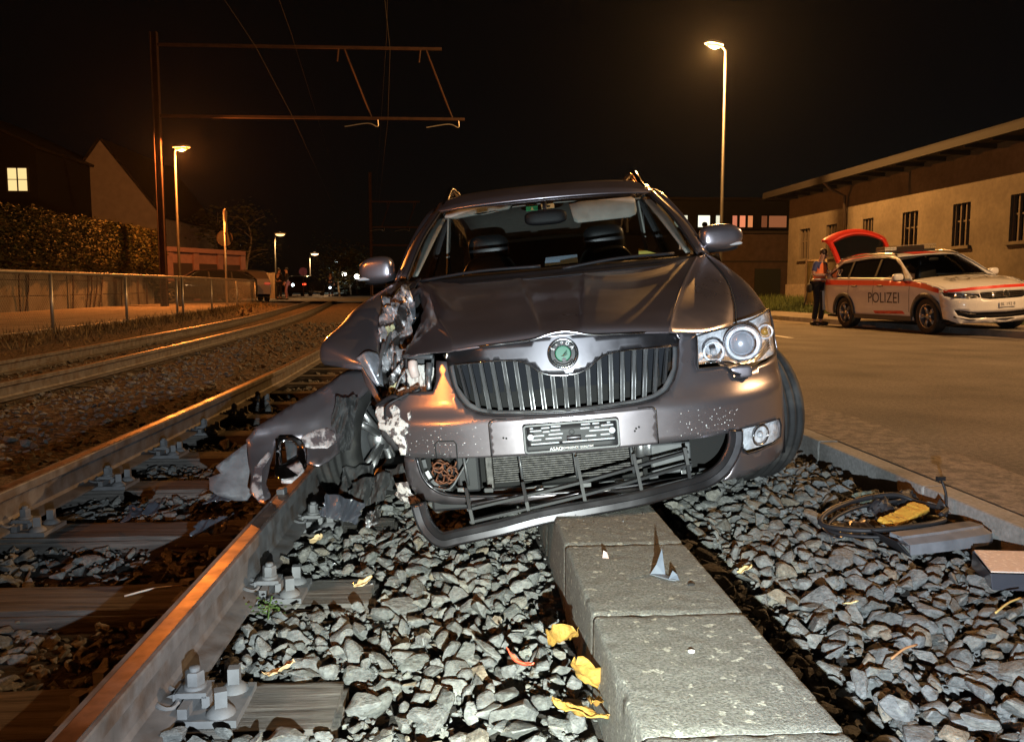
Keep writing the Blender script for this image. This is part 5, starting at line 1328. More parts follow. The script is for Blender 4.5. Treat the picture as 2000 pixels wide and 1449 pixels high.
ivy = empty('ivy', (-13.6, 27, 1)); tag(ivy, 'thick ivy hedge draped over the garden wall, lit orange at its right end', 'ivy')
iv = random.Random(4); pts = []
def itop(y): return gz(y)+3.12+.10*noise.noise(Vector((y*1.3, 0, 0)))+.05*noise.noise(Vector((y*4, 0, 0)))
def ilow(y): return gz(y)+1.25+.45*noise.noise(Vector((y*.8, 9, 0)))-.7*sstep(35.2, 36.6, y)
for k in range(26000):
    y = 16+20.9*iv.random()**.8; t = iv.random(); z = lerp(ilow(y), itop(y), t)
    dep = .50+.12*noise.noise(Vector((y*1.1, z*1.3, 5)))-.35*sstep(.3, 0, t)
    if iv.random() < .2: pts.append((-13.6+iv.uniform(-.45, .5)*(dep+.4), y, itop(y)+abs(iv.gauss(0, .05))))
    else: pts.append((-13.6+dep+iv.gauss(0, .05), y, z))
    if iv.random() < .05: pts.append((-13.6+dep+abs(iv.gauss(0, .12)), y, z))
for k in range(1500): z = iv.uniform(gz(36)+.7, itop(36.5)); pts.append((-13.6+iv.uniform(-.5, .55), 36.75+iv.gauss(0, .06), z))
o = leaf_mass('foliage', pts, .105, m_ivy, ivy); o.matrix_parent_inverse = Matrix.Translation(-ivy.location); o['kind'] = 'stuff'
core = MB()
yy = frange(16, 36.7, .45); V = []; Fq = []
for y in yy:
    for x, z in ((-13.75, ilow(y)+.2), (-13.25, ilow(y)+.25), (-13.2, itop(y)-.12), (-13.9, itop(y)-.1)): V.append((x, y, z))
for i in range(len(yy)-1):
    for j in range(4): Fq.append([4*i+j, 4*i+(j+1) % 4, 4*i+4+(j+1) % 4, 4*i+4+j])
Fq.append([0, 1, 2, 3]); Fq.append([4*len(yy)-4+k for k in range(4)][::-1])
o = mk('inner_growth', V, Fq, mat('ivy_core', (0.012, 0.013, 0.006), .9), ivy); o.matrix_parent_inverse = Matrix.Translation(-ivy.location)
for k in range(14):
    st = MB(); y = 18+iv.random()*18; st.tube(crom([(-13.54, y, gz(y)), (-13.5, y+iv.uniform(-.3, .3), 1.2), (-13.45, y+iv.uniform(-.5, .5), 2.6)], 3), .025, 5)
    o = st.build('stem', m_mast, ivy); o.matrix_parent_inverse = Matrix.Translation(-ivy.location)
m_rend = mat('house_render', (0.32, 0.28, 0.26), .9, var=.12, vscale=2, bump=.2, bscale=30)
m_roof = mat('roof_tiles', (0.016, 0.012, 0.010), .85, var=.3, vscale=5, bump=.4, bscale=14, bdist=.03)
def house(name, x0, x1, y0, y1, z0, ze, za, label, m, wins=(), apex=None, over=.25):
    e = empty(name, ((x0+x1)/2, y0, z0)); iv_ = Matrix.Translation(-Vector(((x0+x1)/2, y0, z0)))
    ax = apex if apex is not None else (x0+x1)/2
    def P(mb, n, mm, **k):
        o = mb.build(n, mm, e, **k); o.matrix_parent_inverse = iv_; return o
    P(MB().add([(x0, y0, z0), (x1, y0, z0), (x1, y0, ze), (ax, y0, za), (x0, y0, ze), (x0, y1, z0), (x1, y1, z0), (x1, y1, ze), (ax, y1, za), (x0, y1, ze)],
        [(0, 1, 2, 3, 4), (9, 8, 7, 6, 5), (1, 6, 7, 2), (5, 0, 4, 9)]), 'wall', m)
    for sx, xe in ((-1, x0), (1, x1)):
        d = Vector((xe-ax, 0, ze-za)).normalized(); nrm = Vector((-d.z*sx, 0, d.x*sx)); nrm = nrm if nrm.z > 0 else -nrm
        a = Vector((ax, y0-over*.2, za))+nrm*.03; b = Vector((xe, y0-over*.2, ze))+d*over+nrm*.03
        P(MB().add([a, b, b+Vector((0, y1-y0+over, 0)), a+Vector((0, y1-y0+over, 0)), a+nrm*.15, b+nrm*.15, b+nrm*.15+Vector((0, y1-y0+over, 0)), a+nrm*.15+Vector((0, y1-y0+over, 0))],
            [(3, 2, 1, 0), (4, 5, 6, 7), (0, 1, 5, 4), (1, 2, 6, 5), (2, 3, 7, 6), (3, 0, 4, 7)]), 'roof', m_roof)
    for (wx, wz, ww, wh, mm) in wins:
        w = P(MB().box(wx-ww/2-.06, wx+ww/2+.06, y0-.05, y0+.02, wz-wh/2-.06, wz+wh/2+.06), 'window', mat('window_frame_dark', (0.05, 0.045, 0.04), .6))
        for sx in (-1, 1):
            o = MB().box(wx+sx*ww/4-ww/4+.045, wx+sx*ww/4+ww/4-.045, y0-.062, y0-.052, wz-wh/2, wz+wh/2).build('pane', mm, w)
        o = MB().box(wx-ww/2, wx+ww/2, y0-.072, y0-.064, wz-.02, wz+.02).build('glazing_bar', mat('window_frame_dark', (0.05, 0.045, 0.04), .6), w)
    tag(e, label, 'house'); return e
m_lit = emat('lit_window_warm', (1.0, .72, .30), .95)
house('gable_house', -26.3, -19.4, 54, 66, gz(54)-.2, 5.6, 10.2, 'house with a pale pointed gable rising behind the ivy hedge', m_rend, apex=-22.9, wins=())
house('dark_house', -36, -23.6, 47.5, 58, 0, 8.6, 11.5, 'dark house at the left edge with one lit yellow window', mat('house_dark', (0.006, 0.005, 0.005), .95), wins=((-24.65, 6.9, 1.1, 1.22, m_lit),))
# pinkish garage row
m_pink = mat('pink_render', (0.30, 0.17, 0.17), .85, var=.15, vscale=3)
g = empty('garage_row', (-14, 42, 0)); tag(g, 'low pink garage building with dark doors behind the parked dark car', 'garage')
A, B = Vector((-15.6, 40.5, 0)), Vector((-12.35, 46.6, 0)); d = (B-A).normalized(); nrm = Vector((d.y, -d.x, 0)); gi = Matrix.Translation(-g.location)
def gq(u, w, z): return A+d*u-nrm*w+Vector((0, 0, z))
Lg = (B-A).length
def gbox(u0, u1, w0, w1, z0, z1, n, m, par=g):
    o = MB().add([gq(u0, w0, z0), gq(u1, w0, z0), gq(u1, w1, z0), gq(u0, w1, z0), gq(u0, w0, z1), gq(u1, w0, z1), gq(u1, w1, z1), gq(u0, w1, z1)], [(3, 2, 1, 0), (4, 5, 6, 7), (0, 1, 5, 4), (1, 2, 6, 5), (2, 3, 7, 6), (3, 0, 4, 7)]).build(n, m, par); o.matrix_parent_inverse = gi; return o
gbox(0, Lg, .12, 6, 0, 2.75, 'wall', m_pink); gbox(-.1, Lg+.1, -.15, 6.1, 2.75, 2.98, 'parapet', m_pink)
for k in range(4):
    u = .35+k*1.7; gbox(u, u+1.25, .0, .125, .2, 2.2, 'door', mat('garage_door', (0.05, 0.035, 0.035), .7))
for k in range(5): gbox(-.02+k*1.7, .33+k*1.7, -.02, .11, .1, 2.75, 'pier', m_pink)
# ---- overhead line masts
def mast(name, base, top, arms, label, drops=(), w=.22):
    bx, by, bz = base; e = empty(name, base); h = top-bz
    for q in (-w/2, w/2): MB().box(q-.012, q+.012, -.10, .10, 0, h).build('flange', m_mast, e)
    MB().box(-w/2, w/2, -.008, .008, 0, h).build('web', m_mast, e)
    for z, ln in arms:
        MB().box(0, ln, -.05, .05, z-bz-.05, z-bz+.05).build('cross_arm', m_mast, e)
    for x, z0, z1, x1 in drops:
        MB().tube([(x, 0, z1-bz), (x1, 0, z0-bz)], .035, 6).build('strut', m_mast, e)
        MB().tube(crom([(x1+.22, 0, z0-bz-.06), (x1+.2, 0, z0-bz-.3), (x1-.15, -.1, z0-bz-.2), (x1-1.0, -.2, z0-bz-.35)], 4), .022, 6).build('registration_arm', m_gal, e)
        MB().cyl((x-.25, 0, z1-bz-.5), (x-.2, 0, z1-bz-.05), .03, 6).build('insulator', m_mast, e)
    tag(e, label, 'catenary mast'); return e
mast('catenary_mast', (-11.45, 32.0, gz(32)), 10.3, ((9.85, 10.6), (7.28, 11.45)), 'rusty overhead-line mast with two long cross arms on the left', ((6.95, 7.28, 9.85, 7.95), (10.0, 7.28, 9.85, 11.0)))
mast('catenary_mast', (-7.9, 70, gz(70)), 10.6, ((8.2, 4.1), (6.1, 4.0), (4.6, 3.2)), 'far overhead-line mast with thin arms just above the left door mirror', ((1.6, 6.1, 8.2, .9), (3.8, 6.1, 8.2, 3.0)), .2)
# contact and messenger wires
for k, (x, z) in enumerate(((-2.3, 7.0), (-5.4, 7.0), (-2.3, 9.7), (-5.4, 9.7))):
    w = MB().tube([(x+1.2+bend(y), y, z-.6+gz(y)*.5+(.0)) for y in frange(-4, 84, 8)], .005, 4).build('overhead_wire', mat('wire_dark', (0.008, 0.006, 0.005), .9))
    tag(w, ('contact' if z < 8 else 'carrying')+' wire strung over the '+('near' if k % 2 == 0 else 'farther')+' track', 'wire')
# ---- level-crossing sign seen edge-on, round sign behind it
cs = empty('crossing_sign', (-9.6, 33.7, gz(33.7))); tag(cs, 'narrow sign post with crossed boards and a round sign, seen from behind', 'sign')
MB().cyl((0, 0, 0), (0, 0, 3.75), .045, 8).build('post', m_gal, cs, True)
for s in (-1, 1): MB().obox((.05, 0, 3.35), (.022, .10, .55), Matrix.Rotation(s*.10, 3, 'Y')@Matrix.Rotation(s*.5, 3, 'X')).build('cross_board', mat('sign_back', (0.34, 0.24, 0.18), .5, .3), cs)
MB().lathe([(.30, -.01), (.31, 0), (.30, .01)], (-.02, .06, 2.72), 'y', 24).build('round_plate', mat('sign_dark', (0.02, 0.015, 0.012), .6, .2), cs)
MB().tube([(-.02+.31*math.cos(a), .05, 2.72+.31*math.sin(a)) for a in [2*math.pi*k/24 for k in range(25)]], .010, 5, cap=False).build('plate_rim', m_mast, cs, True)
ps = empty('round_sign', (-11.88, 61.2, gz(61))); tag(ps, 'round purple-lit no-stopping sign far down the street', 'sign')
MB().cyl((0, 0, 0), (0, 0, 1.9), .03, 6).build('post', m_mast, ps); MB().lathe([(.30, 0), (.30, -.02)], (0, 0, 1.85), 'y', 20).build('plate', mat('purple_sign', (0.22, 0.10, 0.50), .4), ps)
# ---- wooden fence boards, trees
wf = empty('board_fence', (-12.4, 51, 0)); tag(wf, 'fence of upright wooden boards left of the person in black', 'fence')
m_board = bpy.data.materials.new('fence_wood'); wood(m_board, (0.36, 0.23, 0.12), (0.10, 0.06, 0.035), (20, 20, 1.2), .5)
for k in range(13):
    x = -14.6+k*.235; o = MB().box(x, x+.20+.02*(k % 3), 51+.03*(k % 2), 51.05+.03*(k % 2), gz(51)+.05, gz(51)+1.62+.06*noise.noise(Vector((k*1.7, 0, 0)))).build('board', m_board, wf); o.matrix_parent_inverse = Matrix.Translation(-wf.location)
m_bark = mat('pale_bark', (0.26, 0.23, 0.19), .9, var=.4, vscale=3, bump=.5, bscale=20, bdist=.03)
m_leaf = mat('tree_leaf', (0.05, 0.055, 0.022), .6, var=.5, vscale=2)
def tree(name, x, y, h, r, label, seed, n=1600, trunk=.14, leaf=.28, bark=m_bark, crown0=.35):
    t_ = random.Random(seed); e = empty(name, (x, y, gz(y)))
    tr_ = MB(); spine = crom([(0, 0, -.1), (t_.uniform(-.2, .2), 0, h*.35), (t_.uniform(-.3, .3), t_.uniform(-.2, .2), h*.7), (t_.uniform(-.4, .4), 0, h*.96)], 4)
    tr_.tube(spine, [trunk*(1-.85*i/(len(spine)-1)) for i in range(len(spine))], 7)
    tips = []
    for k in range(11):
        p = spine[int(len(spine)*t_.uniform(crown0, .95))]; a = t_.uniform(0, 6.28); L_ = r*t_.uniform(.5, 1.0)
        q = p+Vector((math.cos(a)*L_, math.sin(a)*L_, L_*t_.uniform(.1, .8))); tr_.tube([p, (p+q)/2+Vector((0, 0, .1)), q], [trunk*.3, trunk*.2, .015], 5); tips += [q, (p+q)/2]
    tr_.build('trunk', bark, e, True)
    pts = []
    for k in range(n):
        c = t_.choice(tips+spine[len(spine)//2:]); pts.append(c+Vector((t_.gauss(0, r*.28), t_.gauss(0, r*.28), t_.gauss(0, r*.24))))
    leaf_mass('crown', pts, leaf, m_leaf, e, seed)
    tag(e, label, 'tree', 'trees beyond the crossing'); return e
tree('birch_tree', -14.2, 55, 5.6, 1.5, 'tree with a pale trunk standing behind the wooden fence', 1, 700, .13)
tree('birch_tree', -16.2, 56, 5.0, 1.6, 'tree with twin pale stems beside the pink garages', 2, 700, .11)
tree('bushy_tree', -10.9, 72, 3.2, 1.9, 'leafy bush lit by the second orange lamp', 3, 1400, .1, crown0=.1)
tree('bushy_tree', -11.6, 84, 3.6, 2.4, 'dark bush around the white globe lamps', 4, 1600, .1, crown0=.1)
# ---- people far away
def skinfig(name, V, E, m, parent, sub=1, smooth=True):
    keys = list(V); me = bpy.data.meshes.new(name); me.from_pydata([V[k][0] for k in keys], [(keys.index(a), keys.index(b)) for a, b in E], [])
    o = mesh_obj(name, me, m, parent); o.modifiers.new('skin', 'SKIN')
    for i, k in enumerate(keys):
        r_ = V[k][1]; me.skin_vertices[0].data[i].radius = r_ if isinstance(r_, tuple) else (r_, r_)
        me.skin_vertices[0].data[i].use_root = (i == 0)
    s = o.modifiers.new('sub', 'SUBSURF'); s.levels = sub; s.render_levels = sub
    o.modifiers['skin'].use_smooth_shade = True
    return o
def person(name, base, rz, label, J, cols, hold=None, hair=(0.03, 0.02, 0.015), vest=None, cap=False, scale=1.0):
    """J overrides joint positions (x to the side, y forward is -y)"""
    e = empty(name, base, rz); e.scale = (scale,)*3
    j = dict(pel=(0, 0, .95), spine=(0, .005, 1.12), chest=(0, 0, 1.32), neck=(0, -.005, 1.47), head0=(0, -.02, 1.56), head1=(0, -.03, 1.70),
             shL=(-.18, 0, 1.42), elL=(-.26, -.02, 1.15), wrL=(-.25, -.14, .93), hdL=(-.25, -.18, .85), shR=(.18, 0, 1.42), elR=(.26, -.02, 1.15), wrR=(.25, -.14, .93), hdR=(.25, -.18, .85),
             hiL=(-.10, 0, .92), knL=(-.11, -.03, .50), anL=(-.11, .02, .09), toL=(-.13, -.15, .03), hiR=(.10, 0, .92), knR=(.11, -.03, .50), anR=(.11, .02, .09), toR=(.13, -.15, .03))
    j.update(J)
    skin_c = mat('skin_tone', (0.50, 0.30, 0.22), .55)
    RR = dict(pel=(.135, .10), spine=(.13, .095), chest=(.15, .10), neck=.055, head0=(.068, .078), head1=(.07, .085), shL=.062, elL=.042, wrL=.029, hdL=.03, shR=.062, elR=.042, wrR=.029, hdR=.03, hiL=.088, knL=.058, anL=.042, toL=.03, hiR=.088, knR=.058, anR=.042, toR=.03)
    E = [('pel', 'spine'), ('spine', 'chest'), ('chest', 'neck'), ('neck', 'head0'), ('head0', 'head1'), ('chest', 'shL'), ('shL', 'elL'), ('elL', 'wrL'), ('wrL', 'hdL'), ('chest', 'shR'), ('shR', 'elR'), ('elR', 'wrR'), ('wrR', 'hdR'),
         ('pel', 'hiL'), ('hiL', 'knL'), ('knL', 'anL'), ('anL', 'toL'), ('pel', 'hiR'), ('hiR', 'knR'), ('knR', 'anR'), ('anR', 'toR')]
    body = skinfig('body', {k: (j[k], RR[k]) for k in j}, E, skin_c, e, 2)
    sh = {k: (j[k], RR[k]) for k in j}; g = 1.16
    G = lambda ks, f: {k: (j[k], tuple(x*f for x in RR[k]) if isinstance(RR[k], tuple) else RR[k]*f) for k in ks}
    mid = lambda a, b, t: tuple(lerp(j[a][q], j[b][q], t) for q in range(3))
    tv = G(['pel', 'hiL', 'knL', 'hiR', 'knR'], 1.14); tv['cuL'] = (mid('knL', 'anL', .92), .068); tv['cuR'] = (mid('knR', 'anR', .92), .068)
    skinfig('trousers', tv, [('pel', 'hiL'), ('hiL', 'knL'), ('knL', 'cuL'), ('pel', 'hiR'), ('hiR', 'knR'), ('knR', 'cuR')], cols['trousers'], e, 2)
    sv = G(['spine', 'chest', 'shL', 'shR'], 1.12); sv['nk'] = (mid('chest', 'neck', .75), .075); sv['waist'] = (mid('pel', 'spine', .1), (.15, .11))
    t = cols.get('sleeve', .8); sv['slL'] = (mid('shL', 'elL', t) if t <= 1 else mid('elL', 'wrL', t-1), .058 if t <= 1 else .042); sv['slR'] = (mid('shR', 'elR', t) if t <= 1 else mid('elR', 'wrR', t-1), .058 if t <= 1 else .042)
    ed = [('chest', 'spine'), ('spine', 'waist'), ('chest', 'nk'), ('chest', 'shL'), ('chest', 'shR')]
    if t > 1:
        sv['e1'] = (j['elL'], .052); sv['e2'] = (j['elR'], .052); ed += [('shL', 'e1'), ('e1', 'slL'), ('shR', 'e2'), ('e2', 'slR')]
    else: ed += [('shL', 'slL'), ('shR', 'slR')]
    sv = dict([('chest', sv.pop('chest'))]+list(sv.items()))
    skinfig('jacket' if t > 1 else 'shirt', sv, ed, cols['top'], e, 2)
    if vest:
        vv = {'chest': (j['chest'], (.185, .128)), 'spine': (j['spine'], (.165, .125)), 'hem': (mid('pel', 'spine', -.12), (.168, .132)), 'up': (mid('chest', 'neck', .55), (.11, .085)), 'sl': (mid('chest', 'shL', .85), .085), 'sr': (mid('chest', 'shR', .85), .085)}
        skinfig('safety_vest', vv, [('chest', 'spine'), ('spine', 'hem'), ('chest', 'up'), ('chest', 'sl'), ('chest', 'sr')], vest, e, 2)
        bnd = MB(); 
        for z in (j['spine'][2]-.06, j['spine'][2]+.06):
            bnd.tube([(j['spine'][0]+.186*math.cos(a), j['spine'][1]+.146*math.sin(a), z) for a in [2*math.pi*k/20 for k in range(21)]], .016, 5, cap=False)
        bnd.build('reflective_band', mat('reflective', (0.75, 0.75, 0.72), .4), e, True)
    hv = Vector(j['head1'])-Vector(j['head0']); hc = Vector(j['head0'])+hv*.55
    q = Vector((0, 0, 1)).rotation_difference(hv.normalized()).to_matrix()
    F = lambda x, y, z: hc+q@Vector((x, y, z))
    hm = MB().ball((0, 0, 0), (.084, .092, .085), 16, 10); hm.v = [F(v.x, v.y+.030, v.z+.050) for v in hm.v]; 
    hm.f = [f for f in hm.f if True]; hm.build('hair', mat('hair_%d' % int(hair[0]*1000), hair, .6), e, True)
    MB().ball(F(0, -.098, -.005), (.015, .022, .024), 8, 6).build('nose', skin_c, e, True)
    for sx in (-1, 1):
        MB().ball(F(sx*.032, -.082, .02), (.013, .009, .008), 8, 5).build('eye', mat('eye_dark', (0.05, 0.04, 0.035), .3), e, True)
        MB().ball(F(sx*.080, .0, 0), (.012, .02, .032), 8, 6).build('ear', skin_c, e, True)
    MB().ball(F(0, -.085, -.052), (.026, .008, .006), 8, 5).build('mouth', mat('lip_tone', (0.32, 0.14, 0.11), .5), e, True)
    for s_ in ('L', 'R'):
        w_, h_ = Vector(j['wr'+s_]), Vector(j['hd'+s_]); dv = (h_-w_).normalized(); sd = dv.cross(Vector((0, 0, 1))); sd = sd.normalized() if sd.length > .01 else Vector((1, 0, 0)); up = sd.cross(dv)
        hb = MB()
        for k, (o_, ln) in enumerate(((-.030, .062), (-.010, .075), (.010, .072), (.030, .056))):
            p0 = h_+sd*o_; hb.tube([p0-dv*.01, p0+dv*ln*.5, p0+dv*ln*.85-up*.022], [.0105, .0095, .008], 6)
        sg = 1 if s_ == 'L' else -1
        hb.tube([h_-dv*.03+sd*.028*sg, h_+sd*.050*sg-up*.01, h_+dv*.03+sd*.048*sg-up*.02], [.012, .011, .009], 6)
        hb.build('fingers', skin_c, e, True)
        a_, t_ = Vector(j['an'+s_]), Vector(j['to'+s_]); c_ = a_.lerp(t_, .45); dv = (t_-a_); dv.z = 0; ang = math.atan2(dv.x, -dv.y)
        sm = MB().sball((0, 0, 0), (.05, .14, .048), .7, 14, 8); rot = Matrix.Rotation(-ang, 3, 'Z')
        sm.v = [Vector((c_.x, c_.y, .048))+rot@v for v in sm.v]; sm.build('shoe', mat('boot_black', (0.012, 0.012, 0.012), .5), e, True)
    tag(e, label, 'person'); return e
navy = mat('navy_cloth', (0.012, 0.014, 0.022), .8, var=.3, vscale=12); blackc = mat('black_cloth', (0.008, 0.008, 0.009), .8)
person('person', (-10.55, 47.3, gz(47.3)+.05), R(150), 'person in black clothing and dark cap standing by the end of the railing', dict(head0=(0, -.03, 1.56), elR=(.27, -.10, 1.15), wrR=(.20, -.30, 1.05), hdR=(.19, -.38, 1.04), knL=(-.12, -.04, .5)),
       dict(trousers=blackc, top=blackc, sleeve=1.85))
person('person', (-9.95, 46.6, gz(46.6)+.05), R(-70), 'person in dark top and pinkish trousers beside the one in black', dict(knR=(.12, -.10, .5), anR=(.14, -.06, .09), toR=(.15, -.22, .03)), dict(trousers=mat('pink_trousers', (0.24, 0.10, 0.09), .8), top=blackc, sleeve=1.85))
person('person', (-10.05, 62, gz(62)+.05), R(180), 'small far person holding a white light by the far street', dict(elR=(.24, -.14, 1.15), wrR=(.16, -.34, 1.05), hdR=(.15, -.41, 1.05)), dict(trousers=blackc, top=navy, sleeve=1.85))
for (x, y, z, lab) in ((-9.55, 46.2, 1.12, 'hand torch glowing white beside the person in black'), (-10.0, 61.5, 1.02, 'hand torch glowing white held by the far small person')):
    e = empty('hand_torch', (x, y, z)); MB().tube([(0, 0, 0), (.05, .10, .02)], [.035, .02], 8).build('barrel', m_black, e, True)
    MB().ball((0, -.02, 0), (.075, .03, .075), 12, 8).build('lens', emat('torch_glow', (.72, .88, 1.0), 14), e, True); tag(e, lab, 'torch')
# fallen bits beside the far track
e = crumple('dry_leaf', (-4.9+bend(25)-.6, 25, gz(25)+.0), (.5, .1, .05), (0, .4, .22), 8, 6, .12, mat('dry_leaves', (0.30, 0.16, 0.06), .8, var=.4, vscale=20), None, 5, seed=31, rag=.4); tag(e, 'heap of orange-lit dry leaves beside the farther track', 'leaves')
# ================================================================== RIGHT SIDE: warehouse, far building, police car, people
m_wh = mat('warehouse_render', (0.15, 0.125, 0.09), .9, color2=(0.11, 0.09, 0.065), c2scale=.8, c2lo=.42, c2hi=.62, var=.12, vscale=9, bump=.3, bscale=40, bdist=.01)
wh = empty('warehouse', (xw(25), 25, 0)); tag(wh, 'long beige warehouse with barred windows and deep eaves behind the police car', 'building')
whi = Matrix.Translation(-wh.location)
wd = Vector((-.046, 1, 0)).normalized(); wnr = Vector((-wd.y, wd.x, 0))       # towards the road
def wq(y, out, z): return Vector((xw(y), y, z))+wnr*out
def wbox(y0, y1, o0, o1, z0, z1, n, m, par=wh, **k):
    ob = MB().add([wq(y0, o0, z0), wq(y1, o0, z0), wq(y1, o1, z0), wq(y0, o1, z0), wq(y0, o0, z1), wq(y1, o0, z1), wq(y1, o1, z1), wq(y0, o1, z1)], [(3, 2, 1, 0), (4, 5, 6, 7), (0, 1, 5, 4), (1, 2, 6, 5), (2, 3, 7, 6), (3, 0, 4, 7)]).build(n, m, par, **k)
    if par is wh: ob.matrix_parent_inverse = whi
    return ob
WY = [(29.9, 30.74), (27.9, 28.64), (25.56, 26.18), (23.17, 23.95), (20.87, 21.59), (18.75, 19.4), (16.2, 16.95), (13.7, 14.4), (11.2, 11.9)]
hl_ = [[(a, 1.98), (b, 1.98), (b, 3.1), (a, 3.1)] for a, b in WY]
V, Fq = skin_vf([(2, -.1), (31.7, -.1), (31.7, 4.5), (2, 4.5)], hl_, .9)
ob = mk('wall', [wq(p[0], 0, p[1]) for p in V], Fq, m_wh, wh, solid=.22, off=1.0); ob.matrix_parent_inverse = whi
wbox(2, 31.72, .02, .05, -.1, 1.05, 'plinth', mat('plinth', (0.24, 0.20, 0.155), .9, var=.2, vscale=8))
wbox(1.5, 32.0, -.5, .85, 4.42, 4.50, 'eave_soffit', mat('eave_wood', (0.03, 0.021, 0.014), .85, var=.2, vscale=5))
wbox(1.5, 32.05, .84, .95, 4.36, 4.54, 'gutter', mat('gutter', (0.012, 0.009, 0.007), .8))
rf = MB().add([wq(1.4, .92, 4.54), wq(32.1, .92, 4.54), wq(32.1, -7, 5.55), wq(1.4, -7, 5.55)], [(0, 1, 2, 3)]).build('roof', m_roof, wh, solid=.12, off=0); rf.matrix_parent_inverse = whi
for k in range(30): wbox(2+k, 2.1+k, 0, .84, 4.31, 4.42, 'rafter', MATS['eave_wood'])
ob = MB().add([wq(31.7, 0, -.2), wq(31.7, -14, -.2), wq(31.7, -14, 4.5), wq(31.7, -7, 5.45), wq(31.7, 0, 4.5)], [(4, 3, 2, 1, 0)]).build('gable_wall', m_wh, wh); ob.matrix_parent_inverse = whi
m_dglass = mat('dark_pane', (0.012, 0.012, 0.012), .15, coat=.4); m_bar = mat('window_bar', (0.11, 0.085, 0.06), .7)
for a, b in WY:
    w = wbox(a, b, -.16, -.15, 1.98, 3.1, 'window', m_dglass)
    for t in (.02, .33, .64, .95): wbox(lerp(a, b, t)-.02, lerp(a, b, t)+.03, -.14, -.06, 1.98, 3.1, 'bar', m_bar, w)
    wbox(a, b, -.14, -.10, 2.62, 2.66, 'glazing_bar', m_bar, w)
    wbox(a-.08, b+.08, -.02, .09, 1.90, 1.98, 'sill', m_wh, w)
pp = MB().tube([wq(27.2, .88, 4.40), wq(27.2, .6, 4.15), wq(27.2, .12, 3.95), wq(27.2, .12, .4)], .055, 8).build('downpipe', mat('downpipe', (0.13, 0.095, 0.07), .6, .3), wh, True); pp.matrix_parent_inverse = whi
# dark building beside it and the block with lit windows
db = empty('dark_shed', (16, 44.5, 0)); tag(db, 'dark brown shed with a closed door between lamp post and warehouse', 'shed')
MB().box(-2.6, 5, 0, 5, 0, 3.9).build('wall', mat('shed_wall', (0.085, 0.055, 0.04), .9, var=.2, vscale=3, bump=.3, bscale=12), db)
MB().box(-2.8, 5.2, -.15, 5.2, 3.9, 4.05).build('roof', mat('shed_roof', (0.04, 0.03, 0.025), .9), db)
MB().box(-.15, 1.3, -.05, .02, .1, 2.0).build('door', mat('shed_door', (0.02, 0.025, 0.02), .7), db); MB().box(-2.6, 5, -.04, .0, 2.35, 2.45).build('ledge', mat('shed_roof', (0.04, 0.03, 0.025), .9), db)
ob_ = empty('office_block', (20, 62, 0)); tag(ob_, 'dark building with a row of lit upper windows behind the right door mirror', 'building')
MB().box(-8, 9, 0, 10, 0, 7.6).build('wall', mat('office_wall', (0.03, 0.026, 0.022), .9), ob_)
MB().box(-8.3, 9.3, -.3, 10, 7.6, 7.8).build('roof', mat('shed_roof', (0.04, 0.03, 0.025), .9), ob_)
WIN = [(-4.05, .35, (.75, .8, .6), .35), (-3.35, .26, (1, .95, .7), .8), (-1.95, .9, (1, .97, .75), 1.2), (-.82, .42, (1, .95, .72), .8), (.42, .34, (1, .30, .16), .55), (1.02, .42, (1, .30, .14), .75), (1.62, .36, (1, .34, .12), .6), (2.7, .42, (.8, .24, .09), .18), (3.75, 1.35, (.95, .31, .12), .24), (4.95, .46, (.6, .22, .12), .16), (5.62, .40, (.6, .22, .12), .07), (6.9, .62, (1, .45, .18), .55)]
for x, w_, c, s_ in WIN:
    f = MB().box(x-w_/2-.06, x+w_/2+.06, -.06, 0, 5.52, 6.55).build('window', m_dark, ob_)
    MB().box(x-w_/2, x+w_/2, -.075, -.062, 5.6, 6.46).build('pane', mat('lit_pane_%d' % int(x*100+1000), (.02, .02, .02), .5, emit=c, estr=s_), f)
MB().sball((-1.9, -.1, 5.78), (.22, .02, .2), .9).build('plant_silhouette', m_dark, ob_); MB().box(-8, 9, -.35, 0, 5.0, 5.45).build('balcony', m_dark, ob_)
for k in range(26): MB().ball((-3+.42*k, -.38, 4.6), .035, 6, 4).build('light_chain_bulb', mat('chain_glow', (.1, .1, .1), .5, emit=(.8, .8, .7), estr=.10), ob_)
MB().ball((5.6, -.4, 4.35), .07, 8, 6).build('wall_light', emat('wall_light_glow', (1, .95, .85), 8), ob_); MB().box(6.5, 7.1, -.4, -.1, 4.05, 4.65).build('lit_box', mat('litbox', (.1, .1, .1), .5, emit=(.7, .6, .5), estr=.25), ob_)
for k, x in enumerate((-3.9, -3.7, -3.55, .6, .9)): MB().box(x, x+.12, -.42, -.38, 3.9, 4.5).build('shop_light', mat('shopl', (.1, .1, .1), .5, emit=(1, .6, .4), estr=.5), ob_)
# leaning sign board and pole on the bank
sb = empty('sign_board', (11.55, 26.6, gzr(26.6)+.30), R(-62)); tag(sb, 'tall framed board leaning on the bank behind the officer', 'sign board')
fr_ = MB(); fr_.box(-.42, -.36, -.03, .03, 0, 1.5).box(.36, .42, -.03, .03, 0, 1.5).box(-.36, .36, -.03, .03, 1.44, 1.5).box(-.36, .36, -.03, .03, 0, .06); fr_.build('frame', mat('frame_wood', (0.30, 0.23, 0.15), .7), sb)
MB().box(-.36, .36, -.01, .01, .06, 1.44).build('panel', mat('panel_olive', (0.11, 0.085, 0.025), .7, var=.3, vscale=3), sb)
pl_ = MB().tube([(10.95, 26.1, gzr(26)+.2), (11.3, 26.35, gzr(26)+1.42)], .022, 6).build('leaning_pole', m_pole, None, True); tag(pl_, 'thin pale pole leaning beside the framed board', 'pole')
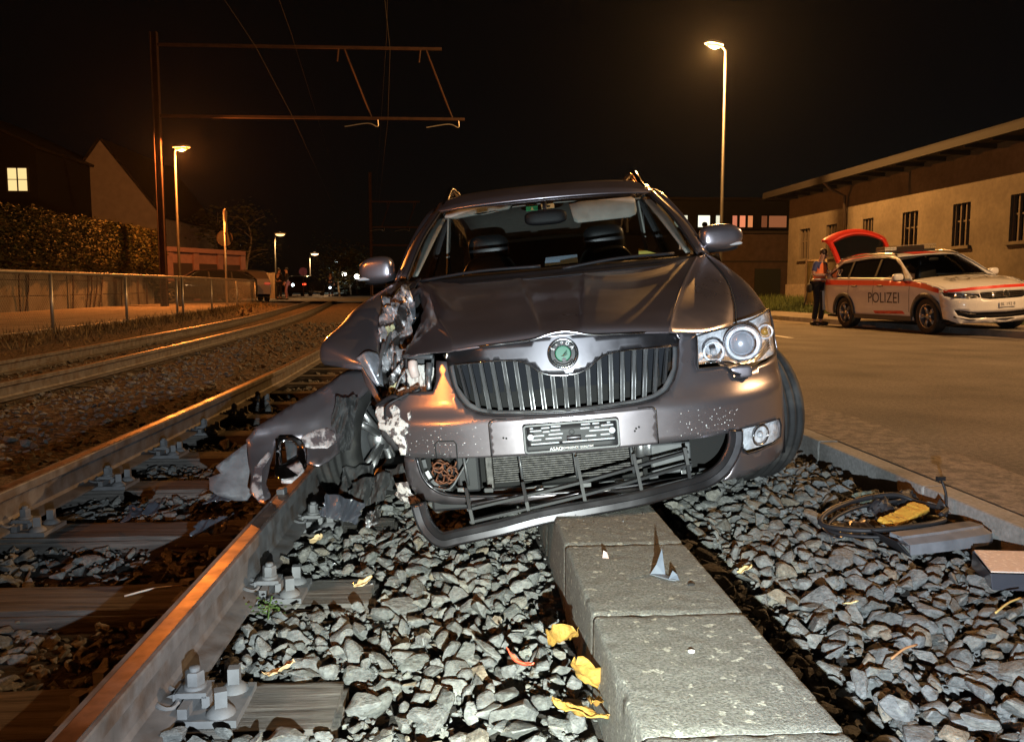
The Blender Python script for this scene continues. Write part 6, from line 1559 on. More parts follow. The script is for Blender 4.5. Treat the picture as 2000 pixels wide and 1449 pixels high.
# grass on the bank
gr = random.Random(9); V = []; Fq = []
for k in range(7000):
    y = gr.uniform(14, 33); x = lerp(xk(y)+2.05, xw(y)-.05, gr.random()); z = gzr(y)+.10+.36*sstep(xk(y)+2.1, xw(y), x); a = gr.uniform(0, 6.28); h = gr.uniform(.08, .24); w_ = .014
    k0 = len(V); V += [(x-w_*math.cos(a), y-w_*math.sin(a), z-.02), (x+w_*math.cos(a), y+w_*math.sin(a), z-.02), (x+gr.uniform(-.06, .06), y+gr.uniform(-.06, .06), z+h)]; Fq.append([k0, k0+1, k0+2])
tag(mk('grass', V, Fq, mat('grass_blade', (0.06, 0.085, 0.02), .7, var=.4, vscale=2)), 'tufted green grass on the bank before the warehouse', 'grass', kind='stuff')

# ------------------------------------------------------------------ estate car builder (local frame as for the wreck)
def wplan(x): return interp(abs(x), [0, .3, .5, .65, .76, .84, .885, .905], [0, .028, .08, .15, .235, .36, .52, .72])
def wfy(x, z): return wplan(x)+.30*max(0, z-.58)+.25*max(0, .42-z)+.03*sstep(.74, .70, z)*0
def estate(root, paint, detail=True, tail_open=False, H=0.0):
    K = {}
    def side_x(y, z): return .908-.05*max(0, (z-.68)/.38)**2-.06*max(0, (.42-z)/.2)**2-.10*sstep(4.2, 4.78, y)**2-.12*sstep(.95, .3, y)**2
    arc = lambda yc, r_: [(yc+r_*math.cos(R(a)), .335+r_*math.sin(R(a))) for a in range(180, -1, -15)]
    out = [(.50, .30), (.545, .335)]+arc(.93, .375)+[(1.33, .24), (3.32, .24)]+arc(3.72, .375)+[(4.12, .28), (4.62, .34), (4.76, .62), (4.74, .98), (4.66, 1.08), (3.9, 1.055), (2.6, 1.03), (1.4, 1.0), (.95, .945), (.62, .86), (.50, .80)]
    for s in (-1, 1):
        skin('body_side', out, lambda y, z, s=s: Vector((s*side_x(y, z), y, z)), paint, root, (), .07, .0, flip=s < 0)
        glass = [(1.62, 1.045), (4.35, 1.09), (4.52, 1.16), (4.05, 1.385), (3.1, 1.455), (2.45, 1.455), (2.15, 1.41), (1.9, 1.28)]
        gx = lambda y, z, s=s, d=0: Vector((s*(.862-.46*(z-1.02)-.05*sstep(4.0, 4.6, y)+d), y, z))
        cab = [(1.38, 1.0), (2.6, 1.03), (3.9, 1.055), (4.66, 1.08), (4.60, 1.20), (4.30, 1.42), (3.6, 1.485), (2.8, 1.50), (2.30, 1.475), (2.05, 1.425), (1.75, 1.25)]
        skin('window_surround', cab, lambda y, z, gx=gx: gx(y, z), paint, root, [glass], .07, .01, 0, flip=s < 0)
        skin('side_window', glass, lambda y, z, gx=gx: gx(y, z, d=-.008), mat('tinted_glass', (0.012, 0.013, 0.014), .06, coat=1.0), root, (), .1, 0, flip=s < 0)
        for yy in (2.62, 3.62): MB().obox(gx(yy, 1.25, d=.004), (.006, .035, .19), Matrix.Rotation(-s*.43, 3, 'Y')).build('window_pillar', m_black, root)
        if detail:
            MB().tube([gx(y, z, d=.006) for y, z in glass+glass[:1]], .008, 5).build('window_trim', m_satin, root, True)
            ac = lambda yc: [(yc+.385*math.cos(R(a)), .335+.385*math.sin(R(a))) for a in range(188, -9, -12)]
            for yc in (.93, 3.72):
                V = []; Fq = []
                for (y, z) in ac(yc):
                    dv = Vector((y-yc, z-.335)).normalized()
                    for q, d in ((-.03, .012), (.045, .016)): V.append((s*(side_x(y, z)+d), y+dv.x*q, z+dv.y*q))
                n_ = len(ac(yc))
                mk('arch_trim', V, [[2*i, 2*i+1, 2*i+3, 2*i+2] for i in range(n_-1)], m_grey, root, True, solid=.02, off=0)
            MB().obox((s*.90, 2.33, .275), (.015, .98, .045)).build('sill_trim', m_grey, root, bevel=.01); MB().obox((s*.917, 2.33, .315), (.006, .98, .008)).build('sill_strip', m_satin, root)
            for yy in (2.62, 3.55): MB().tube([(s*(side_x(yy, z)+.002), yy, z) for z in (.30, .6, .8, 1.02)], .005, 4).build('door_gap', m_dark, root)
            MB().tube([(s*(side_x(1.42, z)+.002), 1.42, z) for z in (.40, .6, .8, 1.0)], .005, 4).build('door_gap', m_dark, root)
            for yy in (2.38, 3.32): MB().sball((s*.897, yy, .90), (.02, .10, .016), .6).build('door_handle', m_satin, root, True)
            em = empty('door_mirror', parent=root)
            MB().sball((s*1.0, 1.62, 1.065), (.105, .06, .07), .65).build('mirror_shell', paint, em, True); MB().sball((s*.98, 1.63, 1.01), (.10, .055, .025), .7).build('mirror_base', m_black, em, True); MB().obox((s*.90, 1.63, 1.02), (.05, .025, .02)).build('mirror_arm', m_black, em)
            MB().tube(crom([(s*.655, 2.15, 1.47), (s*.64, 2.35, 1.52), (s*.63, 3.2, 1.545), (s*.65, 4.1, 1.48), (s*.67, 4.25, 1.44)], 5), .02, 7).build('roof_rail', m_chrome, root, True)
    # bonnet, windscreen, roof
    patch('bonnet', [[(-.80, .50, .80), (-.5, .30, .83), (0, .20, .845), (.5, .30, .83), (.80, .50, .80)], [(-.80, .72, .885), (-.5, .55, .92), (0, .48, .93), (.5, .55, .92), (.80, .72, .885)], [(-.83, 1.05, .955), (-.5, .95, .985), (0, .90, .995), (.5, .95, .985), (.83, 1.05, .955)], [(-.85, 1.42, 1.0), (-.5, 1.34, 1.035), (0, 1.28, 1.045), (.5, 1.34, 1.035), (.85, 1.42, 1.0)]], paint, root, 6, 6, .01, -1)
    for s in (-1, 1):
        patch('wing_top', [[(s*.80, .50, .80), (s*.845, .53, .79)], [(s*.80, .72, .885), (s*.872, .74, .872)], [(s*.83, 1.05, .955), (s*.886, 1.07, .945)], [(s*.85, 1.42, 1.0), (s*.874, 1.42, .999)]], paint, root, 3, 5, .006, 0)
        patch('pillar', [[(s*.775, 1.50, 1.03), (s*.70, 1.85, 1.26), (s*.63, 2.20, 1.44)], [(s*.855, 1.42, 1.005), (s*.765, 1.82, 1.24), (s*.665, 2.22, 1.455)]], paint, root, 6, 3, .012, 0)
    patch('windscreen', [[(-.775, 1.46, 1.02), (-.4, 1.36, 1.035), (0, 1.32, 1.04), (.4, 1.36, 1.035), (.775, 1.46, 1.02)], [(-.70, 1.82, 1.25), (-.38, 1.74, 1.265), (0, 1.71, 1.27), (.38, 1.74, 1.265), (.70, 1.82, 1.25)], [(-.63, 2.18, 1.44), (-.34, 2.12, 1.462), (0, 2.09, 1.468), (.34, 2.12, 1.462), (.63, 2.18, 1.44)]], MATS['tinted_glass'] if not detail else m_glass, root, 5, 6, 0)
    RR_ = [[(-.665, 2.22, 1.452), (-.33, 2.10, 1.47), (0, 2.07, 1.475), (.33, 2.10, 1.47), (.665, 2.22, 1.452)], [(-.665, 2.6, 1.49), (-.33, 2.6, 1.525), (0, 2.6, 1.535), (.33, 2.6, 1.525), (.665, 2.6, 1.49)], [(-.675, 3.5, 1.485), (-.33, 3.5, 1.525), (0, 3.5, 1.535), (.33, 3.5, 1.525), (.675, 3.5, 1.485)], [(-.69, 4.35, 1.40), (-.33, 4.38, 1.44), (0, 4.40, 1.45), (.33, 4.38, 1.44), (.69, 4.35, 1.40)]]
    patch('roof', RR_, paint, root, 5, 6, .01, -1)
    # front
    cvx = lambda pl: pl
    fo = [(-.885, .80), (-.80, .815), (-.5, .845), (0, .855), (.5, .845), (.80, .815), (.885, .80), (.888, .5), (.87, .30), (.75, .22), (0, .20), (-.75, .22), (-.87, .30), (-.888, .5)]
    lampL = [(-.87, .77), (-.60, .735), (-.46, .72), (-.44, .66), (-.60, .645), (-.78, .66), (-.86, .70)]; lampR = [(-x, z) for x, z in lampL][::-1]
    gril = [(-.44, .74), (0, .75), (.44, .74), (.43, .645), (.30, .62), (-.30, .62), (-.43, .645)]
    intk = [(-.80, .46), (-.55, .40), (0, .385), (.55, .40), (.80, .46), (.76, .36), (.60, .30), (0, .285), (-.60, .30), (-.76, .36)]
    fn = lambda x, z, d=0: Vector((x, wfy(x, z)-d, z))
    skin('front_bumper', fo, fn, paint, root, [lampL, lampR, gril, intk], .05, .004)
    skin('grille', gril, lambda x, z: fn(x, z, -.03), m_black, root, (), .08, .003); skin('lower_intake', intk, lambda x, z: fn(x, z, -.03), m_black, root, (), .08, .003)
    for lp in (lampL, lampR):
        L_ = empty('headlamp', parent=root); skin('headlamp_lens', lp, lambda x, z: fn(x, z, .002), m_lens, L_, (), .05); skin('reflector', lp, lambda x, z: fn(x, z, -.035+.015*math.sin(x*60)*math.sin(z*90)), mat('car_reflector', (0.30, 0.30, 0.31), .3, .9, var=.6, vscale=30), L_, (), .03)
        if detail:
            cx = -.70 if lp is lampL else .70
            for q in (-.07, .06): MB().ball(fn(cx+q, .70, -.01), (.032, .03, .03), 12, 8).build('lamp_unit', m_chrome, L_, True)
    if detail:
        for z in (.66, .69, .72): MB().tube([fn(x, z, .0) for x in (-.42, -.2, 0, .2, .42)], .006, 5).build('grille_bar', m_chrome, root, True)
        MB().tube([fn(x, z, .008) for x, z in ((-.80, .335), (-.6, .275), (0, .262), (.6, .275), (.80, .335))], .016, 6).build('skid_trim', m_satin, root, True)
        for s in (-1, 1): MB().tube([fn(s*x, z, .0) for x, z in ((.74, .43), (.62, .385), (.52, .375))], .012, 5).build('fog_strip', m_chrome, root, True)
        rg_ = MB().tube([fn(.055*math.cos(a), .70+.055*math.sin(a), .018) for a in [2*math.pi*k/20 for k in range(21)]], .006, 6, cap=False); rg_.tube([fn(-.03, .735, .018), fn(-.012, .668, .018), fn(0, .70, .018), fn(.012, .668, .018), fn(.03, .735, .018)], .005, 5); rg_.build('front_emblem', m_chrome, root, True)
    for s in (-1, 1):
        for yc in (.93, 3.72): wheel(root, (s*.785, yc, .335), 0, .335, .22, mat('rim_silver', (0.45, 0.45, 0.46), .3, .9) if detail else m_grey, side=s)
    for yc in (.93, 3.72):
        V = []; Fq = []
        for i in range(13):
            a = R(190-200*i/12)
            for x in (-.89, .89): V.append((x, yc+.37*math.cos(a), .335+.37*math.sin(a)))
        mk('arch_liner', V, [[2*i, 2*i+1, 2*i+3, 2*i+2] for i in range(12)], m_dark, root, True)
    mk('underbody', [(-.8, .4, .24), (.8, .4, .24), (.8, 4.6, .26), (-.8, 4.6, .26)], [[0, 1, 2, 3]], m_dark, root, solid=.04)
    MB().add([(-.83, 4.76, .36), (.83, 4.76, .36), (.83, 4.77, .80), (-.83, 4.77, .80)], [(3, 2, 1, 0)]).build('rear_bumper', paint, root, solid=.02)
    if not tail_open: MB().add([(-.83, 4.76, .8), (.83, 4.76, .8), (.80, 4.74, 1.08), (-.80, 4.74, 1.08), (-.68, 4.36, 1.43), (.68, 4.36, 1.43)], [(3, 2, 1, 0), (4, 5, 2, 3)]).build('tailgate', paint, root, solid=.02)
    if detail:
        for s in (-1, 1):
            MB().sball((s*.36, 2.75, .95), (.22, .10, .32), .6).build('seat', m_leather, root, True); MB().sball((s*.36, 2.8, 1.30), (.12, .05, .09), .6).build('headrest', m_leather, root, True)
        patch('dashboard', [[(-.70, 1.5, 1.0), (0, 1.38, 1.01), (.70, 1.5, 1.0)], [(-.70, 1.95, 1.0), (0, 1.9, 1.02), (.70, 1.95, 1.0)]], m_dark, root, 4, 4, .02)
        MB().sball((0, 1.98, 1.37), (.11, .02, .035), .7).build('inner_mirror', m_black, root, True)
        mk('bulkhead', [(-.7, 4.0, .4), (.7, 4.0, .4), (.62, 4.0, 1.38), (-.62, 4.0, 1.38)], [[0, 1, 2, 3]], m_dark, root, solid=.01)
    return side_x, fn
m_pol = mat('police_white', (0.80, 0.80, 0.79), .32, coat=.9, coat_rough=.06, var=.06, vscale=3)
m_red = mat('police_red', (0.80, 0.045, 0.025), .38, coat=.6)
m_txt = mat('police_lettering', (0.04, 0.04, 0.045), .5)
cR = R(3.6); ax = Vector((.9965, .083, 0)); ay = Vector((-.083, .9965, 0))
PM = Matrix(((ax.x, ay.x, 0, 9.45), (ax.y, ay.y, 0, 13.81), (0, 0, 1, .055), (0, 0, 0, 1)))@Matrix.Rotation(-cR, 4, 'Y')
pc_ = empty('police_car', matrix=PM); tag(pc_, 'white and red police estate car with open tailgate parked half on the pavement', 'police car')
sxf, pfn = estate(pc_, m_pol, True, True)
# livery on the sides
for s in (-1, 1):
    stripe = [(.55, .745), (.95, .835), (1.4, .89), (2.6, .912), (4.70, .935), (4.69, 1.055), (3.9, 1.035), (2.6, 1.012), (1.4, .985), (.95, .93), (.62, .84)]
    skin('red_stripe', stripe, lambda y, z, s=s: Vector((s*(sxf(y, z)+.004), y, z)), m_red, pc_, (), .08, .0, flip=s < 0)
    skin('red_stripe', [(1.55, .36), (2.55, .345), (2.6, .40), (1.62, .42)], lambda y, z, s=s: Vector((s*(sxf(y, z)+.004), y, z)), m_red, pc_, (), .1, .0, flip=s < 0)
    text_on('lettering', 'POLIZEI', .30, lambda u, v, h, s=s: Vector((s*(sxf(2.25, .68)+.004), 2.25+s*u, .655+v)), m_txt, pc_, sx=1.05)
    text_on('lettering', '112', .20, lambda u, v, h, s=s: Vector((s*(.862-.46*(1.19+v-1.02)-.05*sstep(4.0, 4.6, 4.12+s*u)+.004), 4.12+s*u, 1.19+v)), m_ink, pc_)
skin('red_stripe', [(-.86, .795), (-.5, .825), (0, .835), (.5, .825), (.86, .795), (.86, .745), (.5, .775), (0, .785), (-.5, .775), (-.86, .745)], lambda x, z: pfn(x, z+.02, .006), m_red, pc_, (), .06)
def bon_z(y, x): return interp(y, [.2, .48, .9, 1.28], [.845, .93, .995, 1.045])-.045*x*x+.014
text_on('lettering', 'POLIZEI', .27, lambda u, v, h: Vector((u, .78+v*1.7, bon_z(.78+v*1.7, u)+.010)), m_txt, pc_, sub=.06, sx=1.15)
skin('red_stripe', [(-.28, 2.16), (.28, 2.16), (.28, 4.32), (-.28, 4.32)], lambda x, y: Vector((x, y, interp(y, [2.07, 2.6, 3.5, 4.4], [1.475, 1.535, 1.535, 1.45])-.08*x*x+.012)), m_red, pc_, (), .1)
skin('red_stripe', [(-.63, 3.35), (-.28, 3.35), (-.28, 3.75), (-.63, 3.75)], lambda x, y: Vector((x, y, 1.532-.10*x*x+.012)), m_red, pc_, (), .1)
npl = MB().obox(pfn(0, .52, .012), (.155, .006, .045)).build('number_plate', m_ink, pc_, bevel=.003)
text_on('plate_text', 'BL 192 8', .078, lambda u, v, h: pfn(0, .52, .02)+Vector((u, 0, v)), m_txt, npl)
lb = empty('light_bar', parent=pc_)
MB().box(-.56, .56, 2.72, 3.0, 1.545, 1.585).build('bar_base', m_black, lb, bevel=.01)
for x0, x1 in ((-.58, -.30), (.30, .58)): MB().box(x0, x1, 2.70, 3.02, 1.585, 1.675).build('beacon', mat('beacon_lens', (0.30, 0.24, 0.14), .15, coat=1.0, var=.5, vscale=40), lb, bevel=.02)
MB().box(-.29, .29, 2.72, 3.0, 1.585, 1.665).build('matrix_sign', mat('matrix_black', (0.03, 0.025, 0.02), .3), lb, bevel=.01); MB().box(-.30, .58, 2.71, 3.01, 1.676, 1.684).build('bar_cap', mat('bar_cap', (0.4, 0.36, 0.28), .4), lb)
for k in range(8):
    for q in (0, 1): MB().ball((-.56+.032*k, 2.695, 1.61+.035*q), .008, 6, 4).build('bar_led', mat('led_dot', (.6, .55, .4), .3, emit=(1, .8, .5), estr=.5), lb)
# open tailgate: red rim, dark glass and lining
tg = empty('tailgate', parent=pc_)
def tgp(u, v, d=0):  # u across, v 0 hinge .. 1 lower edge
    y = 4.34+.52*v; z = 1.49+.60*v+.16*math.sin(math.pi*v*.9)-.20*u*u; return Vector((u*(.66+.09*v), y, z+d))
rows = lambda d: [[tgp(u, v, d) for u in (-1, -.5, 0, .5, 1)] for v in (0, .3, .6, .85, 1)]
ring_o = [(-1, 0), (-1, .5), (-1, 1), (-.5, 1), (0, 1), (.5, 1), (1, 1), (1, .5), (1, 0), (0, 0)]
ring_i = [(-.86, .08), (-.86, .5), (-.84, .62), (0, .66), (.84, .62), (.86, .5), (.86, .08)]
skin('gate_shell', ring_o, lambda u, v: tgp(u, v), m_red, tg, [ring_i], .12, .05, 0); skin('gate_window', ring_i, lambda u, v: tgp(u, v), MATS['tinted_glass'], tg, (), .12, .01)
skin('gate_lining', [(-.94, .05), (-.94, .96), (.94, .96), (.94, .05)], lambda u, v: tgp(u, v, -.055), m_black, tg, (), .15, .01)
MB().tube([tgp(-1, 1, -.02), tgp(-.5, 1.0, -.02), tgp(0, 1, -.02), tgp(.5, 1, -.02), tgp(1, 1, -.02)], .03, 6).build('gate_edge', m_red, tg, True)
for s in (-1, 1): MB().cyl((s*.66, 4.36, 1.28), tgp(s*.93, .45, -.05), .012, 6).build('gas_strut', m_alu, tg, True)
# other cars
dk = mat('dark_car_paint', (0.02, 0.018, 0.018), .3, .6, coat=1.0)
c2 = empty('parked_car', (-14.3, 37.6, gz(38)+.05), R(-62)); tag(c2, 'dark parked estate car behind the railing in front of the pink garages', 'car'); estate(c2, dk, False)
c3 = empty('parked_car', (-11.75, 44.2, gz(44)+.05), R(200)); tag(c3, 'small grey parked car with red tail lamps beyond the railing', 'car'); estate(c3, mat('grey_car_paint', (0.16, 0.14, 0.14), .35, .6, coat=.8), False)
c4 = empty('parked_car', (-11.9, 66.3, gz(63)+.06), R(172)); tag(c4, 'dark car with glowing red brake lamps on the far crossing', 'car'); estate(c4, dk, False)
m_tail = emat('tail_glow', (1, .06, .02), 3.5); m_tail2 = emat('tail_glow_dim', (1, .10, .05), .35)
for c_, mm in ((c3, m_tail2), (c4, m_tail)):
    for s in (-1, 1): MB().sball((s*.70, 4.79, .86), (.14, .02, .06), .6).build('tail_lamp', mm, c_, True)
# ------------------------------------------------------------------ officers
vest_m = mat('orange_vest', (1.0, 0.26, 0.10), .7)
blue = mat('blue_shirt', (0.06, 0.08, 0.24), .75, var=.2, vscale=10)
off = person('person', (8.16, 18.6, 0.0), R(34), 'officer in orange safety vest reading notes beside the open boot', dict(head0=(0, -.055, 1.555), head1=(0, -.105, 1.68), neck=(0, -.02, 1.47), elL=(-.26, .0, 1.16), wrL=(-.13, -.22, 1.16), hdL=(-.07, -.29, 1.18), elR=(.26, .0, 1.16), wrR=(.12, -.24, 1.13), hdR=(.06, -.31, 1.15), knL=(-.12, -.02, .5), anL=(-.13, .03, .09), toL=(-.17, -.13, .03)),
    dict(trousers=navy, top=blue, sleeve=.8), vest=vest_m, hair=(.05, .03, .02))
np_ = MB().obox((8.16+.17, 18.6-.26, 1.20), (.07, .005, .10), Matrix.Rotation(R(34), 3, 'Z')@Matrix.Rotation(-.9, 3, 'X')).build('notepad', m_ink, None); tag(np_, 'white notepad held by the officer in the orange vest', 'notepad')
bg_ = empty('belt_bag', (8.16-.23, 18.6+.02, .86)); MB().sball((0, 0, 0), (.05, .09, .10), .6).build('bag', blackc, bg_, True); tag(bg_, 'dark holster bag at the hip of the officer in the orange vest', 'bag')
person('person', (9.30, 18.9, .14), R(10), 'person in pale jacket seen above the police car roof under the tailgate', dict(), dict(trousers=navy, top=mat('pale_jacket', (0.36, 0.27, 0.19), .8), sleeve=1.85), hair=(.04, .025, .02), scale=1.07)
# ================================================================== SMALL THINGS IN THE FOREGROUND
m_leafy = mat('yellow_leaf', (0.28, 0.155, 0.025), .7, var=.35, vscale=40, color2=(0.16, 0.065, 0.012), c2scale=40, c2lo=.52, c2hi=.72, bump=.8, bscale=90, bdist=.006)
def leaf(name, c, L, W, rz, tilt, label, m=m_leafy, curl=.35, seed=0, fold=.3, roll=0):
    V = []; Fq = []; nu, nv = 8, 14
    for i in range(nv+1):
        t = i/nv; w = W*(math.sin(math.pi*min(1, t*.94+.05))**.8)*(1+.12*math.sin(t*17+seed))
        for j in range(nu+1):
            u = j/nu*2-1
            V.append((u*w, (t-.5)*L, curl*L*((t-.5)**2)+fold*abs(u)*w+.13*L*noise.noise(Vector((u*1.3+seed, t*3, seed)))+.05*L*noise.noise(Vector((u*3+seed, t*8, seed+3)))))
    for i in range(nv):
        for j in range(nu): k = i*(nu+1)+j; Fq.append([k, k+1, k+nu+2, k+nu+1])
    o = mk(name, V, Fq, m, None, True, solid=.0006, off=0); o.location = c; o.rotation_euler = (tilt, roll, rz); tag(o, label, 'leaf'); return o
leaf('leaf', (.222, 1.86, -.025), .105, .036, R(18), R(-42), 'crumpled yellow leaf on the ballast at the kerb, farther of two', seed=2, fold=.7, roll=.5)
leaf('leaf', (.258, 1.675, -.03), .13, .030, R(-30), R(-48), 'curled yellow leaf leaning on the kerb, nearer of two', seed=5, fold=.6, roll=-.3)
leaf('leaf', (.225, 1.575, -.05), .12, .014, R(72), R(12), 'thin yellow leaf strip at the bottom edge beside the kerb', seed=8, fold=.4)
leaf('leaf', (.262, 1.60, -.045), .09, .016, R(-20), R(-20), 'narrow brownish yellow leaf below the two by the kerb', seed=9, fold=.5)
leaf('leaf', (-.424, 1.80, -.052), .088, .020, R(72), R(-25), 'pale tan leaf lying beside the rail fastening', mat('tan_leaf', (0.62, 0.45, 0.24), .6, var=.2, vscale=30), seed=3, fold=.2)
leaf('leaf', (-.30, 2.33, -.045), .06, .018, R(120), R(-20), 'small buff leaf on a sleeper end between stones', mat('tan_leaf', (0.62, 0.45, 0.24), .6), seed=4)
leaf('leaf', (-.51, 2.75, -.045), .07, .024, R(40), R(-35), 'buff leaf leaning beside the second rail fastening', mat('tan_leaf', (0.62, 0.45, 0.24), .6), seed=6)
leaf('leaf', (.115, 1.78, -.035), .075, .007, R(55), R(15), 'thin red plastic sliver on the pale ballast stones', mat('red_bit', (0.65, 0.10, 0.05), .4), seed=7, curl=.8)['category'] = 'sliver'
leaf('leaf', (1.05, 2.12, -.055), .055, .02, R(20), R(-25), 'small cream leaf among the dark stones right of the kerb', mat('cream_leaf', (0.72, 0.58, 0.28), .6), seed=12)
leaf('leaf', (.86, 2.42, -.06), .05, .018, R(80), R(-30), 'cream leaf scrap near the plastic shard on the kerb', mat('cream_leaf', (0.72, 0.58, 0.28), .6), seed=13)
def twig(c, L, rz, label, m):
    a = Vector((math.cos(rz), math.sin(rz), 0)); o = MB().tube(crom([Vector(c)-a*L/2, Vector(c)+Vector((0, 0, .012)), Vector(c)+a*L/2+Vector((0, 0, .01))], 4), .003, 5).build('twig', m, None, True); tag(o, label, 'twig')
m_twig = mat('twig', (0.34, 0.17, 0.07), .8)
twig((1.02, 1.79, -.045), .10, .5, 'orange-brown twig on the right-hand ballast stones', m_twig); twig((1.45, 2.05, -.045), .14, .55, 'thin yellow stalk on the right-hand ballast', mat('stalk', (0.5, 0.36, 0.12), .8)); twig((-.86, 2.25, -.03), .16, .3, 'long pale splinter on the sleeper between the rails', mat('splinter', (0.4, 0.34, 0.28), .8)); twig((1.40, 1.66, -.05), .09, -.3, 'short brown twig at the right picture edge', m_twig)
# grey plastic shards on the kerb
sh = empty('plastic_shard', (.50, 2.06, .0605)); sh.scale = (.8, .8, .8); tag(sh, 'upright pointed grey plastic shard standing on the kerb', 'shard')
m_shard = mat('shard_plastic', (0.085, 0.10, 0.13), .35, var=.2, vscale=30, coat=.3)
mk('blade', [(-.028, .0, 0), (.022, -.008, 0), (.012, .006, .085), (-.004, .012, .03)], [[0, 1, 2, 3]], m_shard, sh, solid=.003, off=0)
mk('foot', [(-.028, 0, .002), (.022, -.008, .002), (.040, -.075, .006), (.020, -.06, .004)], [[0, 1, 2, 3]], mat('shard_dark', (0.10, 0.11, 0.13), .4), sh, solid=.003, off=0)
mk('tip', [(.018, -.060, .004), (.052, -.068, .004), (.048, -.052, .018), (.034, -.05, .03)], [[0, 1, 2, 3]], m_shard, sh, solid=.003, off=0)
s2 = MB().add([(-.009, 0, 0), (.008, -.006, 0), (.004, .002, .014), (-.006, .004, .020)], [(0, 1, 2, 3)]).build('plastic_shard', mat('chip_red', (0.30, 0.20, 0.18), .5), None, solid=.004, off=0); s2.location = (.385, 2.20, .061); tag(s2, 'tiny pale chip lying on the kerb below the bumper', 'chip')
for (x, y, z, s, lab, m) in ((.565, 1.98, .061, .010, 'tiny dark crumb near the right kerb edge', m_dark), (.46, 1.60, .0615, .008, 'small white crumb on the nearest kerb joint', m_ink)):
    o = MB().ball((0, 0, 0), (s, s*.7, s*.5), 7, 5).build('crumb', m); o.location = (x, y, z); tag(o, lab, 'crumb')
sp = crumple('silver_scrap', (-.345, 2.98, -.035), (.05, 0, .015), (0, .03, .05), 7, 7, .02, m_foil, None, 40, seed=40, rag=.3); tag(sp, 'crinkled silver scrap on the sleeper below the torn arch', 'scrap')
hb = crumple('headlamp_fragment', (-.47, 3.02, -.01), (.13, .04, -.05), (.03, .05, .07), 12, 10, .03, mat('smoky_plastic', (0.045, 0.048, 0.06), .28, coat=.6), None, 11, seed=41, rag=.25); tag(hb, 'grey broken lamp housing lying beside the rail under the wreck', 'lamp housing')
for k, (x, y) in enumerate(((-1.0, 3.40), (-.92, 2.95), (-1.25, 3.2))):
    o = crumple('plastic_fragment', (x, y, -.05), (.12, .02, .02), (.02, .06, .04), 7, 6, .02, MATS['smoky_plastic'], None, 16, seed=50+k, rag=.4); tag(o, ('shiny plastic fragment among stones between the rails, nearest the torn panel', 'shiny plastic fragment among stones nearest the foreground rail', 'shiny plastic fragment in the middle of the near track')[k], 'fragment')
# weed beside the rail
wd_ = empty('weed', (-.545, 2.20, -.075)); tag(wd_, 'small green weed growing beside the foreground rail', 'plant'); wr_ = random.Random(2)
leaf_mass('leaves', [(wr_.gauss(0, .020), wr_.gauss(0, .016), wr_.uniform(.0, .028)) for _ in range(60)], .011, mat('weed_green', (0.055, 0.095, 0.02), .6, var=.4, vscale=50), wd_, 6); MB().tube([(0, 0, -.02), (.005, 0, .02), (.012, .004, .045)], .0018, 4).build('stem', MATS['weed_green'], wd_)
# verge weeds on the left
V = []; Fq = []; g2 = random.Random(14)
for k in range(4200):
    y = g2.uniform(7, 36); x = -6.9+bend(y)+abs(g2.gauss(0, .55)); z = bzF(x, y)+gz(y)-.01; a = g2.uniform(0, 6.28); h = g2.uniform(.05, .22)*(1 if noise.noise(Vector((x*2, y*2, 0))) > 0 else .5); w_ = .014
    k0 = len(V); V += [(x-w_*math.cos(a), y-w_*math.sin(a), z), (x+w_*math.cos(a), y+w_*math.sin(a), z), (x+g2.uniform(-.09, .09), y+g2.uniform(-.09, .09), z+h)]; Fq.append([k0, k0+1, k0+2])
tag(mk('verge_weeds', V, Fq, mat('dry_weed', (0.16, 0.11, 0.05), .8, var=.4, vscale=4)), 'dry weeds along the foot of the railing', 'weeds', kind='stuff')
# ---- black bumper part with hose and yellow foam on the right-hand ballast
fx0 = empty('bumper_fragment', (1.57, 2.86, -.078), R(10)); tag(fx0, 'black plastic bumper fragment with a looped hose lying by the road kerb', 'car part')
prof = [(-.075, 0), (-.07, .035), (-.03, .045), (-.025, .052), (.035, .05), (.04, .02), (.04, .014), (-.02, .012), (-.03, .005)]
V = []; Fq = []; pth = crom([(-.15, -.20, .005), (0, -.205, .012), (.16, -.18, .012), (.22, -.15, .006)], 5)
for i, p in enumerate(pth):
    k_ = 1-.15*abs(i/len(pth)-.5)
    for a, b in prof: V.append((p.x+(.0), p.y+a*k_, p.z+b*k_))
for i in range(len(pth)-1):
    for j in range(len(prof)-1): q = i*len(prof)+j; Fq.append([q, q+1, q+len(prof)+1, q+len(prof)])
mk('channel', V, Fq, mat('fragment_plastic', (0.15, 0.155, 0.17), .38, var=.2, vscale=20), fx0, False, solid=.005, off=0)
mk('channel_end', [(-.15, -.275, .0), (-.15, -.13, .01), (-.19, -.11, .05), (-.185, -.25, .045)], [[0, 1, 2, 3]], m_black, fx0, solid=.004, off=0)
hs = [(.16+.0, -.02, .05), (.10, -.10, .07), (-.05, -.14, .055), (-.20, -.10, .04), (-.27, .0, .045), (-.22, .10, .06), (-.06, .15, .07), (.12, .15, .075), (.20, .09, .07), (.20, .0, .06), (.13, -.085, .055), (0, -.125, .045), (-.12, -.13, .035)]
hj = random.Random(8); hs = [(a+hj.uniform(-.025, .025), b+hj.uniform(-.02, .02), c+hj.uniform(-.012, .02)) for a, b, c in hs[:11]]
MB().tube(crom(hs, 8), .010, 8).build('hose', m_black, fx0, True); MB().tube(crom([(p[0]+.01, p[1]-.03, p[2]-.015) for p in hs[1:8]], 8), .007, 8).build('hose', m_black, fx0, True)
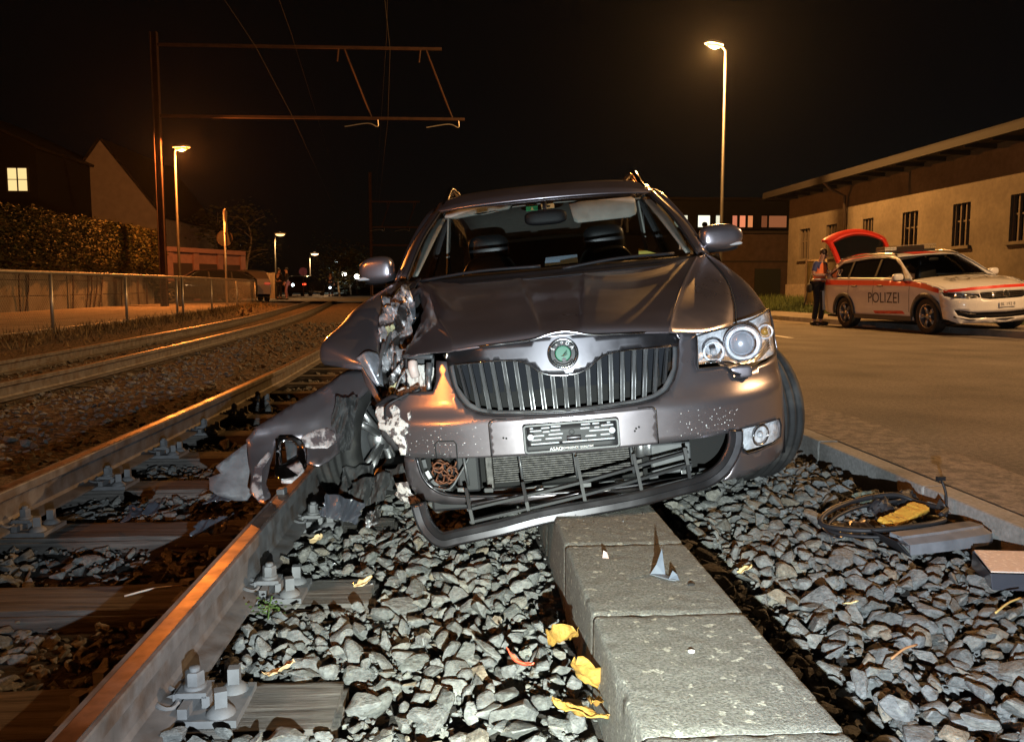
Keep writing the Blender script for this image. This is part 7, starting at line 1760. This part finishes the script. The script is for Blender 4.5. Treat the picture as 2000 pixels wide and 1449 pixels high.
crumple('torn_sheet', (-.18, .02, .012), (.22, .03, 0), (.05, .16, 0), 10, 8, .012, MATS['smoky_plastic'], fx0, 14, seed=61)
crumple('foam_piece', (.03, -.01, .055), (.22, .09, .025), (-.02, .055, .012), 16, 7, .008, mat('yellow_foam', (0.55, 0.31, 0.035), .75, color2=(0.16, 0.09, 0.02), c2scale=30, c2lo=.6, c2hi=.66, bump=.5, bscale=40), fx0, 20, seed=62, rag=.12, thick=.022)
crumple('torn_sheet', (.10, .12, .06), (.22, .02, .02), (.02, .10, .04), 9, 7, .03, m_black, fx0, 14, seed=63, rag=.3); crumple('torn_sheet', (.03, .20, .07), (.13, .02, 0), (0, .03, .04), 8, 6, .02, mat('mossy_scrap', (0.10, 0.12, 0.09), .7, var=.5, vscale=50), fx0, 20, seed=64, rag=.3)
mk('torn_sheet', [(.19, .02, .07), (.215, .03, .10), (.225, -.02, .055)], [[0, 1, 2]], m_foil, fx0, solid=.003); MB().ball((-.10, .18, .06), (.011, .011, .01), 8, 6).build('blue_plug', mat('blue_plug', (0.04, 0.06, 0.45), .4), fx0, True); MB().tube(crom([(.24, .02, .03), (.26, .05, .11), (.255, .07, .16)], 4), .005, 5).build('wire_end', m_black, fx0, True)
MB().obox((.255, .075, .165), (.016, .008, .008)).build('wire_plug', m_black, fx0)
# slab with speckled pinkish face at the right edge
sl_ = empty('housing_slab', (1.69, 2.36, -.085), R(14)); tag(sl_, 'flat housing fragment with speckled pinkish top at the right edge', 'car part')
m_spk = mat('speckled_face', (0.66, 0.52, 0.44), .5, color2=(0.85, 0.72, 0.62), c2scale=70, c2lo=.55, c2hi=.62, bump=.6, bscale=80, bdist=.006)
b_ = MB().add([(-.15, -.05, .0), (.12, -.16, .0), (.24, .02, .0), (-.04, .13, .0), (-.155, -.045, .05), (.10, -.14, .048), (.23, .02, .052), (-.045, .125, .055)], [(3, 2, 1, 0), (0, 1, 5, 4), (1, 2, 6, 5), (2, 3, 7, 6), (3, 0, 4, 7)]); b_.build('tray', MATS['smoky_plastic'], sl_, bevel=.003)
mk('speckled_top', [(-.15, -.043, .0545), (.095, -.133, .052), (.225, .02, .056), (-.042, .12, .059)], [[0, 1, 2, 3]], m_spk, sl_, solid=.004, off=0)
MB().tube(crom([(-.02, -.12, .01), (.05, -.165, .0), (.12, -.18, .01), (.17, -.13, .03)], 5), .010, 7).build('clip_rim', m_foil, sl_, True)
for k in range(4): MB().cyl((.12+.03*k, -.16+.02*k, .01), (.12+.03*k, -.16+.02*k, .055), .010, 8).build('connector', m_black, sl_, True)

# glass and plastic crumbs around the wreck
gc = MB(); cr = random.Random(77)
for k in range(420):
    x, y = cr.gauss(-.15, .42), 2.45+abs(cr.gauss(0, .45)); y = min(y, 3.6)
    if abs(x-RAILS[0]) < .08: z = RZ+.004 if abs(x-RAILS[0]) < .028 else None
    elif .29 < x < .635: z = .062
    elif x > .66: z = bzB(x, y)+.004
    elif x < RAILS[0]: z = ST+.006 if any(abs(y-s) < .10 for s in SLY) else -.095
    else: z = ST+.006 if (x < -.29 and any(abs(y-s) < .10 for s in SLY)) else bzA(x, y)+.006
    if z is None or x < -1.6: continue
    s = cr.uniform(.002, .0055); q = [Vector((x, y, z))+Vector((cr.uniform(-s, s), cr.uniform(-s, s), cr.uniform(0, s*1.2))) for _ in range(4)]
    gc.add(q, [(0, 1, 2), (0, 2, 3), (0, 3, 1), (1, 3, 2)])
tag(gc.build('crash_crumbs', mat('crumb_mix', (0.30, 0.31, 0.33), .2, coat=.5, color2=(0.02, 0.02, 0.022), c2scale=40, c2lo=.49, c2hi=.51)), 'tiny crumbs of broken glass and plastic strewn around the wreck', 'debris', kind='stuff')
# ------------------------------------------------------------------ very thin scattering volume, added to give the lamps a glow
hz = MB().box(-75, 60, -40, 130, -1.6, 13.5).build('glow_haze', None); hz['kind'] = 'stuff'
hm = bpy.data.materials.new('glow_volume'); hm.use_nodes = True
hn = hm.node_tree.nodes; hn.remove(hn['Principled BSDF'])
pv = hn.new('ShaderNodeVolumePrincipled'); pv.inputs['Density'].default_value = 0.00009; pv.inputs['Color'].default_value = (.9, .9, .9, 1); pv.inputs['Anisotropy'].default_value = 0.84
hm.node_tree.links.new(pv.outputs[0], hn['Material Output'].inputs['Volume'])
hz.data.materials.append(hm)
